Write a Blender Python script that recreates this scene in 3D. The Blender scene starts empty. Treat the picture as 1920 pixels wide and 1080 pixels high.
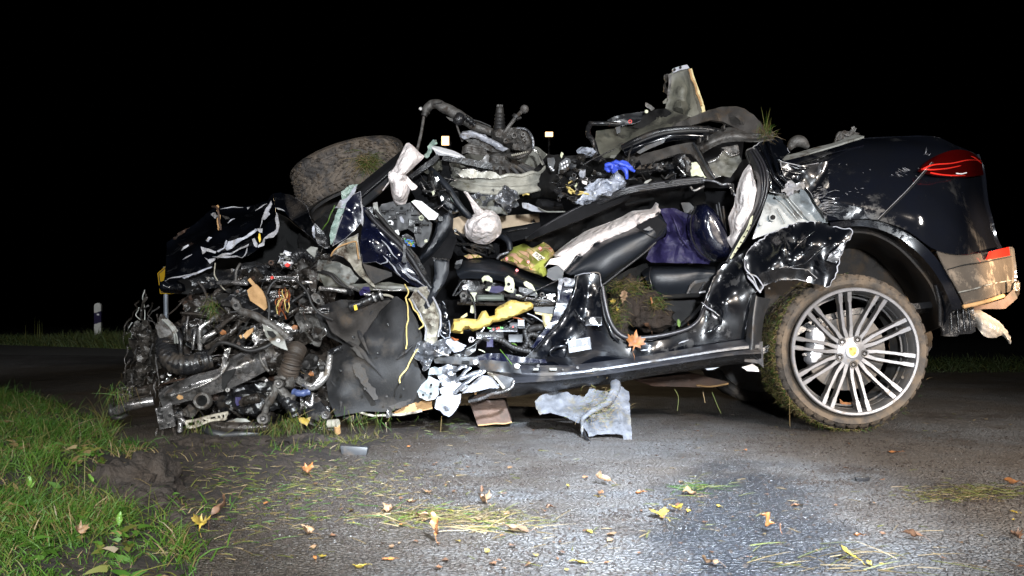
import bpy, bmesh, math, random
from mathutils import Vector, Matrix, Euler, noise
from mathutils.geometry import delaunay_2d_cdt

# ------------------------------------------------------------------ camera, world, lamps
sc = bpy.context.scene
COL = sc.collection
F, H, HY = 1600.0, 0.54, 602.0
cam = bpy.data.objects.new('camera', bpy.data.cameras.new('camera'))
COL.objects.link(cam); sc.camera = cam
cam.location = (0, 0, H); cam.rotation_euler = (math.radians(90), 0, 0)
cam.data.lens = 30; cam.data.sensor_width = 36; cam.data.shift_y = 62 / 1920
cam.data.clip_start = .05; cam.data.clip_end = 600
w = bpy.data.worlds.new('World'); sc.world = w; w.use_nodes = True
nt = w.node_tree; bg = nt.nodes['Background']
sky = nt.nodes.new('ShaderNodeTexSky'); sky.sky_type = 'NISHITA'; sky.sun_disc = False
sky.sun_elevation = math.radians(-8); sky.sun_rotation = math.radians(20)
nt.links.new(sky.outputs[0], bg.inputs[0]); bg.inputs[1].default_value = .002
sc.view_settings.view_transform = 'Standard'; sc.view_settings.look = 'None'
sc.view_settings.exposure = 0; sc.view_settings.gamma = 1
sc.cycles.use_denoising = True; sc.cycles.max_bounces = 6
sc.cycles.sample_clamp_indirect = 4

def lamp(name, loc, target, power, color, size, spot=None, blend=.6):
    d = bpy.data.lights.new(name, 'SPOT')
    d.energy = power; d.color = color; d.shadow_soft_size = size
    d.spot_size = math.radians(spot or 100); d.spot_blend = blend
    o = bpy.data.objects.new(name, d); COL.objects.link(o); o.location = loc
    o.rotation_euler = (Vector(target) - Vector(loc)).to_track_quat('-Z', 'Y').to_euler()
# the crew's flood lamps behind and beside the photographer, plus added fill lamps
lamp('flood_lamp_cool', (.40, -1.2, 1.05), (.1, 4.2, .9), 1350, (.90, .95, 1), .09, 86, .8)
lamp('fill_lamp_left', (-3.6, -.6, 2.3), (-1.3, 4.4, .7), 520, (.97, .97, 1), .22, 56)  # added fill lamp, lifts the crushed front
lamp('flood_lamp_right', (4.2, -.4, 2.6), (1.2, 4.4, .6), 800, (1, .93, .86), .30, 62)
lamp('fill_lamp_high', (.9, -1.0, 4.3), (.3, 5.0, 1.1), 420, (.93, .96, 1), .22, 50)  # added fill from above, spreads highlights over the wreck
lamp('flood_lamp_road', (.70, -.5, 2.2), (.24, 2.75, 0), 7600, (.72, .84, 1), .07, 35, 1)
lamp('flood_lamp_road_warm', (2.3, -.5, 2.1), (1.6, 3.3, 0), 1250, (1, .88, .76), .08, 46, 1)
lamp('fill_lamp_verge', (-.5, -1.6, 1.6), (-.9, 2.0, 0), 1150, (.97, 1, .92), .07, 34, 1)  # added lamp, brightens the grass of the verge
lamp('vehicle_headlamp', (3.9, 1.9, .75), (2.50, 4.3, .80), 2800, (1, .70, .43), .09, 15)
lamp('fill_lamp_far', (-3.4, -1.2, 2.4), (-9.6, 20, .4), 5000, (.95, .97, 1), .10, 26, 1)  # added narrow beam, brightens the distant delineator post

# ------------------------------------------------------------------ helpers
ZM = dict(A=(200,340,440/1828), B=(200,560,440/1584), C=(520,180,340/1669), D=(560,380,340/1412),
          E=(560,560,440/1828), F=(780,180,340/1669), G=(1060,110,440/1639), H=(820,360,340/1412),
          I=(1000,380,440/1398), J=(1300,220,320/1016), K=(1560,220,360/884), L=(1400,480,380/1173),
          M=(820,640,620/1920), N=(0,480,320/1440), O=(0,720,1/3), P=(640,820,1/3), Q=(1280,740,1/3),
          R=(980,280,340/1836), S=(820,480,280/1260), T=(1120,500,240/1440), X=(0,0,1))
def T(z, u, v):
    x0, y0, k = ZM[z]; return x0 + u * k, y0 + v * k
def P(px, py, Y):
    return Vector(((px - 960) / F * Y, Y, H + (HY - py) / F * Y))
def G(px, py, z=0):
    Y = (H - z) * F / (py - HY); return Vector(((px - 960) / F * Y, Y, z))
def W(z, p, Y):
    a, b = T(z, p[0], p[1]); return P(a, b, p[2] if len(p) > 2 else Y)

def wrinkle(amp, ax, along=7, across=38, seed=0):
    ax = Vector(ax).normalized(); pr = Vector((-ax.z, 0, ax.x))
    def fn(p):
        u = p.dot(ax); v = p.dot(pr); w_ = noise.noise(Vector((u*6, v*6, seed)))
        a = 1 - 2*abs(noise.noise(Vector((u*along, v*across + 2.2*w_, seed + 3))))
        b = 1 - 2*abs(noise.noise(Vector((u*along*2.6 + w_*2, v*across*.55, seed + 9))))
        return p + Vector((0, -amp*(a + .7*b), 0))
    return fn
def crum1(p, s):
    a = s * 1.7; u = p[0]*math.cos(a) + p[2]*math.sin(a); v_ = -p[0]*math.sin(a) + p[2]*math.cos(a)
    q = Vector((u * .38 + s * 7.3, p[1] * .6 + s * 3.1, v_ * 1.25 - s * 5.7))
    return abs(noise.noise(q)) + .16 * abs(noise.noise(q * 2.3)) - .3
def crum(p, s):
    q = Vector((p[0] + s * 7.3, p[1] + s * 3.1, p[2] - s * 5.7))
    return abs(noise.noise(q)) + .5 * abs(noise.noise(q * 2.1)) + .22 * abs(noise.noise(q * 4.3)) - .45

ROOT = {}
def mk(name, vs, fs, mats, par=None, smooth=True, sharp=40, mi=None, base=False, tag=None, recalc=True):
    me = bpy.data.meshes.new(name)
    off = Vector((0, 0, 0))
    if par is not None:
        r = par
        while r.parent: r = r.parent
        off = r.location.copy()
    else:
        xs = [v[0] for v in vs]; ys = [v[1] for v in vs]; zs = [v[2] for v in vs]
        off = Vector(((min(xs) + max(xs)) / 2, (min(ys) + max(ys)) / 2, min(zs)))
    me.from_pydata([(v[0] - off[0], v[1] - off[1], v[2] - off[2]) for v in vs], [], fs)
    if not isinstance(mats, (list, tuple)): mats = [mats]
    for m in mats: me.materials.append(m)
    if mi: me.polygons.foreach_set('material_index', mi)
    me.update()
    if recalc:
        bm = bmesh.new(); bm.from_mesh(me); bmesh.ops.recalc_face_normals(bm, faces=bm.faces); bm.to_mesh(me); bm.free()
    me.polygons.foreach_set('use_smooth', [smooth] * len(me.polygons))
    if smooth and sharp: me.set_sharp_from_angle(angle=math.radians(sharp))
    o = bpy.data.objects.new(name, me); COL.objects.link(o)
    if par is not None: o.parent = par
    else: o.location = off
    if tag: settag(o, *tag)
    return o
def settag(o, label=None, cat=None, group=None, kind=None):
    if label: o['label'] = label
    if cat: o['category'] = cat
    if group: o['group'] = group
    if kind: o['kind'] = kind
    return o
def empty(name, loc, label=None, cat=None, group=None, par=None):
    o = bpy.data.objects.new(name, None); COL.objects.link(o); o.empty_display_size = .1
    if par is None: o.location = loc
    else: o.parent = par
    return settag(o, label, cat, group)
def structure(o): o['kind'] = 'structure'; return o

def cr(pts, n):
    """Catmull-Rom through a list of Vectors"""
    if len(pts) < 3: return [pts[0].lerp(pts[-1], i / n) for i in range(n + 1)]
    q = [pts[0] * 2 - pts[1]] + list(pts) + [pts[-1] * 2 - pts[-2]]
    out = []
    for i in range(1, len(q) - 2):
        a, b, c, d = q[i-1:i+3]
        for k in range(n):
            t = k / n
            out.append(.5 * ((2*b) + (c-a)*t + (2*a-5*b+4*c-d)*t*t + (3*b-a-3*c+d)*t**3))
    out.append(pts[-1].copy()); return out

def tube_geo(P3, rad, seg=8, bel=0, bamp=.25, flat=1, caps=True, rng=None):
    """rad: number or function of t"""
    n = len(P3); vs = []; fs = []
    up = Vector((.13, .4, .9)).normalized()
    L = [0]
    for i in range(1, n): L.append(L[-1] + (P3[i] - P3[i-1]).length)
    tot = max(L[-1], 1e-6); prev = None
    for i, p in enumerate(P3):
        d = (P3[min(i+1, n-1)] - P3[max(i-1, 0)])
        if d.length < 1e-7: d = Vector((1, 0, 0))
        d.normalize()
        a = (up if prev is None else prev); a = a - d * a.dot(d)
        if a.length < 1e-4: a = d.orthogonal()
        a.normalize(); prev = a; b = d.cross(a)
        t = L[i] / tot
        r = rad(t) if callable(rad) else rad
        if bel: r *= 1 + bamp * math.cos(t * bel * 2 * math.pi)
        for k in range(seg):
            an = 2 * math.pi * k / seg
            vs.append(p + a * (r * math.cos(an)) + b * (r * flat * math.sin(an)))
    for i in range(n - 1):
        for k in range(seg):
            k2 = (k + 1) % seg
            fs.append((i*seg+k, i*seg+k2, (i+1)*seg+k2, (i+1)*seg+k))
    if caps:
        fs.append(tuple(range(seg))[::-1]); fs.append(tuple((n-1)*seg + k for k in range(seg)))
    return vs, fs
def join(*geos):
    V = []; Fc = []
    for vs, fs in geos:
        o = len(V); V += list(vs); Fc += [tuple(i + o for i in f) for f in fs]
    return V, Fc
def tube(name, z, pts, r, mat, par, Y=4.1, seg=8, n=6, bel=0, bamp=.25, flat=1, wob=0, tag=None):
    P3 = [W(z, p, Y) for p in pts]
    if bel: n = max(n, int(bel * 5 / max(1, len(pts) - 1)))
    c = cr(P3, n)
    if wob: c = [p + noise.noise_vector(p * 25) * wob for p in c]
    vs, fs = tube_geo(c, r, seg, bel, bamp, flat)
    return mk(name, vs, fs, mat, par, sharp=50, tag=tag)

def inside(x, y, poly):
    c = False; j = len(poly) - 1
    for i in range(len(poly)):
        xi, yi = poly[i][0], poly[i][1]; xj, yj = poly[j][0], poly[j][1]
        if (yi > y) != (yj > y) and x < (xj - xi) * (y - yi) / (yj - yi) + xi: c = not c
        j = i
    return c
def sdist(x, y, segs):
    m = 1e9
    for ax, ay, bx, by in segs:
        dx, dy = bx - ax, by - ay; l = dx*dx + dy*dy or 1e-9
        t = max(0, min(1, ((x-ax)*dx + (y-ay)*dy) / l))
        d = (ax + t*dx - x)**2 + (ay + t*dy - y)**2
        if d < m: m = d
    return math.sqrt(m)
SEED = [0]; SOFT = ('black_paint', 'black_paint_blue_sheen', 'dark_leather', 'dusty_black_paint')
def sheet(name, z, pts, mat, par=None, Y=4.1, amp=.008, fr=9, res=8, th=.004, bulge=0, jag=0, edge=None,
          er=.0022, hints=(), sharp=38, tag=None, bw=None, smooth=True, seed=None, wave=None, soft=None):
    """a torn or shaped sheet with its own depth: outline and depth hints in picture units, real size in metres"""
    SEED[0] += 1; s = SEED[0] if seed is None else seed
    rng = random.Random(s * 17 + 3)
    ctl = []
    for p in list(pts) + list(hints):
        a, b = T(z, p[0], p[1]); ctl.append((a, b, p[2] if len(p) > 2 else Y))
    out = ctl[:len(pts)]
    loop = []
    for i in range(len(out)):
        a = out[i]; b = out[(i+1) % len(out)]
        L = math.hypot(b[0]-a[0], b[1]-a[1]); m = max(1, round(L / res))
        loop.append((a[0], a[1]))
        for k in range(1, m):
            t = k / m; nx, ny = (b[1]-a[1]) / (L or 1), -(b[0]-a[0]) / (L or 1); j = rng.uniform(-jag, jag)
            loop.append((a[0] + (b[0]-a[0])*t + nx*j, a[1] + (b[1]-a[1])*t + ny*j))
    segs = [(*loop[i], *loop[(i+1) % len(loop)]) for i in range(len(loop))]
    xs = [p[0] for p in loop]; ys = [p[1] for p in loop]
    inner = []
    y = min(ys) + res * .5; row = 0
    while y < max(ys):
        x = min(xs) + (res * .5 if row % 2 else 0)
        while x < max(xs):
            qx, qy = x + rng.uniform(-.25, .25)*res, y + rng.uniform(-.25, .25)*res
            if inside(qx, qy, loop) and sdist(qx, qy, segs) > res * .45: inner.append((qx, qy))
            x += res
        y += res * .87; row += 1
    n0 = len(loop)
    v2 = [Vector(p) for p in loop + inner]
    r = delaunay_2d_cdt(v2, [], [list(range(n0))], 1, 1e-4)
    V2, tris = r[0], r[2]
    reg = 260 if (mat.name in SOFT or mat.name == 'grey_felt') else 30
    ds = [sdist(v.x, v.y, segs) for v in V2] if bulge else None
    D = (bw or max(ds)) if bulge else 1
    front = []; ybk = []
    for i, v in enumerate(V2):
        sw = sy = 0
        for a, b, yy in ctl:
            d2 = (v.x-a)**2 + (v.y-b)**2 + reg; wt = 1 / d2**1.6; sw += wt; sy += wt * yy
        Yv = sy / sw
        p = P(v.x, v.y, Yv); ybk.append(Yv + th)
        if bulge:
            t = min(ds[i] / D, 1); Yb = bulge * math.sqrt(max(0, 1 - (1-t)**2)); p.y -= Yb
        if amp:
            c = (crum1 if (soft if soft is not None else mat.name in SOFT) else crum)(p * fr, s); p.y += c * amp * (1.5 if mat.name in SOFT else 2)
            if mat.name not in SOFT: p += noise.noise_vector(p * fr * 1.7) * amp * .35
        if wave: p.y += wave(v.x, v.y)
        front.append(p)
    N = len(front)
    back = [p + Vector((0, th, 0)) for p in front]
    if th > .02: back = [Vector((p.x, max(p.y + .01, ybk[i]), p.z)) for i, p in enumerate(front)]
    cnt = {}
    for t in tris:
        for k in range(len(t)):
            e = (t[k], t[(k+1) % len(t)]); cnt[e] = 1
    rim = [e for e in cnt if (e[1], e[0]) not in cnt]
    fs = [tuple(t) for t in tris] + [tuple(i + N for i in reversed(t)) for t in tris]
    fs += [(a, a+N, b+N, b) for a, b in rim]
    mi = [0] * len(fs)
    vs = front + back; mats = [mat]
    if edge:
        mats.append(edge)
        for a, b in rim:
            if noise.noise(front[a] * 5 + Vector((s, 0, 0))) < -.05: continue
            q = er * (.3 + 1.5 * abs(noise.noise(front[a] * 8)))
            g = tube_geo([front[a] - Vector((0, q*.6, 0)), front[b] - Vector((0, q*.6, 0))], q, 5)
            o = len(vs); vs += g[0]; fs += [tuple(i + o for i in f) for f in g[1]]; mi += [1] * len(g[1])
    return mk(name, vs, fs, mats, par, smooth, sharp, mi, tag=tag)

def surf_geo(rows, n=4, amp=0, fr=5, seed=0, th=.004, fn=None):
    """smooth surface through a grid of world points"""
    R1 = [cr(r, n) for r in rows]
    cols = [cr([r[j] for r in R1], n) for j in range(len(R1[0]))]
    nj = len(cols); ni = len(cols[0]); vs = []
    for i in range(ni):
        for j in range(nj):
            p = cols[j][i].copy()
            if amp: p.y += crum(p * fr, seed) * amp
            if fn: p = fn(p)
            vs.append(p)
    fs = [(i*nj+j, i*nj+j+1, (i+1)*nj+j+1, (i+1)*nj+j) for i in range(ni-1) for j in range(nj-1)]
    if th:
        N = len(vs); nr = [Vector((0,0,0)) for _ in vs]
        for f in fs:
            q = (vs[f[2]] - vs[f[0]]).cross(vs[f[3]] - vs[f[1]])
            for i in f: nr[i] += q
        for i in nr:
            if i.length > 0: i.normalize()
        sg = -1 if sum(a.y for a in nr) > 0 else 1
        vs += [vs[i] - nr[i] * th * sg for i in range(N)]
        fs += [tuple(i+N for i in reversed(f)) for f in fs]
        for j in range(nj-1):
            fs += [(j, j+N, j+1+N, j+1), ((ni-1)*nj+j, (ni-1)*nj+j+1, (ni-1)*nj+j+1+N, (ni-1)*nj+j+N)]
        for i in range(ni-1):
            fs += [(i*nj, (i+1)*nj, (i+1)*nj+N, i*nj+N), (i*nj+nj-1, i*nj+nj-1+N, (i+1)*nj+nj-1+N, (i+1)*nj+nj-1)]
    return vs, fs
def surf(name, z, rows, mat, par, n=4, amp=0, fr=5, th=.004, seed=0, sharp=50, tag=None, Y=4.1, fn=None):
    vs, fs = surf_geo([[W(z, p, Y) for p in r] for r in rows], n, amp, fr, seed, th, fn)
    return mk(name, vs, fs, mat, par, sharp=sharp, tag=tag)

def lathe_geo(prof, seg=24, M=None, arc=None):
    """prof: (radius, height) along local z"""
    vs = []; fs = []; m = len(prof)
    for k in range(seg):
        a = 2 * math.pi * k / seg
        for r, h in prof: vs.append(Vector((r*math.cos(a), r*math.sin(a), h)))
    for k in range(seg):
        k2 = (k+1) % seg
        for i in range(m-1): fs.append((k*m+i, k2*m+i, k2*m+i+1, k*m+i+1))
    if prof[0][0] > 1e-5: fs.append(tuple(k*m for k in range(seg))[::-1])
    if prof[-1][0] > 1e-5: fs.append(tuple(k*m+m-1 for k in range(seg)))
    if M: vs = [M @ v for v in vs]
    return vs, fs
def ring_geo(prof, seg=48, M=None):
    """closed profile"""
    vs = []; fs = []; m = len(prof)
    for k in range(seg):
        a = 2 * math.pi * k / seg
        for r, h in prof: vs.append(Vector((r*math.cos(a), r*math.sin(a), h)))
    for k in range(seg):
        k2 = (k+1) % seg
        for i in range(m): fs.append((k*m+i, k2*m+i, k2*m+(i+1)%m, k*m+(i+1)%m))
    if M: vs = [M @ v for v in vs]
    return vs, fs
def box_geo(a, b, bev=.0, M=None):
    bm = bmesh.new(); bmesh.ops.create_cube(bm, size=1)
    for v in bm.verts:
        v.co = Vector([(a[i]+b[i])/2 + v.co[i]*(b[i]-a[i]) for i in range(3)])
    if bev: bmesh.ops.bevel(bm, geom=list(bm.edges), offset=bev, segments=2, affect='EDGES', profile=.6)
    vs = [(M @ v.co if M else v.co.copy()) for v in bm.verts]; bm.verts.index_update()
    fs = [tuple(v.index for v in f.verts) for f in bm.faces]; bm.free(); return vs, fs

# ------------------------------------------------------------------ materials
def material(name, c1, c2=None, rough=.5, r2=None, metal=0, vs=6, bump=0, bs=30, spec=.5, coat=0, dirt=None, dl=.5, ds=7,
             contrast=.15, crease=0, cs=18, emit=None, es=0, alpha=None, trans=0, sheen=0, bump2=0, b2s=4, detail=6):
    m = bpy.data.materials.new(name); m.use_nodes = True; t = m.node_tree; N = t.nodes; L = t.links
    b = N['Principled BSDF']; g = N.new('ShaderNodeNewGeometry')
    def nz(scale, det=detail, ro=.6):
        x = N.new('ShaderNodeTexNoise'); x.inputs['Scale'].default_value = scale
        x.inputs['Detail'].default_value = det; x.inputs['Roughness'].default_value = ro
        L.new(g.outputs['Position'], x.inputs['Vector']); return x
    def ramp(src, lo, hi):
        x = N.new('ShaderNodeMapRange'); x.inputs[1].default_value = lo; x.inputs[2].default_value = hi
        L.new(src, x.inputs[0]); return x.outputs[0]
    def mix(fac, a, bb):
        x = N.new('ShaderNodeMix'); x.data_type = 'RGBA'; L.new(fac, x.inputs[0])
        for k, q in ((6, a), (7, bb)):
            if isinstance(q, tuple): x.inputs[k].default_value = (*q, 1)
            else: L.new(q, x.inputs[k])
        return x.outputs[2]
    b.inputs['Base Color'].default_value = (*c1, 1); b.inputs['Roughness'].default_value = rough
    b.inputs['Metallic'].default_value = metal; b.inputs['Specular IOR Level'].default_value = spec
    b.inputs['Coat Weight'].default_value = coat; b.inputs['Coat Roughness'].default_value = .085 if name in ('black_paint', 'black_paint_blue_sheen') else .05
    col = None
    if c2:
        f = ramp(nz(vs).outputs[0], .5 - contrast, .5 + contrast); col = mix(f, c1, c2)
        if r2 is not None:
            q = N.new('ShaderNodeMapRange'); L.new(f, q.inputs[0]); q.inputs[3].default_value = rough; q.inputs[4].default_value = r2
            L.new(q.outputs[0], b.inputs['Roughness'])
    if dirt:
        f = ramp(nz(ds, 9, .68).outputs[0], .62 - dl * .3, .72 - dl * .25)
        col = mix(f, col if col else c1, dirt)
        q = N.new('ShaderNodeMix'); q.data_type = 'FLOAT'; L.new(f, q.inputs[0]); q.inputs[2].default_value = rough; q.inputs[3].default_value = .85
        L.new(q.outputs[0], b.inputs['Roughness'])
        if metal:
            q = N.new('ShaderNodeMix'); q.data_type = 'FLOAT'; L.new(f, q.inputs[0]); q.inputs[2].default_value = metal; q.inputs[3].default_value = 0
            L.new(q.outputs[0], b.inputs['Metallic'])
    if col: L.new(col, b.inputs['Base Color'])
    prev = None
    for amt, scl in ((bump2, b2s), (bump, bs)):
        if amt:
            x = N.new('ShaderNodeBump'); x.inputs['Strength'].default_value = 1; x.inputs['Distance'].default_value = amt
            L.new(nz(scl, 1.3 if amt is bump2 else 5).outputs[0], x.inputs['Height'])
            if prev: L.new(prev, x.inputs['Normal'])
            prev = x.outputs[0]
    if crease:
        wp = N.new('ShaderNodeVectorMath'); wp.operation = 'ADD'; nn = nz(9, 3); L.new(g.outputs['Position'], wp.inputs[0])
        sc_ = N.new('ShaderNodeVectorMath'); sc_.operation = 'SCALE'; sc_.inputs['Scale'].default_value = .09; L.new(nn.outputs['Color'], sc_.inputs[0]); L.new(sc_.outputs[0], wp.inputs[1])
        vv = N.new('ShaderNodeTexVoronoi'); vv.feature = 'DISTANCE_TO_EDGE'; vv.inputs['Scale'].default_value = cs; L.new(wp.outputs[0], vv.inputs['Vector'])
        mm = N.new('ShaderNodeMapRange'); mm.inputs[1].default_value = 0; mm.inputs[2].default_value = .35; L.new(vv.outputs['Distance'], mm.inputs[0])
        x = N.new('ShaderNodeBump'); x.inputs['Strength'].default_value = 1; x.inputs['Distance'].default_value = crease; L.new(mm.outputs[0], x.inputs['Height'])
        if prev: L.new(prev, x.inputs['Normal'])
        prev = x.outputs[0]
    if prev:
        L.new(prev, b.inputs['Normal'])
        if coat: L.new(prev, b.inputs['Coat Normal'])
    if emit: b.inputs['Emission Color'].default_value = (*emit, 1); b.inputs['Emission Strength'].default_value = es
    if alpha is not None: b.inputs['Alpha'].default_value = alpha
    b.inputs['Transmission Weight'].default_value = trans
    if sheen: b.inputs['Sheen Weight'].default_value = sheen
    return m
MUD = (.055, .038, .024)
paint = material('black_paint', (.002, .0025, .004), rough=.22, coat=.55, spec=.4, dirt=(.02, .02, .021), dl=.12, ds=9, bump2=.0018, b2s=6)
paint_dusty = material('dusty_black_paint', (.004, .005, .009), (.005, .0055, .007), rough=.09, r2=.24, vs=6, coat=.7, contrast=.35, bump2=.006, b2s=3.2, dirt=(.009, .009, .0095), dl=.25, ds=3.5)
paint_blue_sheen = material('black_paint_blue_sheen', (.003, .004, .014), rough=.2, coat=1, bump2=.003, b2s=9, dirt=(.02, .02, .03), dl=.15)  # black paint with its blue reflection put into the base colour
primer = material('torn_edge_primer', (.36, .36, .39), (.16, .15, .14), rough=.45, vs=20, bump=.002, bs=80)
primer_w = material('white_primer', (.38, .39, .43), (.28, .29, .33), rough=.42, vs=9, bump2=.006, b2s=22, dirt=(.14, .12, .1), dl=.3, ds=14)
primer_g = material('grey_primer', (.27, .275, .26), (.16, .16, .14), rough=.5, vs=8, bump2=.005, b2s=15, dirt=MUD, dl=.4, ds=12)
primer_c = material('cream_primer', (.42, .39, .31), (.22, .2, .16), rough=.5, vs=10, bump2=.005, b2s=18, dirt=MUD, dl=.42, ds=14)
khaki = material('khaki_primer', (.13, .126, .098), (.06, .058, .047), rough=.55, vs=5, bump2=.005, b2s=10, dirt=(.02,.018,.014), dl=.35)
inner_grey = material('inner_panel_grey', (.27, .29, .29), (.2, .22, .23), rough=.38, vs=3, coat=.3, bump2=.002, b2s=8, dirt=(.1, .09, .08), dl=.15)
plastic = material('black_plastic', (.008, .008, .009), (.014, .014, .015), rough=.26, r2=.45, vs=14, bump=.0012, bs=120, dirt=(.025, .018, .012), dl=.25, ds=10)
plastic_g = material('grey_plastic', (.026, .027, .030), (.015, .016, .0175), rough=.42, vs=8, bump=.0006, bs=250, dirt=MUD, dl=.22)
sillm = material('sill_trim', (.030, .031, .036), (.016, .016, .019), rough=.33, vs=7, bump=.001, bs=120, dirt=(.06, .052, .045), dl=.4, ds=5)
rubber = material('rubber', (.011, .0105, .011), (.022, .02, .018), rough=.5, vs=9, bump=.0008, bs=120)
seal = material('seal_rubber', (.018, .0175, .02), rough=.34, bump=.0005, bs=90)
tyre_m = material('muddy_tyre', (.075, .062, .05), (.028, .025, .023), rough=.75, vs=9, bump=.0025, bs=90, dirt=(.12, .09, .063), dl=.6, ds=8)
tyre_d = material('dusty_tyre', (.060, .054, .050), (.034, .030, .028), rough=.75, vs=8, bump=.002, bs=110, dirt=(.11, .088, .068), dl=.6, ds=9)
felt = material('grey_felt', (.010, .0098, .011), (.021, .020, .019), rough=.7, vs=3, bump=.002, bs=160, dirt=(.045, .038, .032), dl=.4, ds=5)
felt_b = material('brown_felt', (.024, .02, .018), (.05, .045, .04), rough=.85, vs=5, bump=.003, bs=120, dirt=MUD, dl=.4)
felt_l = material('light_grey_felt', (.055, .058, .066), (.13, .134, .148), rough=.9, vs=16, bump=.006, bs=60, dirt=(.1, .09, .07), dl=.3, ds=12)
oily = material('oily_dark_metal', (.010, .009, .008), (.038, .032, .027), rough=.2, r2=.42, metal=.4, vs=22, bump=.004, bs=60, dirt=(.022, .015, .010), dl=.5, ds=18, coat=.3)
steel = material('dirty_steel', (.38, .37, .37), (.07, .065, .06), rough=.2, r2=.5, metal=.8, vs=14, bump=.003, bs=50, dirt=(.03, .02, .014), dl=.3, ds=13)
silver = material('silver_pipe', (.62, .61, .6), (.4, .38, .36), rough=.25, metal=.9, vs=18, bump=.0015, bs=70, dirt=(.1, .08, .06), dl=.3, ds=20)
castm = material('cast_metal', (.15, .143, .135), (.03, .027, .024), rough=.42, metal=.25, vs=26, contrast=.22, bump=.006, bs=70, dirt=(.03, .022, .016), dl=.45, ds=22)
rust = material('rusty_metal', (.07, .035, .02), (.03, .022, .018), rough=.6, metal=.3, vs=22, bump=.003, bs=80)
foil = material('crumpled_foil', (.30, .31, .33), (.10, .10, .11), rough=.3, metal=.7, vs=18, bump2=.012, b2s=28, bump=.004, bs=80)
leather = material('dark_leather', (.010, .0125, .017), (.015, .0175, .023), rough=.4, vs=4, bump=.0006, bs=350, bump2=.003, b2s=9, spec=.5)
fabric = material('black_fabric', (.004, .004, .005), (.008, .008, .009), spec=.2, rough=.85, vs=8, bump=.001, bs=200)
felt_dark = material('roof_lining', (.005, .005, .0055), (.009, .0085, .008), spec=.2, rough=.8, vs=10, bump=.0015, bs=150)
airbag = material('airbag_cloth', (.80, .71, .68), (.86, .80, .78), rough=.72, vs=6, bump=.0006, bs=500, bump2=.004, b2s=30, crease=.006, cs=15, sheen=.1, dirt=(.45, .3, .22), dl=.02, ds=9)
purple = material('purple_cloth', (.020, .015, .075), (.011, .008, .042), rough=.6, vs=6, bump=.0006, bs=400, bump2=.004, b2s=13, crease=.010, cs=8)
foam = material('yellow_foam', (.62, .47, .13), (.5, .34, .07), rough=.65, vs=14, bump=.003, bs=90, dirt=(.25, .17, .06), dl=.25, ds=20)
foam_c = material('cream_foam', (.66, .56, .3), (.5, .42, .22), rough=.7, vs=14, bump=.003, bs=90)
palegreen = material('pale_plastic', (.62, .64, .46), (.45, .46, .33), rough=.45, vs=12)
white = material('white_plastic', (.82, .82, .84), (.7, .7, .72), rough=.4, vs=8)
beige = material('beige_board', (.55, .43, .3), (.45, .34, .23), rough=.7, vs=8, bump=.001, bs=100)
tan = material('torn_cardboard', (.42, .25, .11), (.3, .17, .07), rough=.75, vs=12, bump=.003, bs=60)
wood = material('brown_wood', (.10, .055, .035), (.055, .03, .02), rough=.7, vs=9, bump=.003, bs=60, dirt=(.05, .04, .03), dl=.4)
wood_r = material('red_brown_wood', (.10, .045, .022), (.05, .025, .014), rough=.65, vs=8, bump=.002, bs=60)
yellow = material('yellow_plastic', (.75, .48, .02), rough=.4)
ywire = material('yellow_wire', (.62, .48, .17), (.5, .38, .12), rough=.5, vs=30)
orange = material('orange_wire', (.30, .08, .02), (.09, .03, .015), rough=.5, vs=30)
red_p = material('red_plastic', (.6, .03, .02), rough=.35)
blue_f = material('blue_plastic', (.05, .2, .6), rough=.35)
green_f = material('green_plastic', (.15, .5, .12), rough=.35)
glove_m = material('blue_nitrile', (.05, .10, .62), (.035, .07, .5), rough=.4, vs=15, bump2=.006, b2s=30)
bag_m = material('clear_plastic_film', (.62, .66, .76), rough=.12, bump2=.02, b2s=28, alpha=.5, spec=.8)
glass_t = material('shattered_glass', (.3, .42, .36), (.5, .6, .54), rough=.2, vs=60, bump=.008, bs=120, alpha=.75)
alloy = material('machined_alloy', (.27, .27, .285), (.20, .195, .20), rough=.46, metal=.55, vs=10, bump=.0004, bs=200, dirt=(.25, .21, .17), dl=.08, ds=16)
alloy_d = material('painted_alloy', (.15, .147, .15), (.10, .095, .09), rough=.4, metal=.5, vs=9, dirt=(.08, .065, .05), dl=.4, ds=16)
rimring = material('scraped_rim', (.50, .49, .43), (.28, .27, .23), rough=.36, metal=.15, vs=12, bump=.0015, bs=60, dirt=(.16, .145, .1), dl=.2, ds=16)
caliper_m = material('silver_caliper', (.5, .5, .52), rough=.35, metal=.4)
disc_m = material('brake_disc', (.20, .18, .165), (.10, .09, .08), rough=.45, metal=.7, vs=10)
lens_r = material('red_lens', (.12, .002, .002), (.22, .005, .004), rough=.08, vs=5, coat=1, spec=.7)
lens_rb = material('bright_red_lens', (.7, .03, .02), rough=.12, coat=1)
lens_d = material('dark_red_lens', (.04, .001, .001), rough=.07, coat=1, spec=.7)
bumper_m = material('dusty_bumper_paint', (.09, .08, .072), (.26, .22, .18), rough=.16, metal=.5, r2=.26, vs=5, coat=.4, contrast=.35, dirt=(.2, .16, .12), dl=.3, ds=9)
mesh_m = material('exhaust_sleeve', (.5, .47, .43), (.33, .3, .26), rough=.4, metal=.4, vs=30, bump=.002, bs=80)
leaf_o = material('orange_leaf', (.30, .11, .025), (.12, .05, .02), rough=.6, vs=35, bump=.001, bs=120)
leaf_b = material('brown_leaf', (.13, .06, .028), (.06, .032, .018), rough=.6, vs=35, bump=.001, bs=120)
leaf_t = material('tan_leaf', (.22, .125, .06), (.10, .06, .034), rough=.6, vs=35, bump=.001, bs=120)
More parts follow.
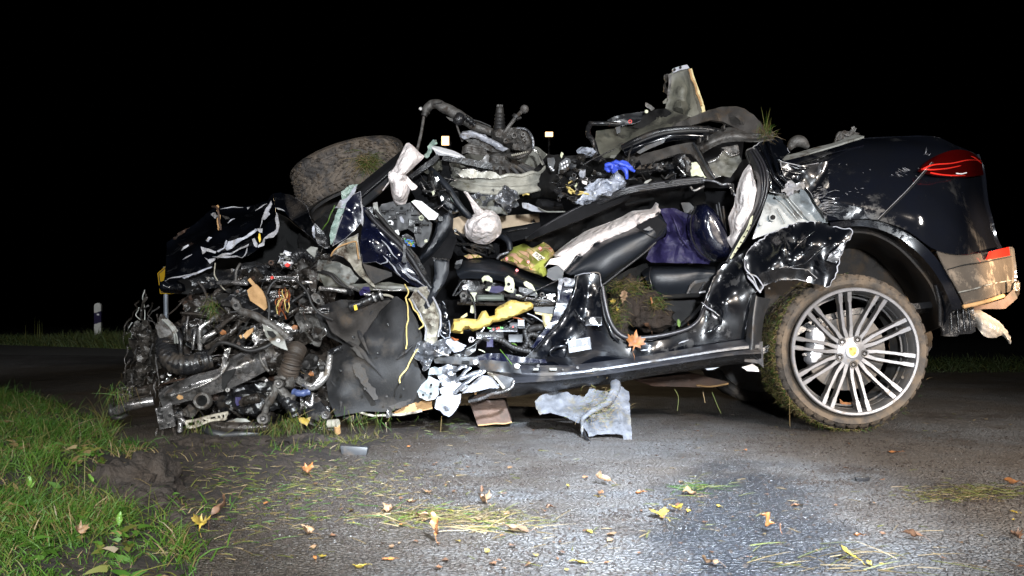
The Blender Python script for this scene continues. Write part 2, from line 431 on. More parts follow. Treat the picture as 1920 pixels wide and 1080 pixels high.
leaf_y = material('yellow_leaf', (.36, .25, .03), (.16, .11, .025), rough=.55, vs=35, bump=.001, bs=120)
leaf_g = material('green_leaf', (.06, .13, .015), (.09, .17, .025), rough=.5, vs=25)
grass_a = material('grass_green', (.016, .050, .004), (.040, .085, .008), spec=.25, rough=.6, vs=3)
grass_b = material('grass_olive', (.045, .06, .008), (.08, .075, .016), spec=.25, rough=.6, vs=4)
grass_c = material('grass_straw', (.15, .105, .04), (.07, .048, .02), rough=.6, vs=4)
grass_far = material('grass_distant', (.035, .07, .012), (.06, .07, .025), rough=.7, vs=1.5)
soil_m = material('torn_soil', (.009, .0055, .0038), (.026, .0165, .0105), rough=.8, vs=12, bump=.016, bs=45, bump2=.02, b2s=14, contrast=.2)
post_w = material('post_white', (.62, .62, .58), (.5, .5, .46), rough=.5, vs=6)
post_b = material('post_black', (.02, .015, .05), rough=.4)
signpole = material('galvanised_pole', (.45, .5, .56), (.35, .39, .44), rough=.45, metal=.3, vs=10)
sign_y = material('sign_yellow', (.75, .45, .01), (.65, .38, .01), rough=.45, vs=3)
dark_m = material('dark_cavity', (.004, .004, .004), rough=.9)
fringe_m = material('black_shreds', (.012, .011, .01), (.04, .035, .03), rough=.22, vs=30, bump=.004, bs=90, metal=.2)

def blanket_material():
    m = bpy.data.materials.new('patterned_blanket'); m.use_nodes = True; t = m.node_tree; N = t.nodes; L = t.links
    b = N['Principled BSDF']; b.inputs['Roughness'].default_value = .85
    g = N.new('ShaderNodeNewGeometry')
    br = N.new('ShaderNodeTexBrick'); br.inputs['Scale'].default_value = 11; br.inputs['Mortar Size'].default_value = .03
    br.inputs['Color1'].default_value = (.48, .42, .16, 1); br.inputs['Color2'].default_value = (.62, .36, .24, 1); br.inputs['Mortar'].default_value = (.2, .2, .03, 1)
    mp = N.new('ShaderNodeMapping'); mp.inputs['Rotation'].default_value = (math.radians(68), .5, .4)
    L.new(g.outputs['Position'], mp.inputs[0]); L.new(mp.outputs[0], br.inputs[0])
    vo = N.new('ShaderNodeTexVoronoi'); vo.inputs['Scale'].default_value = 17; L.new(g.outputs['Position'], vo.inputs[0])
    r = N.new('ShaderNodeMapRange'); r.inputs[1].default_value = .2; r.inputs[2].default_value = .17; L.new(vo.outputs[0], r.inputs[0])
    x = N.new('ShaderNodeMix'); x.data_type = 'RGBA'; L.new(r.outputs[0], x.inputs[0]); L.new(br.outputs[0], x.inputs[6]); x.inputs[7].default_value = (.55, .12, .07, 1)
    n = N.new('ShaderNodeTexNoise'); n.inputs['Scale'].default_value = 9; L.new(g.outputs['Position'], n.inputs[0])
    r2 = N.new('ShaderNodeMapRange'); r2.inputs[1].default_value = .5; r2.inputs[2].default_value = .6; L.new(n.outputs[0], r2.inputs[0])
    y = N.new('ShaderNodeMix'); y.data_type = 'RGBA'; L.new(r2.outputs[0], y.inputs[0]); L.new(x.outputs[2], y.inputs[6]); y.inputs[7].default_value = (.33, .36, .06, 1)
    L.new(y.outputs[2], b.inputs['Base Color']); return m
blanket_m = blanket_material()

def asphalt_material(name, dark=1.0, mud_and_shadow=1.0):
    m = bpy.data.materials.new(name); m.use_nodes = True; t = m.node_tree; N = t.nodes; L = t.links
    b = N['Principled BSDF']; g = N.new('ShaderNodeNewGeometry')
    def nz(s, d=8, ro=.6, dis=0):
        x = N.new('ShaderNodeTexNoise'); x.inputs['Scale'].default_value = s; x.inputs['Detail'].default_value = d
        x.inputs['Roughness'].default_value = ro; x.inputs['Distortion'].default_value = dis
        L.new(g.outputs['Position'], x.inputs['Vector']); return x.outputs[0]
    def mr(s, a, c, lo=0, hi=1):
        x = N.new('ShaderNodeMapRange'); x.inputs[1].default_value = a; x.inputs[2].default_value = c
        x.inputs[3].default_value = lo; x.inputs[4].default_value = hi; L.new(s, x.inputs[0]); return x.outputs[0]
    def mix(f, a, c):
        x = N.new('ShaderNodeMix'); x.data_type = 'RGBA'; L.new(f, x.inputs[0])
        for k, q in ((6, a), (7, c)):
            if isinstance(q, tuple): x.inputs[k].default_value = (*q, 1)
            else: L.new(q, x.inputs[k])
        return x.outputs[2]
    def math_(op, a, c):
        x = N.new('ShaderNodeMath'); x.operation = op
        for k, q in ((0, a), (1, c)):
            if isinstance(q, (int, float)): x.inputs[k].default_value = q
            else: L.new(q, x.inputs[k])
        return x.outputs[0]
    vo = N.new('ShaderNodeTexVoronoi'); vo.inputs['Scale'].default_value = 95; L.new(g.outputs['Position'], vo.inputs['Vector'])
    ve = N.new('ShaderNodeTexVoronoi'); ve.feature = 'DISTANCE_TO_EDGE'; ve.inputs['Scale'].default_value = 66; L.new(g.outputs['Position'], ve.inputs['Vector'])
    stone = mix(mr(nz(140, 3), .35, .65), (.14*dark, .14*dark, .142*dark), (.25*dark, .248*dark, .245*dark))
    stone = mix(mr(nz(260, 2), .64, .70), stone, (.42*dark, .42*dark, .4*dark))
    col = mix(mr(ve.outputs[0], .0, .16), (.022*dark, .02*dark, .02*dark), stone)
    # wet streaks, spread mud
    col = mix(mr(nz(1.3, 7), .40, .62), col, (.085*dark, .082*dark, .08*dark))
    mud = mr(nz(.9, 10, .70, .7), .42 , .58, 0, .9 * mud_and_shadow)
    col = mix(mud, col, (.10*dark, .082*dark, .066*dark))
    col = mix(mr(nz(2.6, 10, .72, .5), .53, .63, 0, .85 * mud_and_shadow), col, (.045*dark, .034*dark, .027*dark))
    mud2 = mr(nz(5, 10, .75), .52, .64, 0, .75 * mud_and_shadow)
    col = mix(mud2, col, (.05*dark, .036*dark, .026*dark))
    sp = N.new('ShaderNodeSeparateXYZ'); L.new(g.outputs['Position'], sp.inputs[0])
    mudx = math_('ADD', mr(sp.outputs[0], -.85, .35, .85, 0), math_('MULTIPLY', mr(nz(3.2, 9, .7), .3, .7, -1, 1), .42))
    col = mix(mr(mudx, .12, .62, 0, .9 * mud_and_shadow), col, (.05, .036, .025))
    # cast shadow of the photographer, painted into the asphalt colour
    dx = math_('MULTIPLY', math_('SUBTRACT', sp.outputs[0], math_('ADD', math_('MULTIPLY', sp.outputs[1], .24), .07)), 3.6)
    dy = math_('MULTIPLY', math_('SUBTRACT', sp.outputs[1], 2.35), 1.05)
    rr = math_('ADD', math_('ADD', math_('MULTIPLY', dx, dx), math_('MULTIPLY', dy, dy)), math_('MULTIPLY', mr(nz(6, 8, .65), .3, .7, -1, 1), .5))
    shadow_patch = mr(rr, .35, 1.3, .93 * mud_and_shadow, 0)
    col = mix(shadow_patch, col, (.020, .022, .027))
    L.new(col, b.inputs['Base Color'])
    L.new(math_('SUBTRACT', mr(nz(2.1, 6), .35, .7, .40, .75), math_('MULTIPLY', shadow_patch, .15)), b.inputs['Roughness'])
    h = math_('ADD', math_('MULTIPLY', mr(vo.outputs[0], 0, .7, 1, 0), .4), math_('ADD', math_('MULTIPLY', nz(30, 7, .7), 1.6), math_('MULTIPLY', mr(ve.outputs[0], 0, .2), .6)))
    bp = N.new('ShaderNodeBump'); bp.inputs['Strength'].default_value = 1; bp.inputs['Distance'].default_value = .011
    L.new(h, bp.inputs['Height']); L.new(bp.outputs[0], b.inputs['Normal'])
    return m
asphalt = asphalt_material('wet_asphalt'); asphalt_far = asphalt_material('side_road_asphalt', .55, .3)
# ------------------------------------------------------------------ ground
R = random.Random(5)
EDGE = [(0, 738), (90, 752), (165, 780), (200, 815), (262, 868), (312, 925), (345, 1000), (372, 1080), (420, 1250)]
edge_w = [G(*p) for p in EDGE]
def grid_ground(name, x0, x1, y0, y1, nx, ny, fn, mat, keep=None, th=0):
    vs = []; fs = []
    for j in range(ny + 1):
        for i in range(nx + 1):
            x = x0 + (x1-x0)*i/nx; y = y0 + (y1-y0)*j/ny; vs.append(Vector((x, y, fn(x, y))))
    for j in range(ny):
        for i in range(nx):
            cx = x0 + (x1-x0)*(i+.5)/nx; cy = y0 + (y1-y0)*(j+.5)/ny
            if keep and not keep(cx, cy): continue
            a = j*(nx+1)+i; fs.append((a, a+1, a+nx+2, a+nx+1))
    return mk(name, vs, fs, mat, recalc=False)
earth = material('field_earth', (.02, .017, .012), (.035, .03, .018), rough=.95, vs=.5)
structure(mk('ground', [Vector((-300, -30, -.03)), Vector((300, -30, -.03)), Vector((300, 400, -.03)), Vector((-300, 400, -.03))], [(0,1,2,3)], earth, recalc=False))
# the farm road the wreck stands on, then the side road that passes behind it
road = [Vector((-3.2, -6, 0)), Vector((9, -6, 0)), Vector((9, 9.6, 0)), Vector((2.5, 9.2, 0)), Vector((-3, 8.0, 0)), Vector((-3.4, 5.6, 0))]
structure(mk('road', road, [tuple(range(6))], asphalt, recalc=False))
side = [Vector((-60, 5.3, -.004)), Vector((-3.0, 5.0, -.004)), Vector((0, 7.5, -.004)), Vector((3.0, 11.2, -.004)), Vector((-60, 26, -.004))]
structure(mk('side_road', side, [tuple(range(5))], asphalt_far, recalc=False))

def on_verge(x, y):
    poly = [(p.x, p.y) for p in edge_w]
    poly = [(-9, 6.6)] + [(-5, 6.42)] + poly + [(-.5, -3), (-9, -3)]
    return inside(x, y, poly)
vpoly = [(-9, 6.6), (-5, 6.42)] + [(p.x, p.y) for p in edge_w] + [(-.5, -3), (-9, -3)]
vsegs = [(*vpoly[i], *vpoly[i+1]) for i in range(len(vpoly)-3)]
def verge_h(x, y):
    d = sdist(x, y, vsegs); ins = inside(x, y, vpoly)
    if not ins: return -.02
    b = min(d / .35, 1); n = noise.noise(Vector((x*2.2, y*2.2, 0))) * .05 + noise.noise(Vector((x*9, y*9, 3))) * .018
    return .005 + b * (.045 + n)
structure(grid_ground('verge', -6, 0, 1.2, 6.8, 110, 110, verge_h, soil_m, keep=lambda x, y: inside(x, y, vpoly)))

# churned soil between the verge and the asphalt
SOILP = [(195,800),(300,830),(420,835),(560,832),(660,822),(740,800),(830,792),(800,818),(690,850),(640,880),(560,905),(500,945),(440,985),(400,1020),(350,1060),(335,1010),(300,930),(250,880)]
spoly = [(G(*p).x, G(*p).y) for p in SOILP]
ssegs = [(*spoly[i], *spoly[(i+1) % len(spoly)]) for i in range(len(spoly))]
def soil_h(x, y):
    d = sdist(x, y, ssegs); b = min(d / .22, 1)
    n = noise.noise(Vector((x*6, y*6, 9))) * .5 + noise.noise(Vector((x*17, y*17, 2))) * .32 + noise.noise(Vector((x*45, y*45, 4))) * .16
    return -.010 + b * (.030 + n * .05) + .008 * n
o = grid_ground('churned_soil', -2.3, .1, 1.8, 4.6, 210, 230, soil_h, soil_m, keep=lambda x, y: inside(x, y, spoly))
structure(o)

# torn clods of earth beside the front of the wreck
def clod(px, py, rx, ry, rz, seed, label, mat=soil_m):
    c = G(px, py); bm = bmesh.new(); bmesh.ops.create_icosphere(bm, subdivisions=4, radius=1)
    vs = []
    for v in bm.verts:
        p = v.co.copy(); q = p * 3.0 + Vector((seed, 0, 0))
        k = 1 + .38 * noise.noise(q) + .2 * noise.noise(q * 3) + .09 * noise.noise(q * 8)
        # broken, slab-like facets
        k = k - .12 * abs(noise.noise(q * 2.2 + Vector((3, 3, 3))))
        vs.append(c + Vector((p.x*rx*k, p.y*ry*k, max(-.02, p.z*rz*k))))
    bm.verts.index_update(); fs = [tuple(v.index for v in f.verts) for f in bm.faces]; bm.free()
    return mk('soil_clod', vs, fs, mat, sharp=60, tag=(label, 'soil clod', 'clods of earth beside the wreck'))
clod(235, 925, .115, .12, .095, 1, 'large torn brown clod of earth at the edge of the grass verge')
clod(285, 918, .085, .11, .115, 4, 'jagged brown clod leaning against the largest clod, on its road side')
clod(272, 945, .10, .07, .06, 8, 'low flat clod of earth in front of the two big clods')
clod(335, 985, .05, .04, .03, 12, 'small dark clod lying between the big clods and the curled brown leaf')

clod(372, 838, .12, .09, .05, 21, 'low dark heap of earth under the left end of the crushed front')
clod(470, 838, .13, .08, .045, 25, 'flat heap of earth under the middle of the crushed front')
clod(575, 836, .12, .08, .05, 31, 'grassy heap of earth under the lower suspension arm, left of the wheel liner')
# ------------------------------------------------------------------ grass
def blades(name, items, mats, seed=0, tag=None, par=None, base=False):
    """items: (root, direction, length, width, droop, material index)"""
    rng = random.Random(seed); vs = []; fs = []; mi = []
    for root, d, ln, wd, dr, m in items:
        side = d.cross(Vector((rng.uniform(-1, 1), rng.uniform(-1, 1), rng.uniform(-.2, .2))))
        if side.length < 1e-4: side = Vector((1, 0, 0))
        side.normalize(); dh = Vector((d.x, d.y, 0)); 
        if dh.length < .05: dh = Vector((rng.uniform(-1, 1), rng.uniform(-1, 1), 0))
        dh.normalize(); b = len(vs)
        for k, (t, ww) in enumerate(((0, 1), (.4, .95), (.75, .6))):
            p = root + d * ln * t + (dh * .5 - Vector((0, 0, .8))) * dr * ln * t * t
            vs += [p - side * wd * ww * .5, p + side * wd * ww * .5]
        vs.append(root + d * ln + (dh * .5 - Vector((0, 0, .8))) * dr * ln)
        fs += [(b, b+1, b+3, b+2), (b+2, b+3, b+5, b+4), (b+4, b+5, b+6)]; mi += [m] * 3
    return mk(name, vs, fs, mats, par, smooth=True, sharp=0, mi=mi, recalc=False, tag=tag)
GM = [grass_a, grass_b, grass_c]
items = []
for _ in range(120000):
    Y = 1.45 + (R.random() ** 1.3) * 5.2; X = R.uniform(-.62 * Y - .15, .1)
    if not inside(X, Y, vpoly): continue
    d = sdist(X, Y, vsegs)
    n = noise.noise(Vector((X*1.5, Y*1.5, 5))) + .5 * noise.noise(Vector((X*5, Y*5, 5)))
    # trampled, muddy zone in the middle of the verge
    px, py = 960 + X / Y * F, HY + H * F / Y
    muddy = max(0, 1 - abs(py - 905) / 75) * max(.25, min(1, (px - 40) / 120)) + (.5 if px > 250 and py < 1000 else 0)
    if R.random() < muddy * .8 + max(0, -n * .9) + (.45 if d < .12 else 0): continue
    pt = noise.noise(Vector((X*3.1, Y*3.1, 11)))
    c = 0 if (R.random() < .74 - muddy * .55 + pt * .5) else (1 if R.random() < .7 else 2)
    ln = R.uniform(.025, .095) * (1 + .9 * n + .5 * pt) * (1.1 - muddy * .4)
    if R.random() < .03: ln *= 1.7
    dv = Vector((R.gauss(0, .42), R.gauss(0, .42), 1)).normalized()
    items.append((Vector((X, Y, verge_h(X, Y) - .004)), dv, ln, R.uniform(.0013, .0032), R.uniform(.1, .85), c))
n_grass = len(items)
# broad-leaved weeds among the blades
for _ in range(420):
    Y = R.uniform(1.6, 4.2); X = R.uniform(-.6 * Y, -.2)
    if not inside(X, Y, vpoly) or noise.noise(Vector((X*4, Y*4, 2))) < -.05: continue
    for k in range(R.randint(3, 6)):
        a = R.uniform(0, 6.28); items.append((Vector((X, Y, verge_h(X, Y) + R.uniform(.0, .03))), Vector((math.cos(a), math.sin(a), R.uniform(.2, 1.2))).normalized(), R.uniform(.018, .045), R.uniform(.008, .016), R.uniform(.2, .9), R.choice((0, 0, 0, 1, 2))))
for _ in range(160):
    Y = R.uniform(1.6, 5.5); X = R.uniform(-.6 * Y, -.2)
    if inside(X, Y, vpoly): items.append((Vector((X, Y, verge_h(X, Y))), Vector((R.gauss(0, .6), R.gauss(0, .6), 1)).normalized(), R.uniform(.10, .2), R.uniform(.0014, .0026), R.uniform(.1, .6), R.choice((1, 2))))
blades('verge_grass', items, GM, 1, tag=('short wet green grass covering the road verge', 'grass', None, 'stuff'))
# tufts of grass hanging under and standing round the crushed front
items = []
def tuft(px, py, n, ln, spread, c, z=0, lean=(0, 0)):
    g = G(px, py, z)
    for _ in range(n):
        q = g + Vector((R.gauss(0, spread), R.gauss(0, spread), 0)); cc = c if R.random() < .7 else R.choice((1, 2))
        dv = Vector((R.gauss(lean[0], .45), R.gauss(lean[1], .45), 1)).normalized()
        items.append((q, dv, ln * R.uniform(.5, 1.2), R.uniform(.002, .004), R.uniform(.1, .9), cc))
for a in ((560, 850, 80, .08, .08, 0), (500, 848, 60, .06, .09, 0), (600, 846, 50, .09, .05, 1), (230, 845, 120, .10, .08, 0),
          (205, 800, 60, .22, .04, 1), (190, 815, 50, .16, .05, 0), (400, 852, 80, .07, .10, 1), (640, 835, 60, .08, .05, 1),
          (250, 860, 60, .09, .06, 2), (445, 905, 50, .06, .07, 1), (360, 960, 60, .06, .08, 0), (470, 880, 60, .06, .1, 1),
          (700, 822, 60, .05, .08, 1), (320, 1040, 120, .09, .05, 0), (150, 790, 60, .13, .08, 0)): tuft(*a)
blades('grass_tufts', items, GM, 2, tag=('loose green and straw-coloured grass tufts round the crushed front end', 'grass', None, 'stuff'))
# straw and cut grass lying flat on soil and asphalt
items = []
def litter(px, py, sx, sy, n, ln=(.03, .10), c=(1, 2, 2), wd=(.0010, .0026)):
    for _ in range(n):
        a, b = R.gauss(px, sx), R.gauss(py, sy)
        if b < 700: continue
        g = G(a, b); 
        if inside(g.x, g.y, vpoly): continue
        z = (soil_h(g.x, g.y) if inside(g.x, g.y, spoly) else 0) + .004
        an = R.uniform(0, 6.28); dv = Vector((math.cos(an), math.sin(an), R.uniform(.0, .4)))
        if R.random() < .5: dv.x *= -1
        items.append((Vector((g.x, g.y, max(z, .003))), dv.normalized(), R.uniform(*ln), R.uniform(*wd), .12, R.choice(c)))
litter(480, 925, 95, 35, 420, (.008, .035), (1, 1, 2, 0), (.001, .003)); litter(640, 915, 110, 28, 420, (.006, .03), (1, 1, 2, 2), (.001, .003)); litter(850, 972, 90, 7, 260, (.01, .04), (1, 2, 2)); litter(520, 930, 90, 35, 200, (.02, .07), (1, 1, 2, 0)); litter(850, 975, 75, 8, 230, (.02, .08), (1, 2, 2)); litter(780, 965, 50, 7, 110, (.03, .08), (0, 1, 2))
litter(930, 990, 50, 7, 60, (.05, .14)); litter(620, 870, 60, 20, 110, (.02, .06), (0, 1, 2)); litter(700, 905, 70, 25, 60, (.02, .06))
litter(1830, 925, 60, 8, 420, (.015, .045), (2, 1, 1), (.001, .002)); litter(1790, 935, 45, 6, 120, (.015, .04), (2, 1, 2), (.001, .002)); litter(1560, 1060, 70, 12, 22, (.05, .13), (1, 2, 2)); litter(1310, 918, 22, 6, 50, (.04, .1), (0, 1))
litter(1100, 960, 260, 70, 70, (.02, .06), (1, 2, 2)); litter(1500, 980, 260, 60, 60, (.02, .05), (1, 2, 2)); litter(1650, 800, 160, 16, 70, (.01, .03), (2, 2, 1))
litter(480, 1010, 60, 25, 70, (.02,.05)); litter(860, 800, 60, 12, 80, (.02, .05), (1, 1, 0)); litter(950, 850, 160, 25, 40, (.02, .05), (2, 2, 1)); litter(1660, 1050, 120, 20, 30, (.05, .15), (1, 2))
blades('grass_litter', items, GM, 3, tag=('straw and cut grass blades scattered over asphalt and soil', 'straw', None, 'stuff'))
# dark specks, crumbs of soil and grit on the road
vs = []; fs = []; 
def crumb(g, s):
    b = len(vs); q = [Vector((1,0,0)), Vector((0,1,0)), Vector((-1,0,0)), Vector((0,-1,0)), Vector((0,0,.9)), Vector((0,0,-.5))]
    for v in q: vs.append(g + Vector((v.x*s*R.uniform(.6,1.4), v.y*s*R.uniform(.6,1.4), v.z*s*R.uniform(.5,1.2))))
    for f in ((0,1,4),(1,2,4),(2,3,4),(3,0,4),(1,0,5),(2,1,5),(3,2,5),(0,3,5)): fs.append(tuple(b+i for i in f))
for _ in range(9000):
    px = R.uniform(330, 1920); py = 745 + 335 * R.random() ** .9; g = G(px, py)
    dens = .25 + max(0, noise.noise(Vector((g.x*1.8, g.y*1.8, 7)))) * 1.8 + (.8 if px < 700 else 0)
    if inside(g.x, g.y, vpoly) or R.random() > dens: continue
    crumb(g, R.uniform(.0015, .006) * (1.6 if R.random() < .06 else 1))
for cx, cy, sx, sy, n in ((1830, 925, 62, 9, 900), (1780, 935, 40, 7, 300), (940, 898, 20, 6, 60), (1270, 960, 30, 7, 80), (1310, 930, 28, 6, 90), (560, 930, 110, 36, 2600), (760, 900, 90, 30, 900), (840, 970, 80, 7, 500), (430, 1010, 60, 25, 500), (1600, 830, 200, 14, 900), (1100, 800, 200, 12, 500), (1530, 905, 60, 4, 120), (820, 965, 60, 8, 250), (1160, 965, 20, 5, 60), (1600, 880, 60, 6, 120)):
    for _ in range(n):
        g = G(R.gauss(cx, sx), R.gauss(cy, sy))
        if not inside(g.x, g.y, vpoly): crumb(g, R.uniform(.002, .007))
mk('soil_crumbs', vs, fs, soil_m, smooth=False, recalc=False, tag=('dark crumbs of soil and grit scattered over the asphalt', 'soil', None, 'stuff'))
vs = []; fs = []
for _ in range(420):
    g = G(R.uniform(400, 1920), R.uniform(745, 1080))
    if not inside(g.x, g.y, vpoly): crumb(g, R.uniform(.0008, .0018))
mk('light_grit', vs, fs, material('light_grit', (.35, .35, .35), rough=.6), smooth=False, recalc=False, tag=('tiny pale stone chips on the road surface', 'grit', None, 'stuff'))

# small torn bits of leaf, too many and too small to tell apart
vs = []; fs = []; mi = []
for _ in range(150):
    px = R.choice((R.uniform(340, 1920), R.gauss(850, 200), R.gauss(1150, 200))); py = R.uniform(800, 1080) if R.random() < .8 else R.gauss(965, 25)
    g = G(px, max(py, 760))
    if inside(g.x, g.y, vpoly): continue
    s = R.uniform(.004, .013); b = len(vs); n = R.randint(4, 6); an = R.uniform(0, 6)
    c = g + Vector((0, 0, .004))
    for i in range(n): vs.append(c + Vector((math.cos(an + i*6.28/n)*s*R.uniform(.4, 1.3), math.sin(an + i*6.28/n)*s*R.uniform(.4, 1.3), R.uniform(0, s*.7))))
    vs.append(c + Vector((0, 0, R.uniform(0, s*.4))))
    m_ = R.choice((0, 1, 1, 1, 1, 2, 3))
    for i in range(n): fs.append((b+i, b+(i+1) % n, b+n)); mi.append(m_)
mk('leaf_fragments', vs, fs, [leaf_t, leaf_b, leaf_y, leaf_o], smooth=False, mi=mi, recalc=False, tag=('tiny torn bits of autumn leaves scattered over the road', 'leaf litter', None, 'stuff'))

# ------------------------------------------------------------------ fallen leaves
def leaf_outline(kind):
    if kind == 'maple':
        pts = [(0,-.5),(.06,-.22),(.3,-.3),(.26,-.16),(.52,-.05),(.4,.03),(.47,.24),(.27,.18),(.22,.3),(.13,.22),(.0,.58),(-.13,.22),(-.22,.3),(-.27,.18),(-.47,.24),(-.4,.03),(-.52,-.05),(-.26,-.16),(-.3,-.3),(-.05,-.22)]
    elif kind == 'oak':
        pts = [(0,-.5),(.09,-.3),(.05,-.22),(.2,-.12),(.12,-.02),(.27,.1),(.16,.2),(.2,.34),(.08,.42),(0,.5),(-.08,.42),(-.2,.34),(-.16,.2),(-.27,.1),(-.12,-.02),(-.2,-.12),(-.05,-.22),(-.09,-.3)]
    else:
        pts = [(0,-.5),(.12,-.34),(.2,-.15),(.22,.05),(.17,.26),(.08,.42),(0,.52),(-.08,.42),(-.17,.26),(-.22,.05),(-.2,-.15),(-.12,-.34)]
    return pts
def leaf_geo(kind, size, curl, seed):
    o = leaf_outline(kind); rg = random.Random(seed)
    o2 = []
    for i in range(len(o)):
        a, b = o[i], o[(i+1) % len(o)]; o2 += [a, ((a[0]+b[0])/2 + rg.uniform(-.015, .015), (a[1]+b[1])/2 + rg.uniform(-.015, .015))]
    inn = [(x*.6, y*.6) for x, y in o2[::2]] + [(x*.3, y*.3) for x, y in o2[::3]] + [(0, 0)]
    r = delaunay_2d_cdt([Vector(p) for p in o2 + inn], [], [list(range(len(o2)))], 1, 1e-5)
    ph = rg.uniform(0, 6); vs = []
    for v in r[0]:
        rr = v.length
        z = curl * (abs(v.x) * .9 + .5 * v.y * v.y + .35 * noise.noise(Vector((v.x*3+ph, v.y*3, seed)))) 
        vs.append(Vector((v.x * (1 - .25*curl), v.y * (1 - .15*curl), z)) * size)
    n = len(vs); vs += [v - Vector((0, 0, .0006)) for v in vs]; fs = [tuple(f) for f in r[2]]
    fs += [tuple(i+n for i in reversed(f)) for f in r[2]]
    st = tube_geo([Vector((0, -.45*size, vs[0].z)), Vector((.05*size, -.62*size, .1*size)), Vector((.12*size, -.78*size, .02*size))], size*.012, 4)
    return join((vs, fs), st)
def leaf(px, py, wpx, kind, mat, label, curl=.5, rz=0, tilt=(0, 0), z=0, pos=None, nm=None):
    g = pos if pos else G(px, py); size = wpx * (g.y / F) * 1.0
    vs, fs = leaf_geo(kind, size, curl, int(px*7+py) % 97)
    M = Euler((math.radians(tilt[0]), math.radians(tilt[1]), math.radians(rz))).to_matrix()
    vs = [M @ v for v in vs]; lo = min(v.z for v in vs)
    vs = [g + v + Vector((0, 0, (.002 - lo + z) if pos is None else 0)) for v in vs]
    return mk(nm or (kind + '_leaf' if kind in ('maple', 'oak') else 'fallen_leaf'), vs, fs, mat, sharp=0, recalc=False, tag=(label, 'leaf', 'fallen leaves on and around the road'))
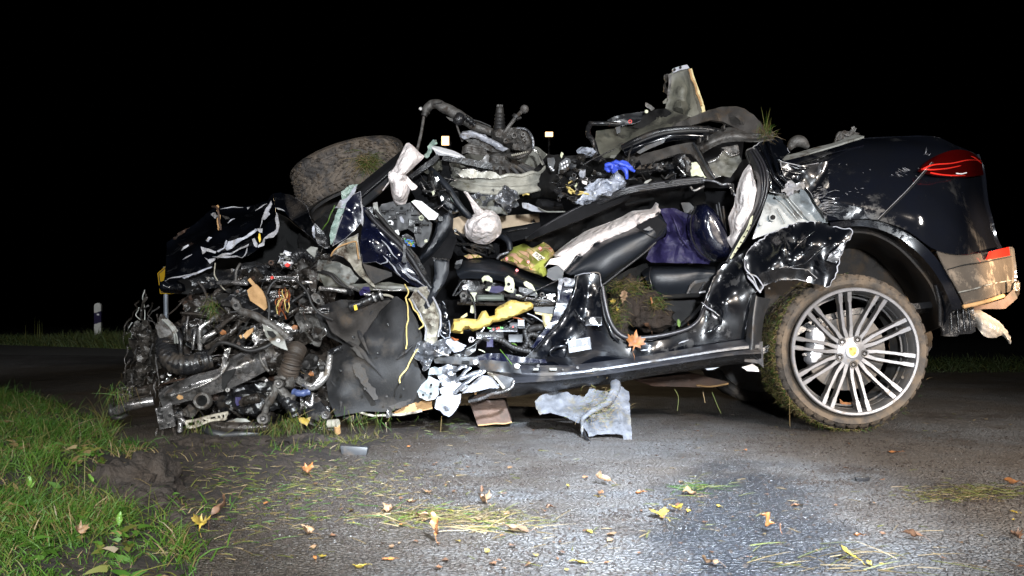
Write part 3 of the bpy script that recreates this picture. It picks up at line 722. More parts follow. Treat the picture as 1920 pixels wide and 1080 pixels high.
for a in [
 (1130, 911, 38, 'oval', leaf_t, 'tan curled leaf with its back arched in mid road, below the felt mat', 1.0, 80, (20, 40)),
 (1120, 933, 20, 'oval', leaf_y, 'small yellow-green leaf just below the arched tan leaf', .5, 60),
 (1200, 927, 20, 'oval', leaf_o, 'small orange leaf lying alone to the right of the arched tan leaf', .7, 100),
 (1235, 972, 44, 'maple', leaf_y, 'bright yellow maple leaf on the wet asphalt in mid road', .45, 20, (10, 5)),
 (1268, 962, 32, 'maple', leaf_y, 'second yellow leaf touching the bright yellow maple leaf on its right', .6, 140, (15, 10)),
 (1293, 930, 36, 'oval', leaf_t, 'peach-brown folded leaf right above the yellow maple leaves, with grass on top', .9, 100, (5, 30)),
 (1280, 908, 18, 'oval', leaf_b, 'small rusty leaf above the peach-brown folded leaf', .8, 70),
 (1437, 1001, 44, 'oval', leaf_o, 'orange-brown curled leaf standing on edge on the painted shadow patch', 1.2, 75, (35, 20)),
 (1330, 1062, 40, 'oval', leaf_t, 'pale torn leaf at the lower picture edge below the painted shadow patch', .8, 60, (10, 20)),
 (1347, 952, 18, 'oval', leaf_y, 'small yellow-green leaf left of the painted shadow patch', .5, 15),
 (820, 1016, 52, 'oval', leaf_o, 'long orange leaf propped up on its edge in front of the grass heap', 1.0, -25, (55, -20)),
 (797, 975, 46, 'oval', leaf_t, 'long tan leaf lying on the left end of the pale grass heap', .5, 65, (8, 5)),
 (970, 1000, 50, 'oval', leaf_t, 'broad pale peach leaf at the right end of the grass heap', .5, 95, (8, 5)),
 (908, 948, 34, 'maple', leaf_t, 'crinkled pale brown maple leaf above the right end of the grass heap', .9, 30, (20, 0)),
 (903, 929, 18, 'oval', leaf_b, 'rust-brown leaf standing behind the crinkled pale brown leaf', 1.1, 10, (50, 0)),
 (1030, 954, 20, 'oval', leaf_b, 'small brown curled leaf between the grass heap and the yellow maple leaf', 1.0, 60),
 (803, 925, 26, 'maple', leaf_t, 'salmon star-shaped leaf on the muddy road edge', .6, 10),
 (772, 943, 24, 'oval', leaf_t, 'tan leaf lower left of the salmon-coloured star-shaped leaf', .6, 80),
 (730, 962, 36, 'maple', leaf_t, 'light brown maple leaf on the grass litter left of the grass heap', .8, 130),
 (785, 972, 22, 'oval', leaf_b, 'dark brown curled leaf at the left tip of the long tan leaf', .8, 10),
 (575, 893, 30, 'maple', leaf_o, 'orange leaf on the churned soil below the crushed front', .7, 30, (30, 0)),
 (577, 1005, 34, 'maple', leaf_t, 'yellow-brown lobed leaf on the asphalt at lower left', .8, 70, (15, 0)),
 (415, 993, 58, 'oval', leaf_b, 'large reddish brown leaf standing upright at the edge of the soil', .8, -50, (60, 10)),
 (375, 1003, 46, 'maple', leaf_y, 'amber maple leaf crumpled against the large reddish brown leaf', .9, 20, (30, 10)),
 (330, 988, 20, 'oval', leaf_b, 'small round brown leaf at the grass edge left of the amber maple leaf', .7, 0, (20, 0)),
 (150, 1058, 34, 'maple', leaf_t, 'tan leaf caught in the grass at the bottom of the verge', .9, 40, (50, 10), .05),
 (590, 1053, 18, 'oval', leaf_o, 'small orange leaf beside the dark crack at bottom left of the road', .6, 20, (20, 0)),
 (675, 1067, 30, 'oval', leaf_y, 'yellow-green leaf at the bottom edge left of the middle', .5, 100),
 (728, 1052, 26, 'oval', leaf_o, 'thin orange leaf sliver right of the yellow-green leaf at the bottom edge', .3, 85),
 (1085, 1058, 36, 'oval', leaf_y, 'pale yellow-green leaf at the bottom edge right of the middle', .4, 85, (5, 0)),
 (1105, 1000, 24, 'oval', leaf_y, 'faded yellow-green leaf below the right end of the grass heap', .5, 30),
 (1675, 850, 28, 'oval', leaf_o, 'flat orange-brown leaf on the dry asphalt below the alloy wheel', .3, 85),
 (1895, 909, 32, 'oval', leaf_o, 'orange leaf on the brown straw patch at the right edge', .8, 60, (10, 10)),
 (1900, 962, 20, 'oval', leaf_y, 'small pale yellow leaf under the brown straw patch at the right edge', .4, 20),
 (1710, 1015, 42, 'oval', leaf_b, 'dark purple-brown curled leaf on the right part of the road', .9, 70, (15, 20)),
 (1610, 1007, 20, 'oval', leaf_o, 'little orange leaf left of the dark purple-brown curled leaf', .6, 80),
 (1495, 950, 26, 'oval', leaf_b, 'faded brown leaf at the right border of the painted shadow patch', .5, 85),
 (1905, 1014, 34, 'maple', leaf_b, 'brown maple leaf cut by the right edge of the picture', .9, 30, (15, 0)),
 (1588, 1052, 52, 'oval', leaf_y, 'large yellow-green leaf lying across straw stems at the bottom right', .5, 25, (20, 10)),
 (1630, 1063, 20, 'oval', leaf_y, 'small vivid yellow leaf right next to the large yellow-green leaf', .6, 10, (20, 0)),
 (1655, 1060, 14, 'oval', leaf_y, 'tiny vivid yellow leaf at the far right of the straw stems', .6, 80),
 (1335, 1038, 12, 'oval', leaf_b, 'tiny brown scrap above the pale torn leaf at the lower edge', .6, 80),
 (225, 1020, 30, 'oval', leaf_g, 'bright green upright weed leaf in the front grass', .6, 10, (70, 0), .03),
 ]:
    leaf(*a)
for px, py, s, rz, lab in ((55, 945, 26, 30, 'pale green pointed weed leaf low in the left grass'), (62, 948, 20, -20, 'oval pale weed leaf beside the pointed weed leaf'), (170, 935, 22, 60, 'light green weed leaf left of the largest clod of earth'), (140, 900, 18, 20, 'round green weed leaf below the long bent stem')):
    leaf(px, py, s, 'oval', leaf_g, lab, .4, rz, (45, 0), .04)
g0 = G(0, 895, .05)
tube_pts = [P(-10, 876, 3.1), P(30, 874, 3.05), P(75, 886, 3.0), P(130, 900, 2.95)]
v, f = tube_geo(cr(tube_pts, 6), lambda t: .0028 * (1.1 - .5*t), 6); mk('bent_stem', v, f, leaf_g, tag=('long bright yellow-green plant stem bent over the grass at the left edge', 'stem'))
for px, py, lab in ((665, 852, 'crushed grey plastic cap lying on soil under the wheel liner'), (1617, 902, 'small black plastic fragment on the asphalt below the alloy wheel')):
    g = G(px, py); s = .05 if px < 900 else .022
    v, f = box_geo((-s, -s*.4, 0), (s, s*.4, s*.7), s*.12); v = [g + Vector((p.x*(1 + .2*p.z/s), p.y, p.z + noise.noise(p*30)*s*.25)) for p in v]
    o = mk('plastic_fragment', v, f, plastic_g if px < 900 else plastic, tag=(lab, 'debris'))

# ------------------------------------------------------------------ far side of the side road
items = []
for _ in range(15000):
    px = R.uniform(-80, 330); t = (px + 80) / 410; Yb = 21.5 - 5.5 * t + abs(R.gauss(0, 1.8)); X = (px - 960) / F * Yb
    clump = noise.noise(Vector((X * .55, 0, 3))) 
    ln = R.uniform(.12, .36) * (1 + 1.0 * clump) + (.12 if abs(px - 225) < 55 else 0)
    items.append((Vector((X, Yb, -.03)), Vector((R.gauss(0, .3), R.gauss(0, .3), 1)).normalized(), max(.08, ln), R.uniform(.006, .014), R.uniform(.1, .8), 0 if R.random() < .7 else 1))
for px in (300/4.5, 322/4.5, 340/4.5, 215/4.5, 350/4.5):
    for _ in range(3):
        Yb = 20; items.append((Vector(((px+R.uniform(-2,2)-960)/F*Yb, Yb, 0)), Vector((R.gauss(0,.04), 0, 1)).normalized(), R.uniform(.45, .75), .012, .03, 1))
blades('roadside_grass', items, [grass_far, grass_b], 4, tag=('rough dark grass on the far side of the side road', 'grass', None, 'stuff'))
items = []
for _ in range(9000):
    Yb = R.uniform(8.9, 12); X = R.uniform(2.6, 8.5)
    items.append((Vector((X, Yb, -.03)), Vector((R.gauss(0, .4), R.gauss(0, .4), 1)).normalized(), R.uniform(.06, .2), R.uniform(.005, .01), R.uniform(.1, .8), 0 if R.random() < .8 else 1))
blades('field_grass', items, [grass_far, grass_b], 5, tag=('dark grass beside the road behind the rear bumper', 'grass', None, 'stuff'))

# white delineator post
Yp = 21.0; b0 = P(184.5, 643, Yp); b0.z = 0
dp = empty('delineator_post', b0, 'white roadside delineator post with a slanted black band in the far grass', 'marker post')
hw = 6.2 / F * Yp; ht = .99
def post_piece(nm, z0, z1, s0, s1, mat, grow=0, rnd=False):
    ou = [(-hw-grow, z0), (hw+grow, z0 + s0), (hw+grow, z1 + s1), (-hw-grow, z1)]
    if rnd: ou = [(-hw, z0), (hw, z0+s0), (hw, ht-.06), (hw*.7, ht-.015), (0, ht), (-hw*.8, ht-.03), (-hw, ht-.08)]
    n = len(ou); vs = [b0 + Vector((x, -.05-grow, z)) for x, z in ou] + [b0 + Vector((x*.75, .06+grow, z)) for x, z in ou]
    fs = [tuple(range(n)), tuple(range(2*n-1, n-1, -1))] + [(i, i+n, (i+1)%n+n, (i+1)%n) for i in range(n)]
    return mk(nm, vs, fs, mat, dp, smooth=False)
post_piece('post_shaft', 0, .46, 0, .05, post_w)
post_piece('black_band', .46, .735, .05, .05, post_b, .001)
post_piece('post_top', .735, ht, .05, 0, post_w, 0, True)
v, f = box_geo((b0.x-.01, b0.y-.058, .68), (b0.x+.045, b0.y-.050, .72)); mk('reflector', v, f, white, dp, smooth=False)

# yellow road sign behind the crumpled hood
Ys = 9.0; sb = P(310, 660, Ys); sb.z = 0
sg = empty('road_sign', sb, 'yellow arrow-shaped road sign on a grey pole behind the crumpled hood', 'road sign')
ou = [(295, 512), (311, 498.5), (345, 498), (352, 525), (345, 551), (300, 551)]
q = [P(a, b, Ys) for a, b in ou]; n = len(q)
mk('sign_plate', q + [p + Vector((0, .015, 0)) for p in q], [tuple(range(n)), tuple(range(2*n-1, n-1, -1))] + [(i, i+n, (i+1)%n+n, (i+1)%n) for i in range(n)], sign_y, sg, smooth=False)
q2 = [(p - Vector((0,.002,0))) for p in q]; c = sum(q2, Vector())/n
ri = []; 
for i in range(n): ri.append(c + (q2[i]-c)*.93)
ri2 = [c + (p-c)*.88 for p in q2]
mk('sign_border', ri + ri2, [(i, (i+1)%n, (i+1)%n+n, i+n) for i in range(n)], post_b, sg, smooth=False, recalc=False)
v, f = tube_geo([Vector((sb.x, Ys+.04, -.02)), P(310, 500, Ys+.04)], .024, 14); mk('pole', v, f, signpole, sg)
v, f = box_geo((sb.x-.04, Ys+.015, 1.0), (sb.x+.04, Ys+.07, 1.03), .004); mk('clamp', v, f, signpole, sg)

# two lit flood lamps on a mast each, far behind the wreck
def flood(px, py, wp, hp, Yf, label):
    c = P(px, py, Yf); hx = wp / 2 / F * Yf; hz = hp / 2 / F * Yf
    e = empty('flood_lamp', Vector((c.x, c.y, 0)), label, 'flood lamp', 'lit flood lamps behind the wreck')
    v, f = box_geo((c.x-hx*1.12, c.y, c.z-hz*1.12), (c.x+hx*1.12, c.y+.12, c.z+hz*1.12), .012); mk('lamp_housing', v, f, plastic, e)
    v, f = box_geo((c.x-hx, c.y-.012, c.z-hz), (c.x+hx, c.y-.003, c.z+hz), .004)
    v = [Vector((c.x + (q.x-c.x)*(1 - .22*abs((q.z-c.z)/hz)**3), q.y, q.z)) for q in v]
    mk('lamp_glass', v, f, material('lit_lamp_glass', (1, 1, 1), emit=(1, .58, .24), es=3.6), e)
    v, f = tube_geo([Vector((c.x, c.y+.07, -.03)), Vector((c.x, c.y+.07, c.z-hz))], .025, 10); mk('mast', v, f, plastic, e)
    for k in (-1, 0, 1):
        v, f = tube_geo([Vector((c.x, c.y+.07, .5)), Vector((c.x+k*.5, c.y+.07+(.45 if k == 0 else -.2), -.02))], .015, 8); mk('leg', v, f, plastic, e)
    v, f = tube_geo([Vector((c.x-hx*1.2, c.y+.06, c.z)), Vector((c.x-hx*1.2, c.y+.07, c.z-hz*1.5)), Vector((c.x+hx*1.2, c.y+.07, c.z-hz*1.5)), Vector((c.x+hx*1.2, c.y+.06, c.z))], .01, 6); mk('bracket', v, f, plastic, e)
    d = bpy.data.lights.new('flood_light', 'SPOT'); d.energy = 90; d.color = (1, .75, .45); d.shadow_soft_size = hx; d.spot_size = math.radians(110)
    lo = bpy.data.objects.new('flood_light', d); COL.objects.link(lo); lo.parent = e; lo.location = Vector((0, -.05, c.z)); lo.rotation_euler = (math.radians(-80), 0, 0)
flood(835, 264, 17, 17, 14, 'square lit flood lamp glowing warm white, left one behind the torn suspension arm')
flood(1029.5, 252, 17, 9, 15, 'narrow lit flood lamp glowing warm white, right one behind the upturned wheel rim')
# ------------------------------------------------------------------ the wreck: body
CAR = empty('wrecked_car', Vector((.2, 4.9, 0)), 'crushed black car with its front torn open and roof cut away on the road', 'car')
def S(name, z, pts, mat, Y=4.1, **k): return sheet(name, z, pts, mat, CAR, Y, **k)
def U(name, z, pts, r, mat, Y=4.1, **k): return tube(name, z, pts, r, mat, CAR, Y, **k)

# rear quarter panel + mirrored far side
def X(px, py, Y): return (px, py, Y)
rq = [
 [X(1470,292,4.32), X(1530,286,4.36), X(1600,262,4.42), X(1680,256,4.45), X(1750,256,4.47), X(1790,272,4.47), X(1832,290,4.62)],
 [X(1478,312,4.20), X(1535,302,4.22), X(1600,278,4.26), X(1680,280,4.26), X(1740,286,4.27), X(1795,300,4.32), X(1843,322,4.62)],
 [X(1510,330,4.13), X(1550,325,4.14), X(1610,318,4.13), X(1680,325,4.12), X(1735,335,4.13), X(1795,352,4.22), X(1849,376,4.60)],
 [X(1530,365,4.10), X(1565,370,4.07), X(1620,372,4.05), X(1680,378,4.03), X(1740,388,4.02), X(1800,402,4.13), X(1858,412,4.57)],
 [X(1548,398,4.09), X(1580,398,4.07), X(1632,398,4.03), X(1690,412,4.005), X(1750,432,3.995), X(1810,440,4.10), X(1866,446,4.56)],
 [X(1552,414,4.10), X(1585,412,4.07), X(1640,412,4.02), X(1700,432,3.99), X(1757,470,3.98), X(1815,478,4.10), X(1880,474,4.56)],
]
surf('quarter_panel', 'X', rq, paint_dusty, CAR, n=6, amp=.012, fr=2.2, th=.006)
# mirrored far-side panel, roof deck and tailgate
def mirror(rows, dy=9.95): return [[(lambda w: Vector((w.x, dy - w.y, w.z)))(W('X', p, 4)) for p in r] for r in rows]
v, f = surf_geo(mirror(rq), 4, .02, 3, 3, .006); mk('far_quarter_panel', v, f, paint, CAR)
nr = [W('X', p, 4) for p in rq[0]]; fr_ = mirror(rq)[0]
v, f = surf_geo([nr, [a.lerp(b, .5) + Vector((0, 0, .03)) for a, b in zip(nr, fr_)], fr_], 4, .02, 3, 5, .01); mk('rear_deck', v, f, paint_dusty, CAR)
te = [W('X', r[-1], 4) for r in rq]; tf = [r[-1] for r in mirror(rq)]
v, f = surf_geo([[a, a.lerp(b, .15) + Vector((.05, 0, 0)), a.lerp(b, .5) + Vector((.09, 0, 0)), a.lerp(b, .85) + Vector((.05, 0, 0)), b] for a, b in zip(te, tf)], 4, 0, 3, 5, .01); mk('tailgate', v, f, paint_dusty, CAR)
# roof gutter ledge above the quarter panel
surf('roof_ledge', 'J', [[(520,262,4.2),(620,240,4.24),(720,205,4.28),(850,165,4.34),(1016,112,4.42)], [(505,235,4.3),(600,215,4.34),(720,180,4.38),(840,150,4.42),(960,100,4.5)]], primer_g, CAR, n=5, amp=.004, fr=9, th=.01)
surf('gutter_seal', 'J', [[(520,285,4.16),(640,262,4.18),(800,215,4.22),(1016,165,4.27)], [(520,262,4.19),(620,240,4.23),(800,190,4.30),(1016,125,4.38)]], paint_dusty, CAR, n=5, amp=.004, th=.006)
U('torn_hinge', 'J', [(840,150,4.5),(870,90,4.5),(930,110,4.5),(960,60,4.5),(950,95,4.5),(985,100,4.5)], .007, castm, wob=.012)
S('torn_bracket', 'J', [(845,140),(855,95),(900,75),(930,85),(940,55),(970,65),(965,90),(990,95),(900,130)], castm, 4.5, amp=.015, fr=25, res=4)
U('shiny_cap', 'J', [(570,190,4.7),(600,150,4.7),(640,145,4.7),(685,180,4.7)], lambda t: .012 + .022*math.sin(t*3.14), castm, seg=12)
# scratches: scraped-through paint as thin raised curls of primer
def scratches(z, cx, cy, sx, sy, n, ang, L, Y, mat=primer, r=.0009):
    rg = random.Random(n + int(cx)); G_ = []
    for _ in range(n):
        a = rg.gauss(cx, sx), rg.gauss(cy, sy); an = math.radians(ang + rg.gauss(0, 14)); l = rg.uniform(.3, 1) * L
        p0 = W(z, a, Y); p1 = W(z, (a[0] + math.cos(an)*l, a[1] - math.sin(an)*l), Y); md = (p0+p1)/2 + Vector((0, 0, rg.gauss(0, .002)))
        G_.append(tube_geo([p0, md, p1], lambda t: r * (1 - abs(2*t-1)**2) + .0002, 4, flat=.6))
    v, f = join(*G_); return mk('scratch_marks', v, f, mat, CAR)
tail_Y = 4.0
def qproj(px, py):
    """depth of the quarter panel at a picture position"""
    best = None
    for r in rq:
        for p in r:
            d = (p[0]-px)**2 + (p[1]-py)**2
            if best is None or d < best[0]: best = (d, p[2])
    ws = sy = 0
    for r in rq:
        for p in r:
            wq = 1 / ((p[0]-px)**2 + (p[1]-py)**2 + 9)**1.6; ws += wq; sy += wq * p[2]
    return sy / ws
def qscr(cx, cy, sx, sy, n, ang, L):
    rg = random.Random(n + int(cx)); G_ = []
    for _ in range(n):
        x, y = rg.gauss(cx, sx), rg.gauss(cy, sy); an = math.radians(ang + rg.gauss(0, 12)); l = rg.uniform(.3, 1)*L
        x1, y1 = x + math.cos(an)*l, y - math.sin(an)*l
        G_.append(tube_geo([P(x, y, qproj(x, y) - .018), P((x+x1)/2, (y+y1)/2, qproj((x+x1)/2, (y+y1)/2) - .02), P(x1, y1, qproj(x1, y1) - .018)], lambda t: .0008*(1-abs(2*t-1)**2)+.0002, 4))
    v, f = join(*G_); mk('scratch_marks', v, f, primer, CAR)
qscr(1536, 352, 8, 24, 46, 15, 13); qscr(1545, 378, 8, 10, 40, 5, 22); qscr(1695, 322, 10, 7, 22, -25, 16); qscr(1735, 300, 8, 6, 14, 45, 18)
qscr(1662, 286, 5, 5, 10, -20, 10); qscr(1585, 302, 8, 5, 16, 60, 10); qscr(1630, 325, 8, 4, 8, 0, 10); qscr(1700, 334, 10, 5, 14, -30, 14); qscr(1600, 350, 14, 10, 12, -15, 8)
# seam between quarter panel and bumper cover
U('panel_seam', 'X', [(1757,292,4.235),(1735,318,4.09),(1705,352,4.05),(1675,382,4.025),(1646,411,4.0)], .0013, primer)
U('panel_gap', 'X', [(1759,294,4.23),(1737,320,4.085),(1707,354,4.045),(1677,384,4.02),(1648,413,3.995)], .003, dark_m)
# bumper cover
bq = [
 [X(1757,470,3.985), X(1790,476,4.04), X(1825,478,4.14), X(1880,474,4.56)],
 [X(1762,482,3.97), X(1795,484,4.02), X(1835,476,4.13), X(1896,466,4.54)],
 [X(1774,505,3.96), X(1805,500,4.02), X(1845,494,4.12), X(1899,482,4.52)],
 [X(1788,528,3.96), X(1815,522,4.02), X(1850,514,4.12), X(1902,505,4.50)],
 [X(1798,547,3.97), X(1825,541,4.03), X(1860,530,4.14), X(1902,524,4.50)],
 [X(1808,571,4.02), X(1840,563,4.07), X(1870,554,4.18), X(1898,545,4.48)],
]
surf('rear_bumper', 'X', bq, bumper_m, CAR, n=6, amp=.003, th=.006)
v, f = surf_geo(mirror(bq), 3, .01, 3, 3, .006); mk('far_bumper_side', v, f, bumper_m, CAR)
te = [W('X', r[-1], 4) for r in bq]; tf = [r[-1] for r in mirror(bq)]
v, f = surf_geo([[a, a.lerp(b, .15) + Vector((.06, 0, 0)), a.lerp(b, .5) + Vector((.10, 0, 0)), a.lerp(b, .85) + Vector((.06, 0, 0)), b] for a, b in zip(te, tf)], 4, 0, 3, 5, .01); mk('rear_bumper_center', v, f, bumper_m, CAR)
U('bumper_gap', 'X', [(1777,505,3.955),(1810,496,4.012),(1848,491,4.11),(1897,481,4.50)], .0022, dark_m)
U('bumper_lip', 'X', [(1798,548,3.96),(1826,542,4.02),(1860,532,4.13),(1900,525,4.49)], .0035, primer_g)
U('bumper_strip', 'X', [(1806,575,4.01),(1845,566,4.05),(1882,554,4.17)], .009, tan, flat=.6)
S('tow_hook', 'K', [(755,865),(800,850),(830,800),(835,765),(855,750),(866,762),(862,815),(835,850),(790,872)], oily, 4.3, amp=.01, th=.02, bulge=.02, bw=6)
S('bumper_underside', 'K', [(605,880),(700,862),(790,835),(835,790),(850,830),(800,880),(690,885),(640,895)], wood, 4.2, amp=.01)
surf('reflector', 'X', [[X(1857,472,4.118),X(1875,467,4.255),X(1892,463,4.44)], [X(1851,487,4.11),X(1872,483,4.235),X(1894,479,4.45)]], lens_rb, CAR, n=3, th=.006)
# tail light: outer lens and glowing-red guide bars
surf('tail_light', 'X', [
 [X(1748,296,4.20),X(1765,288,4.23),X(1790,281,4.30),X(1818,284,4.42),X(1840,300,4.58)],
 [X(1734,306,4.15),X(1760,302,4.17),X(1792,299,4.25),X(1820,302,4.37),X(1842,312,4.57)],
 [X(1723,318,4.10),X(1757,328,4.12),X(1792,332,4.21),X(1822,331,4.34),X(1844,328,4.56)]], lens_d, CAR, n=5, th=.012)
tl = bpy.data.objects['tail_light']
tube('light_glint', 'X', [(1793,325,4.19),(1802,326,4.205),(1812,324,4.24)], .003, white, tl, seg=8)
for a in ([(1728,318,4.095),(1750,309,4.12),(1785,306,4.21),(1815,300,4.34),(1838,301,4.56)], [(1730,317,4.09),(1750,318,4.10),(1780,315,4.18),(1812,308,4.32)], [(1745,324,4.10),(1770,328,4.14),(1800,329,4.22),(1835,327,4.50)], [(1815,292,4.38),(1828,296,4.46),(1840,306,4.56)]):
    tube('light_guide', 'X', a, lambda t: .0042*(1-.4*t), lens_rb, tl, seg=8, flat=.7)
0 and S('lens_panel', 'X', [(1742,308,4.13),(1765,298,4.17),(1800,290,4.28),(1832,293,4.47),(1840,302,4.55),(1800,303,4.26),(1765,310,4.14)], lens_r, amp=0, th=.003)

# wheel arch: trim, liner and mud flap
def arc_strip(name, inner, outer, mat, n=6, th=.01, **k): return surf(name, 'X', [outer, inner], mat, CAR, n=n, th=th, **k)
outer = [X(1556,418,4.10), X(1600,412,4.08), X(1650,416,4.04), X(1700,436,4.01), X(1745,472,3.985), X(1775,512,3.98), X(1795,552,3.99), X(1808,578,4.03)]
inner_ = [X(1560,430,4.12), X(1600,424,4.09), X(1645,429,4.05), X(1690,449,4.02), X(1730,483,3.995), X(1760,522,3.99), X(1778,558,4.0), X(1786,582,4.04)]
arc_strip('wheel_arch_trim', inner_, outer, paint_dusty)
inn2 = [X(1562,438,4.2), X(1600,433,4.18), X(1640,438,4.14), X(1682,460,4.1), X(1718,494,4.09), X(1748,534,4.08), X(1762,572,4.08), X(1768,612,4.1)]
arc_strip('arch_inner_lip', inn2, inner_, paint)
deep = [X(1545,470,4.75), X(1590,462,4.75), X(1625,468,4.75), X(1655,490,4.75), X(1682,520,4.75), X(1705,556,4.75), X(1716,592,4.75), X(1722,630,4.75)]
arc_strip('wheel_well_liner', deep, inn2, felt_b)
S('wheel_well_back', 'X', [(1430,430),(1545,425),(1600,430),(1680,470),(1745,560),(1748,650),(1700,700),(1440,700)], felt_b, 4.78, amp=.015, th=.02)
S('mud_flap', 'K', [(495,800),(520,815),(600,830),(655,875),(662,985),(640,995),(585,998),(570,1008),(512,1008),(500,960),(500,880)], plastic, 4.12, amp=.012, fr=14, th=.02)
for i, (a, b) in enumerate((((545,860),(552,985)), ((575,865),(585,990)), ((600,870),(612,985)), ((628,880),(640,980)))):
    U('flap_rib', 'K', [(*a, 4.09), (*b, 4.09)], .006, plastic)
U('arch_liner_edge', 'K', [(478,770,4.05),(495,850,4.06),(498,960,4.08)], .009, plastic)
# woven exhaust sleeve hanging below the bumper
surf('exhaust_sleeve', 'K', [[(650,868,4.3),(690,892,4.26),(740,922,4.26),(775,945,4.27),(800,975,4.28),(822,1010,4.28)], [(652,915,4.24),(690,940,4.2),(735,960,4.2),(770,975,4.22),(795,995,4.25),(825,1042,4.27)], [(660,962,4.26),(680,985,4.22),(705,1010,4.22),(750,1015,4.24),(785,1005,4.27),(815,1040,4.28)]], mesh_m, CAR, n=8, th=.004, fn=lambda p: p + Vector((0, .002 * math.sin(p.x*260) + .002*math.sin(p.z*260 + p.x*130), 0)))

# C pillar, seals, grey inner panel, torn door skin
S('pillar_panel', 'J', [(352,182,4.14),(400,148,4.18),(490,122,4.3),(525,126,4.34),(575,210,4.3),(512,262,4.22),(522,300,4.15),(560,362,4.1),(602,402,4.08),(572,462,4.05),(530,452,4.06),(452,440,4.08),(438,350,4.08),(405,265,4.1)], paint, amp=.014, fr=14, res=5, edge=primer, jag=1.5)
for a in ([(400,160,4.15),(440,250,4.08),(480,350,4.04),(540,425,4.02)], [(440,140,4.2),(480,240,4.12),(510,330,4.06),(570,400,4.04)], [(372,175,4.13),(425,280,4.06),(455,370,4.04),(462,430,4.04)]):
    U('pillar_rib', 'J', a, .008, paint, n=8, flat=.8)
for a in ([(505,258,4.12),(600,300,4.1),(700,300,4.1),(800,268,4.15)], [(520,310,4.1),(620,335,4.1),(720,310,4.1)], [(545,360,4.08),(620,380,4.09),(660,350,4.1)]):
    U('body_crease', 'J', a, lambda t: .012*(1-.6*t), paint, n=8, wob=.004)
S('torn_joint', 'J', [(520,440),(560,380),(590,375),(600,410),(640,385),(665,400),(655,435),(610,430),(580,465),(550,455)], primer, 4.02, amp=.02, fr=28, res=3.5, th=.003, jag=1.5)
S('dented_panel', 'J', [(515,262),(640,290),(800,262),(810,400),(800,560),(790,600),(735,520),(690,440),(655,400),(600,400),(540,360)], paint, 4.09, amp=.016, fr=10, res=6, edge=primer, hints=[(620,340,4.13),(700,350,4.07)])
S('inner_panel', 'J', [(447,455),(530,455),(572,468),(620,420),(665,412),(705,462),(745,532),(803,600),(800,628),(700,628),(610,628),(540,658),(352,724),(400,590),(432,500)], inner_grey, 4.16, amp=.004, fr=6, res=7, edge=primer_w, hints=[(660,460,4.16),(640,520,4.2)])
for a in ([(485,470,4.14),(560,540,4.14),(620,612,4.14)], [(535,462,4.14),(590,530,4.14),(650,600,4.14)], [(560,470,4.14),(640,560,4.14),(690,615,4.16)], [(500,540,4.14),(548,630,4.14)]):
    U('pressed_rib', 'J', a, .0045, inner_grey, n=5)
def disc_at(name, z, u, v_, r, mat, Y, par=CAR, th=.006, seg=18, hole=None, ax=(0, -1, 0), sq=1):
    c = W(z, (u, v_), Y); q = Vector(ax).to_track_quat('Z', 'Y').to_matrix().to_4x4(); M = Matrix.Translation(c) @ q
    g = lathe_geo([(0, th), (r*.9, th), (r, th*.7), (r, 0)], seg, M) if not hole else ring_geo([(hole, 0), (hole, th), (r, th), (r, 0)], seg, M)
    return mk(name, g[0], g[1], mat, par, sharp=35)
disc_at('panel_hole', 'J', 471, 596, .012, dark_m, 4.14, th=.012); disc_at('hole_rim', 'J', 471, 596, .019, inner_grey, 4.143, hole=.011)
disc_at('panel_plug', 'J', 402, 634, .010, inner_grey, 4.14); U('panel_slot', 'J', [(478,478,4.145),(498,484,4.145)], .005, dark_m)
SK = [(300,842,4.08),(345,770,4.10),(440,700,4.10),(540,655,4.08),(622,622,4.03),(750,618,3.99),(832,652,3.97),(880,662,3.95),(925,662,3.92),(944,680,3.90),(930,730,3.9),(908,742,3.92),(870,830,3.93),(838,960,3.94),(800,1010,3.94),(700,985,3.97),(620,965,3.98),(520,970,3.99),(420,1000,4.0),(398,1038,4.0),(345,980,4.04),(320,930,4.05),(305,890,4.06)]
S('torn_door_skin', 'J', SK, paint, amp=.016, fr=6, res=4.5, edge=primer_w, er=.003, jag=2, hints=[(450,780,4.06),(540,780,3.96),(600,740,4.02),(620,850,3.94),(700,760,3.90),(720,880,4.0),(760,860,3.9),(860,760,3.88),(480,900,3.98)])
for a in ([(530,700,4.02),(560,790,3.93),(565,870,3.94)], [(820,740,3.9),(740,800,3.88),(660,870,3.9),(560,890,3.92)], [(590,800,3.93),(640,740,3.95),(720,680,3.93)]):
    U('skin_crease', 'J', a, lambda t: .005 * (1 - abs(2*t-1)) + .0015, paint, n=8, wob=.003)
S('door_skin_lip', 'J', [(385,940,3.97),(460,905,3.95),(560,890,3.95),(680,910,3.95),(740,960,3.95),(700,985,3.98),(620,962,3.98),(520,968,3.98),(420,995,4.0)], plastic, amp=.01, fr=12, res=5, edge=primer)
U('torn_rim', 'J', [(300,842,4.06),(318,920,4.02),(330,960,4.0),(372,1005,3.99),(400,1040,3.98)], .0045, primer_w, wob=.006)
U('torn_rim', 'J', [(318,930,4.0),(365,945,3.99),(395,975,3.98),(410,1000,3.98)], .0035, primer_w, wob=.006)
S('torn_foil', 'J', [(790,850,3.9),(830,800,3.89),(880,750,3.88),(910,740,3.88),(880,810,3.88),(850,870,3.88)], foil, amp=.012, fr=20, res=4)
for (u, v_) in ((622,742),(668,911),(812,720),(450,1018)): disc_at('rivet', 'J', u, v_, .005, castm, 3.87 if v_ < 800 else 3.93)

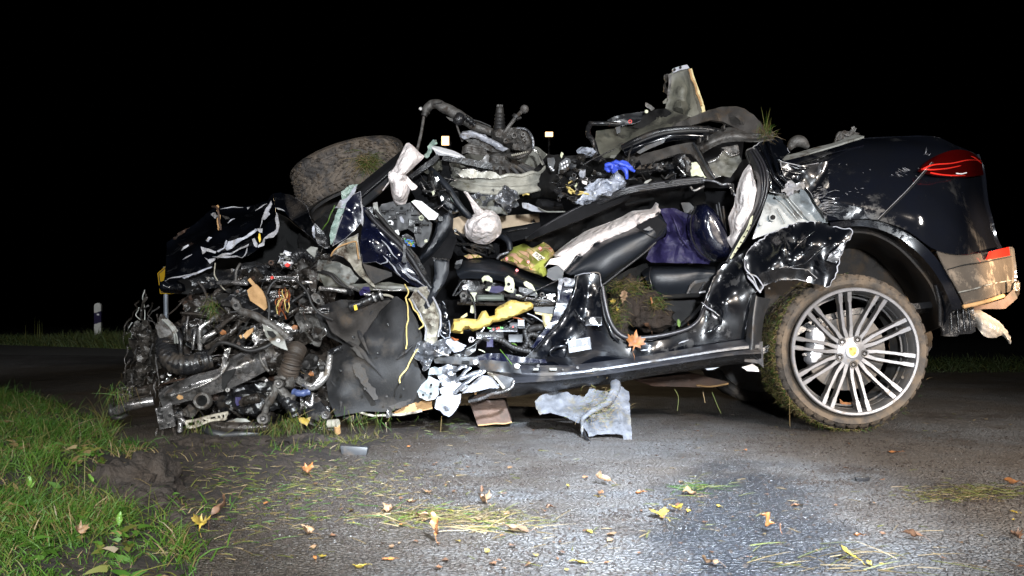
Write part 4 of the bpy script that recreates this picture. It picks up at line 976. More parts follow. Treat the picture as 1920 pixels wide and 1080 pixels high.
# seal band along the rear door frame
surf('door_seal', 'J', [
 [(352,182,4.12),(408,262,4.06),(436,350,4.03),(440,430,4.02),(418,520,4.03),(370,620,4.06),(300,740,4.10),(215,860,4.12)],
 [(335,190,4.08),(385,280,4.03),(405,360,4.0),(408,440,4.0),(388,520,4.01),(338,630,4.04),(268,745,4.08),(200,865,4.10)],
 [(318,200,4.12),(350,290,4.08),(378,370,4.06),(378,450,4.06),(362,530,4.06),(310,630,4.08),(245,750,4.12),(190,870,4.14)]], seal, CAR, n=6, th=.01)
for off in (0, -16):
    U('seal_rib', 'J', [(370+off,190,4.07),(420+off,275,4.02),(440+off,360,3.99),(436+off,440,3.99),(410+off,530,4.0),(362+off,628,4.03),(295+off,745,4.07)], .005, seal, n=6)
S('seal_backing', 'J', [(318,192),(352,180),(395,200),(395,360),(360,372),(340,290),(312,215)], rubber, 4.13, th=.02)
surf('frame_strip', 'J', [[(356,585,4.02),(345,640,4.03),(300,730,4.06),(228,842,4.08)], [(345,600,4.01),(318,670,4.02),(280,730,4.05),(220,840,4.07)]], palegreen, CAR, n=5, th=.004)
for t in range(6): 
    u = 340 - t*19; disc_at('strip_slot', 'J', u, 642 + t*34, .004, dark_m, 4.0 + t*.008)
surf('side_curtain_airbag', 'J', [
 [(330,276,4.16),(290,335,4.18),(252,430,4.20),(238,520,4.22),(206,600,4.22),(222,690,4.22),(198,725,4.2),(232,788,4.2)],
 [(345,300,4.12),(320,370,4.08),(300,450,4.08),(290,540,4.10),(262,620,4.10),(258,690,4.12),(250,735,4.13),(238,790,4.18)],
 [(362,330,4.14),(372,400,4.12),(368,480,4.10),(345,570,4.12),(312,650,4.14),(285,710,4.15),(262,750,4.16),(245,785,4.19)]], airbag, CAR, n=10, amp=.03, fr=8, th=.012, fn=wrinkle(.006, (.25, 0, .95), 7, 30, 5))

# painted body side with the rear door opening
BS = [(-150,948,4.13),(-60,935,4.13),(0,880,4.13),(62,800,4.13),(130,710,4.12),(185,620,4.12),(228,540,4.1),(246,440,4.1),(300,424,4.08),(380,417,4.08),(398,440,4.08),(410,520,4.09),(425,610,4.10),(445,700,4.1),(485,775,4.1),(560,822,4.1),(680,822,4.1),(800,800,4.1),(920,770,4.1),(980,725,4.1),(1012,650,4.11),(1018,580,4.12),(1050,500,4.12),(1105,400,4.13),(1165,345,4.12),(1252,300,4.1),(1275,420,4.06),(1345,520,4.04),(1302,560,4.05),(1275,700,4.06),(1256,790,4.07),(1262,915,4.10),(900,962,4.13),(400,1015,4.14),(100,1022,4.14),(-60,1018,4.14)]
S('body_side', 'I', BS, paint, amp=.008, fr=4, res=6, edge=primer, er=.0012, jag=.8, th=.012, hints=[(330,560,4.04),(300,700,4.05),(250,800,4.07),(180,880,4.05),(1150,600,4.05),(1120,760,4.07),(700,870,4.07)])
for a in ([(250,640,4.02),(290,700,4.01),(320,760,4.03)], [(150,800,4.05),(200,820,4.03),(240,790,4.03)], [(140,930,4.07),(100,900,4.04),(130,860,4.04),(200,860,4.04),(190,930,4.06)], [(440,710,4.05),(470,780,4.05),(520,840,4.06)], [(1010,600,4.08),(1060,640,4.05),(1110,680,4.04),(1105,730,4.05),(1000,790,4.06)], [(1110,400,4.09),(1060,480,4.08),(1020,590,4.07),(985,680,4.06)], [(1252,300,4.06),(1268,400,4.02),(1300,460,4.0),(1352,520,3.99)]):
    U('body_crease', 'I', a, lambda t: .007*(1-abs(2*t-1)) + .002, paint, n=8, wob=.004)
for a in ([(1000,595,4.07),(1055,635,4.03),(1100,672,4.02)], [(1256,330,4.04),(1265,395,4.0),(1300,440,3.99),(1345,515,3.98)], [(862,838,4.06),(895,828,4.06),(925,818,4.06)], [(640,880,4.04),(690,878,4.04)], [(250,432,4.07),(300,424,4.05),(380,417,4.04),(400,450,4.04),(408,500,4.05)]):
    U('paint_edge', 'I', a, lambda t: .0028*(1-abs(2*t-1)) + .001, primer_w, n=6, wob=.004)
S('seat_pillar_strip', 'I', [(150,455,4.08),(240,452,4.08),(238,500,4.09),(215,590,4.1),(150,700,4.1),(70,790,4.1),(2,868,4.11),(-15,860,4.1),(55,770,4.1),(115,690,4.1),(148,560,4.1)], paint_blue_sheen, amp=.012, fr=12, res=5, edge=primer, er=.0025, jag=1)
S('pillar_cut_edge', 'I', [(155,452),(200,448),(250,458),(248,500),(190,500),(180,470),(165,520),(150,600),(145,520)], foil, 4.05, amp=.01, fr=20, res=4)
U('pillar_spine', 'I', [(262,440,4.05),(235,560,4.03),(170,700,4.05),(80,800,4.07),(10,880,4.09)], .008, paint, n=8)
U('opening_seal', 'I', [(412,500,4.07),(425,580,4.06),(448,680,4.05),(490,760,4.05),(555,803,4.05),(660,805,4.05),(800,785,4.05),(920,750,4.05),(985,700,4.05),(1012,640,4.07),(1030,590,4.1)], .011, seal, n=8)
U('opening_seal', 'I', [(400,520,4.09),(415,620,4.07),(432,700,4.06),(470,775,4.06),(520,815,4.06)], .006, rubber, n=8)
# striker plate and tyre pressure sticker on the pillar
v, f = box_geo(W('I', (305,732), 4.045), W('I', (412,678), 4.022), .004); st = mk('door_striker', v, f, paint, CAR)
disc_at('striker_bolt', 'I', 352, 704, .016, steel, 4.02, par=st, hole=.007); disc_at('striker_bolt', 'I', 352, 704, .007, steel, 4.02, par=st)
v, f = box_geo(W('I', (378,722), 4.02), W('I', (402,690), 4.012), .002); mk('latch_slot', v, f, dark_m, st)
lab = sheet('tyre_pressure_label', 'I', [(203,822),(338,800),(346,872),(214,896)], material('label_grey', (.05,.055,.065), rough=.3), CAR, 4.005, amp=0, th=.002, res=12)
wt = material('label_print', (.62,.63,.66), rough=.5); G_ = []
def lq(u, v_): return W('I', (203 + 135*u + 8*v_*(1), 822 - 22*u + 73*v_), 4.003)
def lrect(u0, v0, u1, v1): G_.append(([lq(u0,v0), lq(u1,v0), lq(u1,v1), lq(u0,v1)], [(0,1,2,3)]))
for bx in (.17, .68):
    for dx in (-.04, .12): 
        for dy in (.12, .36): lrect(bx+dx, dy, bx+dx+.045, dy+.17)
    lrect(bx-.02, .19, bx+.15, .22); lrect(bx-.02, .43, bx+.15, .46); lrect(bx+.045, .19, bx+.075, .46)
for k, (a, b) in enumerate(((.06,.26),(.30,.38),(.42,.55),(.60,.66),(.70,.92))): lrect(a, .78, b, .9)
for k in range(9): lrect(.05 + k*.1, .66, .11 + k*.1, .69)
for e in ((0,.02,1,.035),(0,.96,1,.975)): lrect(*e)
v, f = join(*G_); mk('label_print', v, f, wt, lab, smooth=False, recalc=False)

# sill: grey plastic trim above, dark rolled edge below
surf('sill_trim', 'X', [
 [X(896,672,4.16),X(975,684,4.12),X(1065,684,4.1),X(1143,676,4.09),X(1250,660,4.08),X(1369,640,4.06),X(1424,634,4.06)],
 [X(900,690,4.10),X(975,698,4.05),X(1065,695,4.03),X(1143,685,4.02),X(1250,669,4.01),X(1369,649,4.0),X(1424,643,4.0)],
 [X(955,709,4.09),X(1000,706,4.04),X(1065,702,4.02),X(1143,692,4.01),X(1250,675,4.0),X(1369,657,3.99),X(1424,653,3.99)]], sillm, CAR, n=6, amp=.002, th=.01)
surf('sill_edge', 'X', [
 [X(958,708,4.08),X(1010,706,4.03),X(1065,703,4.01),X(1143,693,4.0),X(1250,676,3.99),X(1369,659,3.98),X(1426,655,3.98)],
 [X(955,716,4.03),X(1010,713,4.0),X(1065,708,3.98),X(1143,698,3.97),X(1250,682,3.96),X(1369,664,3.95),X(1427,660,3.95)]], sillm, CAR, n=6, th=.008)
surf('lower_sill', 'X', [
 [X(955,717,4.04),X(1010,714,4.02),X(1065,710,4.0),X(1143,700,4.0),X(1250,684,3.99),X(1369,665,3.98),X(1427,662,3.98)],
 [X(900,738,4.08),X(1000,728,4.06),X(1065,722,4.05),X(1143,712,4.05),X(1250,693,4.04),X(1369,676,4.02),X(1427,672,4.02)],
 [X(878,750,4.2),X(950,745,4.16),X(1065,730,4.14),X(1143,720,4.14),X(1250,700,4.13),X(1369,684,4.1),X(1427,680,4.1)]], plastic, CAR, n=6, amp=.012, fr=7, th=.012)
for u, v_, r in ((1009,686,.010),(1083,689,.009),(1055,693,.006)): disc_at('trim_clip', 'X', u, v_, r*.8, castm, 4.02)
for a, b in ((1000,1010),(1030,1044),(1110,1126)):
    g = box_geo(W('X', (a, 694), 4.03), W('X', (b, 690), 4.01), .001); mk('clip_slot', g[0], g[1], primer_g, CAR)
S('sill_bracket', 'M', [(240,112,4.1),(300,105,4.08),(470,128,4.04),(490,185,4.03),(380,180,4.06),(250,165,4.1)], plastic_g, amp=.006, res=6)
disc_at('bracket_washer', 'M', 463, 143, .013, silver, 4.02, hole=.004); disc_at('bracket_washer', 'M', 222, 121, .012, silver, 4.05, hole=.004)
S('front_sill_rail', 'E', [(1050,445),(1200,452),(1395,458),(1412,500),(1380,520),(1200,512),(1060,500)], plastic_g, 4.07, amp=.006, fr=10, res=6, th=.02)
v, f = box_geo(W('E', (1275,502), 4.06), W('E', (1330,485), 4.05), .001); mk('rail_slot', v, f, dark_m, CAR)
# strip of grey plastic at the leading edge of the wheel opening
surf('arch_front_trim', 'X', [[X(1412,548,4.04),X(1404,590,4.03),X(1400,625,4.02),X(1396,660,4.02)], [X(1420,556,4.0),X(1414,600,3.98),X(1412,640,3.98),X(1410,664,3.98)], [X(1445,560,4.08),X(1432,600,4.06),X(1428,640,4.05),X(1430,684,4.05)]], plastic_g, CAR, n=5, th=.01)
S('arch_corner', 'X', [(1396,650),(1430,640),(1432,690),(1424,682),(1396,678)], sillm, 4.02, th=.02, amp=.004)
S('jack_point', 'M', [(1770,150),(1830,130),(1860,150),(1868,178),(1800,172)], white, 4.25, amp=.008, th=.01)
S('jack_point', 'M', [(1555,158),(1640,150),(1600,165),(1570,168)], white, 4.2, amp=.004, th=.01)

# floor pan, tunnel, far sill, far doors: the rest of the shell
def flo(px, py, Y, dz=0): w_ = P(px, py, 4.15); return Vector((w_.x, Y, w_.z + dz))
rows = []
for Y, dz in ((4.2, .0), (4.4, -.03), (4.9, .02), (5.4, -.03), (5.75, .0)): rows.append([flo(700, 745, Y, dz+.03), flo(880, 735, Y, dz), flo(1100, 712, Y, dz), flo(1427, 668, Y, dz), flo(1560, 600, Y, dz), flo(1780, 575, Y, dz)])
v, f = surf_geo(rows, 4, 0, 3, 1, .03, fn=lambda p: p + Vector((0, 0, .012*noise.noise(p*6)))); mk('floor_pan', v, f, dark_m if 0 else plastic, CAR)
S('far_door', 'X', [(700,470),(760,400),(900,330),(1100,330),(1380,330),(1480,360),(1480,560),(1440,640),(1100,680),(900,690),(760,690)], fabric, 5.6, amp=.04, fr=4, res=16, th=.04)
S('far_sill', 'X', [(700,660),(900,668),(1200,650),(1440,620),(1440,660),(1200,695),(900,716),(700,716)], plastic, 5.7, amp=.02, res=14, th=.08)
S('center_tunnel', 'X', [(800,560),(1000,560),(1150,540),(1330,540),(1400,580),(1400,640),(1100,680),(830,690)], fabric, 5.0, amp=.04, fr=5, res=12, th=.15)
S('cabin_rear_wall', 'X', [(1240,330),(1400,300),(1480,330),(1520,420),(1500,560),(1430,640),(1330,640),(1290,500)], fabric, 4.9, amp=.04, fr=5, res=12, th=.06)

# ------------------------------------------------------------------ seats and cabin
surf('seat_backrest', 'I', [
 [(180,412,4.34),(320,272,4.34),(460,200,4.34),(600,138,4.34),(700,88,4.34),(748,62,4.36)],
 [(205,425,4.26),(350,310,4.23),(500,230,4.22),(640,180,4.22),(730,130,4.23),(790,125,4.3)],
 [(260,432,4.25),(370,380,4.20),(500,310,4.19),(640,240,4.2),(735,200,4.22),(792,170,4.3)],
 [(360,450,4.26),(420,440,4.22),(520,380,4.22),(630,305,4.22),(725,225,4.24),(780,195,4.3)],
 [(395,500,4.36),(425,480,4.34),(530,400,4.32),(640,318,4.32),(728,238,4.32),(776,202,4.38)]], leather, CAR, n=6, th=.02, fn=lambda p: p + Vector((0, .004*noise.noise(p*14), 0)))
S('backrest_core', 'I', [(200,400),(330,275),(600,145),(750,70),(790,130),(780,190),(640,310),(420,480),(380,470)], fabric, 4.45, th=.4, amp=.01)
U('seat_piping', 'I', [(182,410,4.33),(320,270,4.32),(460,198,4.32),(600,136,4.32),(700,86,4.32),(748,60,4.34)], .006, seal, n=8)
U('seat_piping', 'I', [(400,495,4.3),(430,478,4.3),(540,392,4.29),(645,312,4.29),(730,236,4.29)], .006, plastic_g, n=8)
S('airbag_tag', 'I', [(612,140),(735,78),(792,128),(728,208)], fabric, 4.215, th=.008, amp=0, bulge=.004, bw=2, hints=[(612,140,4.2),(735,78,4.22)])
U('tag_seam', 'I', [(610,142,4.20),(728,210,4.20),(794,130,4.21)], .002, dark_m, n=3)
S('tag_emblem', 'I', [(655,160),(690,140),(712,158),(690,168)], seal, 4.19, th=.006, amp=0)
surf('seat_airbag', 'R', [
 [(300,1068,4.5),(470,935,4.5),(660,820,4.5),(860,745,4.5),(990,690,4.5),(1100,630,4.5),(1230,612,4.5),(1300,600,4.5),(1345,535,4.5)],
 [(330,1078,4.38),(500,980,4.36),(680,880,4.36),(880,790,4.36),(1030,720,4.36),(1140,670,4.36),(1260,640,4.36),(1330,620,4.38),(1365,585,4.44)],
 [(500,1090,4.32),(600,1040,4.3),(720,950,4.3),(900,860,4.3),(1060,790,4.3),(1180,720,4.3),(1280,668,4.31),(1350,640,4.34),(1398,620,4.4)]], airbag, CAR, n=10, amp=.03, fr=9, th=.02, fn=wrinkle(.006, (.82, 0, .57), 7, 30, 2))
S('airbag_flap', 'H', [(830,590),(880,520),(980,500),(1090,480),(1040,550),(985,612),(940,570),(860,560)], airbag, 4.3, amp=.012, fr=12, res=5)
S('seat_side_cover', 'H', [(860,600),(940,570),(985,615),(975,680),(900,690),(850,660)], leather, 4.3, amp=.01, res=6)
surf('seat_cushion', 'S', [
 [(170,60,4.6),(270,25,4.6),(450,30,4.6),(600,70,4.6),(720,130,4.6),(820,178,4.6),(1010,208,4.6)],
 [(155,90,4.4),(270,45,4.38),(450,60,4.36),(600,100,4.36),(720,160,4.37),(850,215,4.38),(1015,250,4.38)],
 [(165,150,4.28),(280,110,4.24),(440,120,4.22),(580,160,4.22),(720,215,4.22),(850,265,4.24),(1020,300,4.27)],
 [(195,195,4.28),(290,190,4.26),(420,195,4.25),(560,220,4.25),(700,270,4.26),(860,322,4.27),(1010,345,4.3)]], leather, CAR, n=6, th=.02, fn=lambda p: p + Vector((0, 0, .005*noise.noise(p*12))))
for a in ([(230,120,4.25),(330,135,4.22),(480,150,4.215),(640,190,4.21),(760,215,4.22)], [(500,150,4.21),(600,158,4.21),(740,190,4.22),(790,215,4.23)]): U('seat_seam', 'S', a, .0018, dark_m, n=6)
S('side_bolster', 'S', [(145,100),(160,45),(215,30),(205,70),(175,115)], plastic_g, 4.3, th=.03, bulge=.02, amp=0)
S('seat_frame', 'S', [(180,190),(420,195),(650,240),(860,320),(1010,345),(1000,400),(600,400),(330,420),(190,400)], plastic, 4.36, th=.3, amp=.02)
for pts in ([(372,190),(395,168),(430,165),(462,190),(466,222),(430,215),(400,205),(385,225)], [(395,250),(430,235),(462,270),(455,300),(410,290)], [(568,190),(600,165),(640,190),(652,230),(650,280),(640,310),(600,305),(560,285),(575,240)], [(268,308),(335,308),(318,345),(325,470),(300,485),(275,475),(290,380)], [(725,225),(750,212),(800,240),(845,322),(838,345),(790,290),(735,250)], [(660,325),(690,325),(760,360),(740,372),(690,360)]):
    S('seat_bracket', 'S', pts, palegreen, 4.2, th=.008, amp=.003, res=5, bulge=.004, bw=2)
for u, v_, r in ((432,235,.013),(410,262,.010),(602,238,.008),(625,280,.004)): disc_at('bracket_hole', 'S', u, v_, r, dark_m, 4.19, th=.01)
S('cable_boot', 'S', [(455,255),(520,250),(565,262),(575,285),(500,310),(440,300)], purple, 4.2, amp=.008, res=4)
S('height_lever', 'S', [(690,262),(800,280),(842,320),(840,340),(760,330),(690,300)], plastic_g, 4.19, th=.02, amp=.002, res=5)
disc_at('lever_screw', 'S', 742, 295, .013, plastic, 4.185, hole=.008); disc_at('lever_screw', 'S', 884, 326, .012, castm, 4.2, hole=.006)
S('latch_plate', 'S', [(918,325),(1000,320),(1010,380),(980,390),(960,370),(925,360)], silver, 4.18, th=.006, amp=.004, res=4, edge=None); disc_at('latch_hole', 'S', 990, 358, .010, dark_m, 4.175, th=.008)
v, f = box_geo(W('S', (340,378), 4.2), W('S', (562,325), 4.15), .006); tb = mk('seat_motor', v, f, material('motor_housing', (.05,.06,.045), rough=.5), CAR)
v, f = box_geo(W('S', (352,366), 4.155), W('S', (545,340), 4.143), .004); mk('motor_label', v, f, material('motor_face', (.07,.085,.06), rough=.5), tb)
U('seat_rail', 'S', [(170,398,4.2),(500,405,4.19),(800,408,4.19),(1005,412,4.2)], .010, oily, seg=6); U('seat_rail', 'S', [(560,330,4.2),(700,350,4.19),(850,370,4.19),(1000,385,4.2)], .008, steel, seg=6)
S('rail_cover', 'S', [(815,430),(1000,425),(990,490),(900,482),(815,465)], plastic_g, 4.2, th=.03, amp=.003)
for a, r in (([(130,335,4.2),(200,220,4.2),(240,215,4.2),(200,290,4.2),(150,335,4.2)], .006), ([(235,240,4.2),(260,300,4.18),(300,360,4.16),(320,470,4.14),(312,570,4.13),(280,620,4.13),(230,625,4.14)], .0045), ([(1030,200,4.15),(900,260,4.13),(780,320,4.12),(730,355,4.14),(660,380,4.2)], .0035)):
    U('cable', 'S', a, r, plastic, n=7)
disc_at('seat_pivot', 'S', 222, 335, .018, castm, 4.15, hole=.009); disc_at('seat_pivot', 'S', 235, 265, .013, steel, 4.16, hole=.004); disc_at('seat_pivot', 'S', 288, 705, .014, steel, 4.12, hole=.007)
# yellow impact foam
S('impact_foam', 'S', [(108,640),(135,532),(200,525),(340,535),(355,500),(375,468),(410,462),(435,512),(488,498),(490,450),(525,420),(570,400),(622,370),(660,372),(700,385),(790,388),(812,410),(808,440),(785,455),(700,490),(560,545),(470,560),(440,590),(300,635),(262,612),(215,625),(210,655),(150,650)], foam, 4.12, th=.05, bulge=.03, bw=7, amp=.006, fr=14, res=4.5)
S('foam_block', 'S', [(822,470),(885,482),(972,492),(962,560),(935,612),(905,600),(890,560),(885,500),(830,485)], foam_c, 4.14, th=.04, bulge=.015, bw=4, amp=.004, res=5)
S('foam_block', 'S', [(195,515),(250,480),(255,505),(215,525)], foam_c, 4.16, th=.03, amp=.003, res=4)
for u, v_ in ((172,600),(615,432)): disc_at('foam_plug', 'S', u, v_, .008, foam_c, 4.095)
# wiring and boxes under the seat
rw = random.Random(3)
for k in range(46):
    x, y = rw.uniform(420, 880), rw.uniform(540, 800); a = rw.uniform(-.5, .4); l = rw.uniform(60, 240)
    pts = [(x + math.cos(a)*l*t + rw.gauss(0, 14), y + math.sin(a)*l*t + rw.gauss(0, 18), 4.2 + rw.uniform(-.03, .12)) for t in (0, .35, .7, 1)]
    U('wire', 'S', pts, rw.choice((.0025, .004, .006)), rw.choice((plastic, rubber, rubber, plastic_g)), n=6)
for a, r in (([(770,590,4.15),(740,640,4.13),(760,720,4.12),(720,780,4.13),(660,790,4.15)], .013), ([(860,680,4.15),(800,660,4.13),(760,690,4.12),(790,760,4.13)], .012), ([(880,600,4.16),(800,610,4.14),(760,640,4.13)], .016), ([(470,690,4.14),(560,720,4.12),(640,770,4.12),(780,805,4.14)], .014), ([(330,730,4.15),(380,690,4.13),(440,720,4.13)], .012)):
    U('wiring_loom', 'S', a, r, rubber, n=8, bel=14, bamp=.08)
for a, b, c, d, m, nm in ((440,600,680,640,plastic,'fuse_strip'), (600,660,720,725,plastic_g,'control_unit'), (330,640,560,700,plastic,'connector_box'), (420,685,472,765,purple,'connector'), (682,588,732,540,white,'paper_label'), (610,560,740,610,plastic_g,'relay_box')):
    g = box_geo(W('S', (a, max(b, d)), 4.17 if nm != 'paper_label' else 4.1), W('S', (c, min(b, d)), 4.12 if nm != 'paper_label' else 4.095), .004)
    mk(nm, g[0], g[1], m, CAR)
for a in ([(690,555),(720,553)], [(690,567),(722,565)], [(692,580),(712,579)]): U('label_line', 'S', [(*q, 4.0935) for q in a], .0012, plastic, seg=4)
for k in range(16):
    u = 455 + k*15; v_ = 612 + 6*math.sin(k) - k*1.2
    g = box_geo(W('S', (u, v_+10), 4.125), W('S', (u+9, v_-4), 4.10), .001); mk('fuse', g[0], g[1], rw.choice((plastic_g, plastic_g, plastic_g, red_p, green_f)), CAR)
for a, m in (([(640,520,4.11),(680,525,4.1),(725,540,4.11)], orange), ([(120,685,4.1),(145,700,4.09),(178,705,4.1)], orange), ([(120,692,4.1),(150,712,4.09),(172,708,4.1)], orange), ([(425,605,4.11),(440,612,4.1),(455,610,4.11)], green_f), ([(630,738,4.1),(650,742,4.09),(668,752,4.1)], leaf_g), ([(760,485,4.13),(820,510,4.12),(890,555,4.13)], primer), ([(370,640,4.1),(390,615,4.1),(396,600,4.1)], white), ([(350,790,4.1),(380,800,4.09),(400,812,4.1)], palegreen)):
    U('loose_wire', 'S', a, .003, m, n=5)
# silver pieces and threshold behind sill
S('threshold_panel', 'S', [(320,850),(420,820),(560,822),(700,850),(850,870),(1000,880),(1010,905),(700,900),(360,880)], paint_blue_sheen, 4.12, amp=.012, fr=9, res=6, edge=None)
S('torn_threshold', 'S', [(75,700),(130,690),(245,760),(200,790),(110,795),(90,750)], primer_w, 4.1, amp=.012, fr=14, res=4, edge=primer)
S('kick_plate', 'S', [(120,840),(260,775),(330,740),(320,800),(250,845),(140,855)], plastic, 4.08, amp=.012, fr=14, res=5, edge=primer_g)
# straw-coloured stalk across the sill
tube('grass_stalk', 'S', [(530,790,4.08),(580,850,4.03),(630,915,4.0)], .002, leaf_g, CAR)

# rear seat, shell behind, purple cloth, soil in the footwell
surf('rear_seat', 'I', [[(640,405,4.7),(700,372,4.7),(850,368,4.7),(1000,372,4.7),(1085,380,4.7)], [(650,430,4.5),(710,400,4.46),(850,395,4.45),(1000,395,4.45),(1085,400,4.45)], [(680,480,4.46),(730,470,4.42),(860,465,4.41),(1000,450,4.42),(1085,450,4.42)], [(695,520,4.5),(740,548,4.46),(860,550,4.45),(1000,545,4.45),(1085,540,4.45)]], leather, CAR, n=6, th=.03, fn=lambda p: p + Vector((0, 0, .004*noise.noise(p*10))))
U('seat_seam', 'I', [(700,385,4.5),(690,430,4.43),(705,500,4.42),(715,545,4.44)], .003, seal)
S('seat_recess', 'I', [(912,542),(935,490),(960,465),(1050,448),(1052,480),(1025,540)], plastic_g, 4.4, th=.02, amp=.002); S('recess_floor', 'I', [(930,540),(950,500),(970,480),(1030,470),(1015,540)], felt, 4.39, th=.01, amp=0)
U('recess_bar', 'I', [(985,540,4.37),(1015,480,4.37)], .004, plastic_g); S('buckle', 'I', [(985,532),(1025,524),(1028,534),(990,541)], white, 4.36, th=.01, amp=0)
S('seat_base', 'I', [(700,560),(1010,548),(1010,600),(960,690),(880,730),(700,760),(640,700)], felt, 4.55, th=.1, amp=.01)
U('seat_base_edge', 'I', [(620,590,4.5),(760,565,4.42),(1020,548,4.4)], .012, dark_m); U('belt_rail', 'I', [(880,730,4.4),(960,660,4.35),(1010,600,4.3)], lambda t: .012, plastic_g, flat=.4)
S('headrest_shell', 'I', [(965,18),(1010,5),(1055,35),(1100,90),(1140,170),(1172,262),(1165,320),(1145,345),(1075,352),(1010,315),(965,260),(935,190),(930,120),(945,60)], paint_blue_sheen, 4.32, th=.06, bulge=.14, bw=24, amp=0, res=4.5)
U('shell_seam', 'I', [(968,22,4.3),(938,110,4.27),(945,210,4.25),(990,290,4.26),(1060,345,4.28)], .003, dark_m, n=8)
pc = sheet('jacket', 'I', [(748,42,4.42),(830,34,4.46),(900,62,4.46),(935,80,4.46),(945,160,4.44),(985,280,4.42),(1060,350,4.4),(1050,368,4.38),(820,360,4.4),(700,352,4.46),(676,330,4.5),(710,260,4.5),(785,205,4.44),(798,130,4.4)], purple, None, 4.42, amp=.03, fr=6, res=6, th=.01,
    hints=[(850,150,4.36),(900,250,4.40),(820,250,4.42)], tag=('dark purple cloth draped behind the tilted driver seat', 'cloth'))
for a in ([(820,60,4.37),(850,130,4.34),(880,210,4.35),(915,255,4.36)], [(870,200,4.36),(900,235,4.35),(930,275,4.37)]): tube('cloth_fold', 'I', a, lambda t: .006*(1-abs(2*t-1))+.001, purple, pc)
S('foot_well_back', 'I', [(400,480),(560,400),(680,360),(720,560),(800,620),(900,700),(820,790),(560,810),(440,700)], dark_m, 4.62, th=.04, amp=.02)
# clump of soil, grass and leaves in the footwell
def lump(nm, z, u, v_, Y, rx, ry, rz, seed, mat, tag=None, par=None):
    c = W(z, (u, v_), Y); bm = bmesh.new(); bmesh.ops.create_icosphere(bm, subdivisions=4, radius=1); vs = []
    for q in bm.verts:
        p = q.co.copy(); k = 1 + .35*noise.noise(p*1.8 + Vector((seed,0,0))) + .22*noise.noise(p*4.5 + Vector((0,seed,0))) + .1*noise.noise(p*11)
        vs.append(c + Vector((p.x*rx*k, p.y*ry*k, p.z*rz*k)))
    bm.verts.index_update(); fs = [tuple(x.index for x in f_.verts) for f_ in bm.faces]; bm.free()
    return mk(nm, vs, fs, mat, par, sharp=70, tag=tag)
sod = lump('soil_clump', 'T', 330, 400, 4.42, .085, .10, .13, 3, soil_m, ('sod of soil with dry grass filling the rear footwell beside the door seal', 'soil'))
lump('soil_lobe', 'T', 500, 420, 4.44, .10, .08, .075, 7, soil_m, par=sod); lump('soil_lobe', 'T', 250, 600, 4.3, .04, .07, .10, 11, soil_m, par=sod); lump('soil_lobe', 'T', 600, 600, 4.4, .12, .06, .06, 17, soil_m, par=sod)
items = []; rt = random.Random(8)
for _ in range(1700):
    k = rt.random()
    if k < .4: u, v_, y = rt.gauss(270, 70), rt.gauss(230, 45), 4.34
    elif k < .75: u, v_, y = rt.gauss(230, 45), rt.gauss(540, 90), 4.24
    else: u, v_, y = rt.gauss(660, 50), rt.gauss(410, 40), 4.36
    if k < .4 and rt.random() < .4: u += 150
    items.append((W('T', (u, v_), y + rt.uniform(-.06, .08)), Vector((rt.gauss(0,.8), rt.gauss(-.5,.5), rt.gauss(.1,.6))).normalized(), rt.uniform(.012, .05), rt.uniform(.001, .0028), rt.uniform(.1,.6), rt.choice((1, 1, 2, 2, 0))))
o = blades('dry_grass', items, GM, 9, par=sod); o['kind'] = 'stuff'
def hleaf(z, u, v_, Y, wpx, kind, mat, label, curl=.5, rz=0, tilt=(75, 0)):
    c = W(z, (u, v_), Y); a, b = T(z, u, v_); leaf(a, b, wpx, kind, mat, label, curl, rz, tilt, pos=c)
hleaf('T', 415, 845, 4.0, 44, 'maple', leaf_o, 'orange-brown maple leaf hanging over the door seal below the sod', .5, 10, (78, 12))
hleaf('T', 290, 350, 4.27, 32, 'oak', leaf_t, 'brown lobed leaf stuck upright on the left of the sod', .4, 8, (80, 10))
hleaf('T', 605, 385, 4.3, 15, 'oval', leaf_o, 'orange round leaf on the right side of the sod', .5, 40)
hleaf('T', 175, 395, 4.25, 13, 'maple', leaf_y, 'small yellow leaf at the left rim of the sod', .5, 0)
hleaf('T', 215, 480, 4.22, 13, 'maple', leaf_y, 'small mustard leaf under the brown lobed leaf of the sod', .5, 50)
hleaf('T', 550, 680, 4.24, 26, 'maple', leaf_b, 'rust-brown leaf at the bottom of the footwell', .6, 90, (55, 0))
hleaf('T', 915, 635, 4.22, 17, 'oval', leaf_g, 'fresh green leaf in the lower corner of the door opening', .4, 10)
hleaf('T', 1010, 660, 4.22, 22, 'oval', leaf_b, 'brown leaf behind the fresh green leaf at the door seal', .6, 60, (60, 0))
# blanket on the seat
bl = sheet('blanket', 'H', [(488,528,4.45),(560,482,4.5),(590,432,4.55),(665,404,4.6),(742,428,4.55),(830,394,4.55),(898,440,4.5),(916,482,4.45),(872,530,4.4),(850,565,4.36),(852,640,4.33),(820,664,4.32),(700,612,4.32),(560,552,4.36)], blanket_m, None, 4.45, amp=.03, fr=8, res=5, th=.05, bulge=.05, bw=14, tag=('crumpled yellow-green and pink patterned blanket on the driver seat', 'blanket'))
g = sheet('printed_patch', 'H', [(736,490),(765,462),(838,512),(822,556),(790,538)], material('patch_cream', (.8,.74,.6), rough=.8), bl, 4.33, th=.004, amp=.002, res=6)
for a in ([(765,490),(775,480),(785,492),(778,502),(768,498)], [(790,512),(802,500),(812,508),(806,520),(822,516)], [(785,520),(800,528),(815,536)]): tube('printed_line', 'H', [(*q, 4.322) for q in a], .002, felt_b, bl, seg=5)
for u, v_ in ((708,545),(540,520),(620,610),(800,440)):
    disc_at('printed_mark', 'H', u, v_, .010, red_p, 4.335 if u > 560 else 4.38, par=bl, th=.003, seg=4)
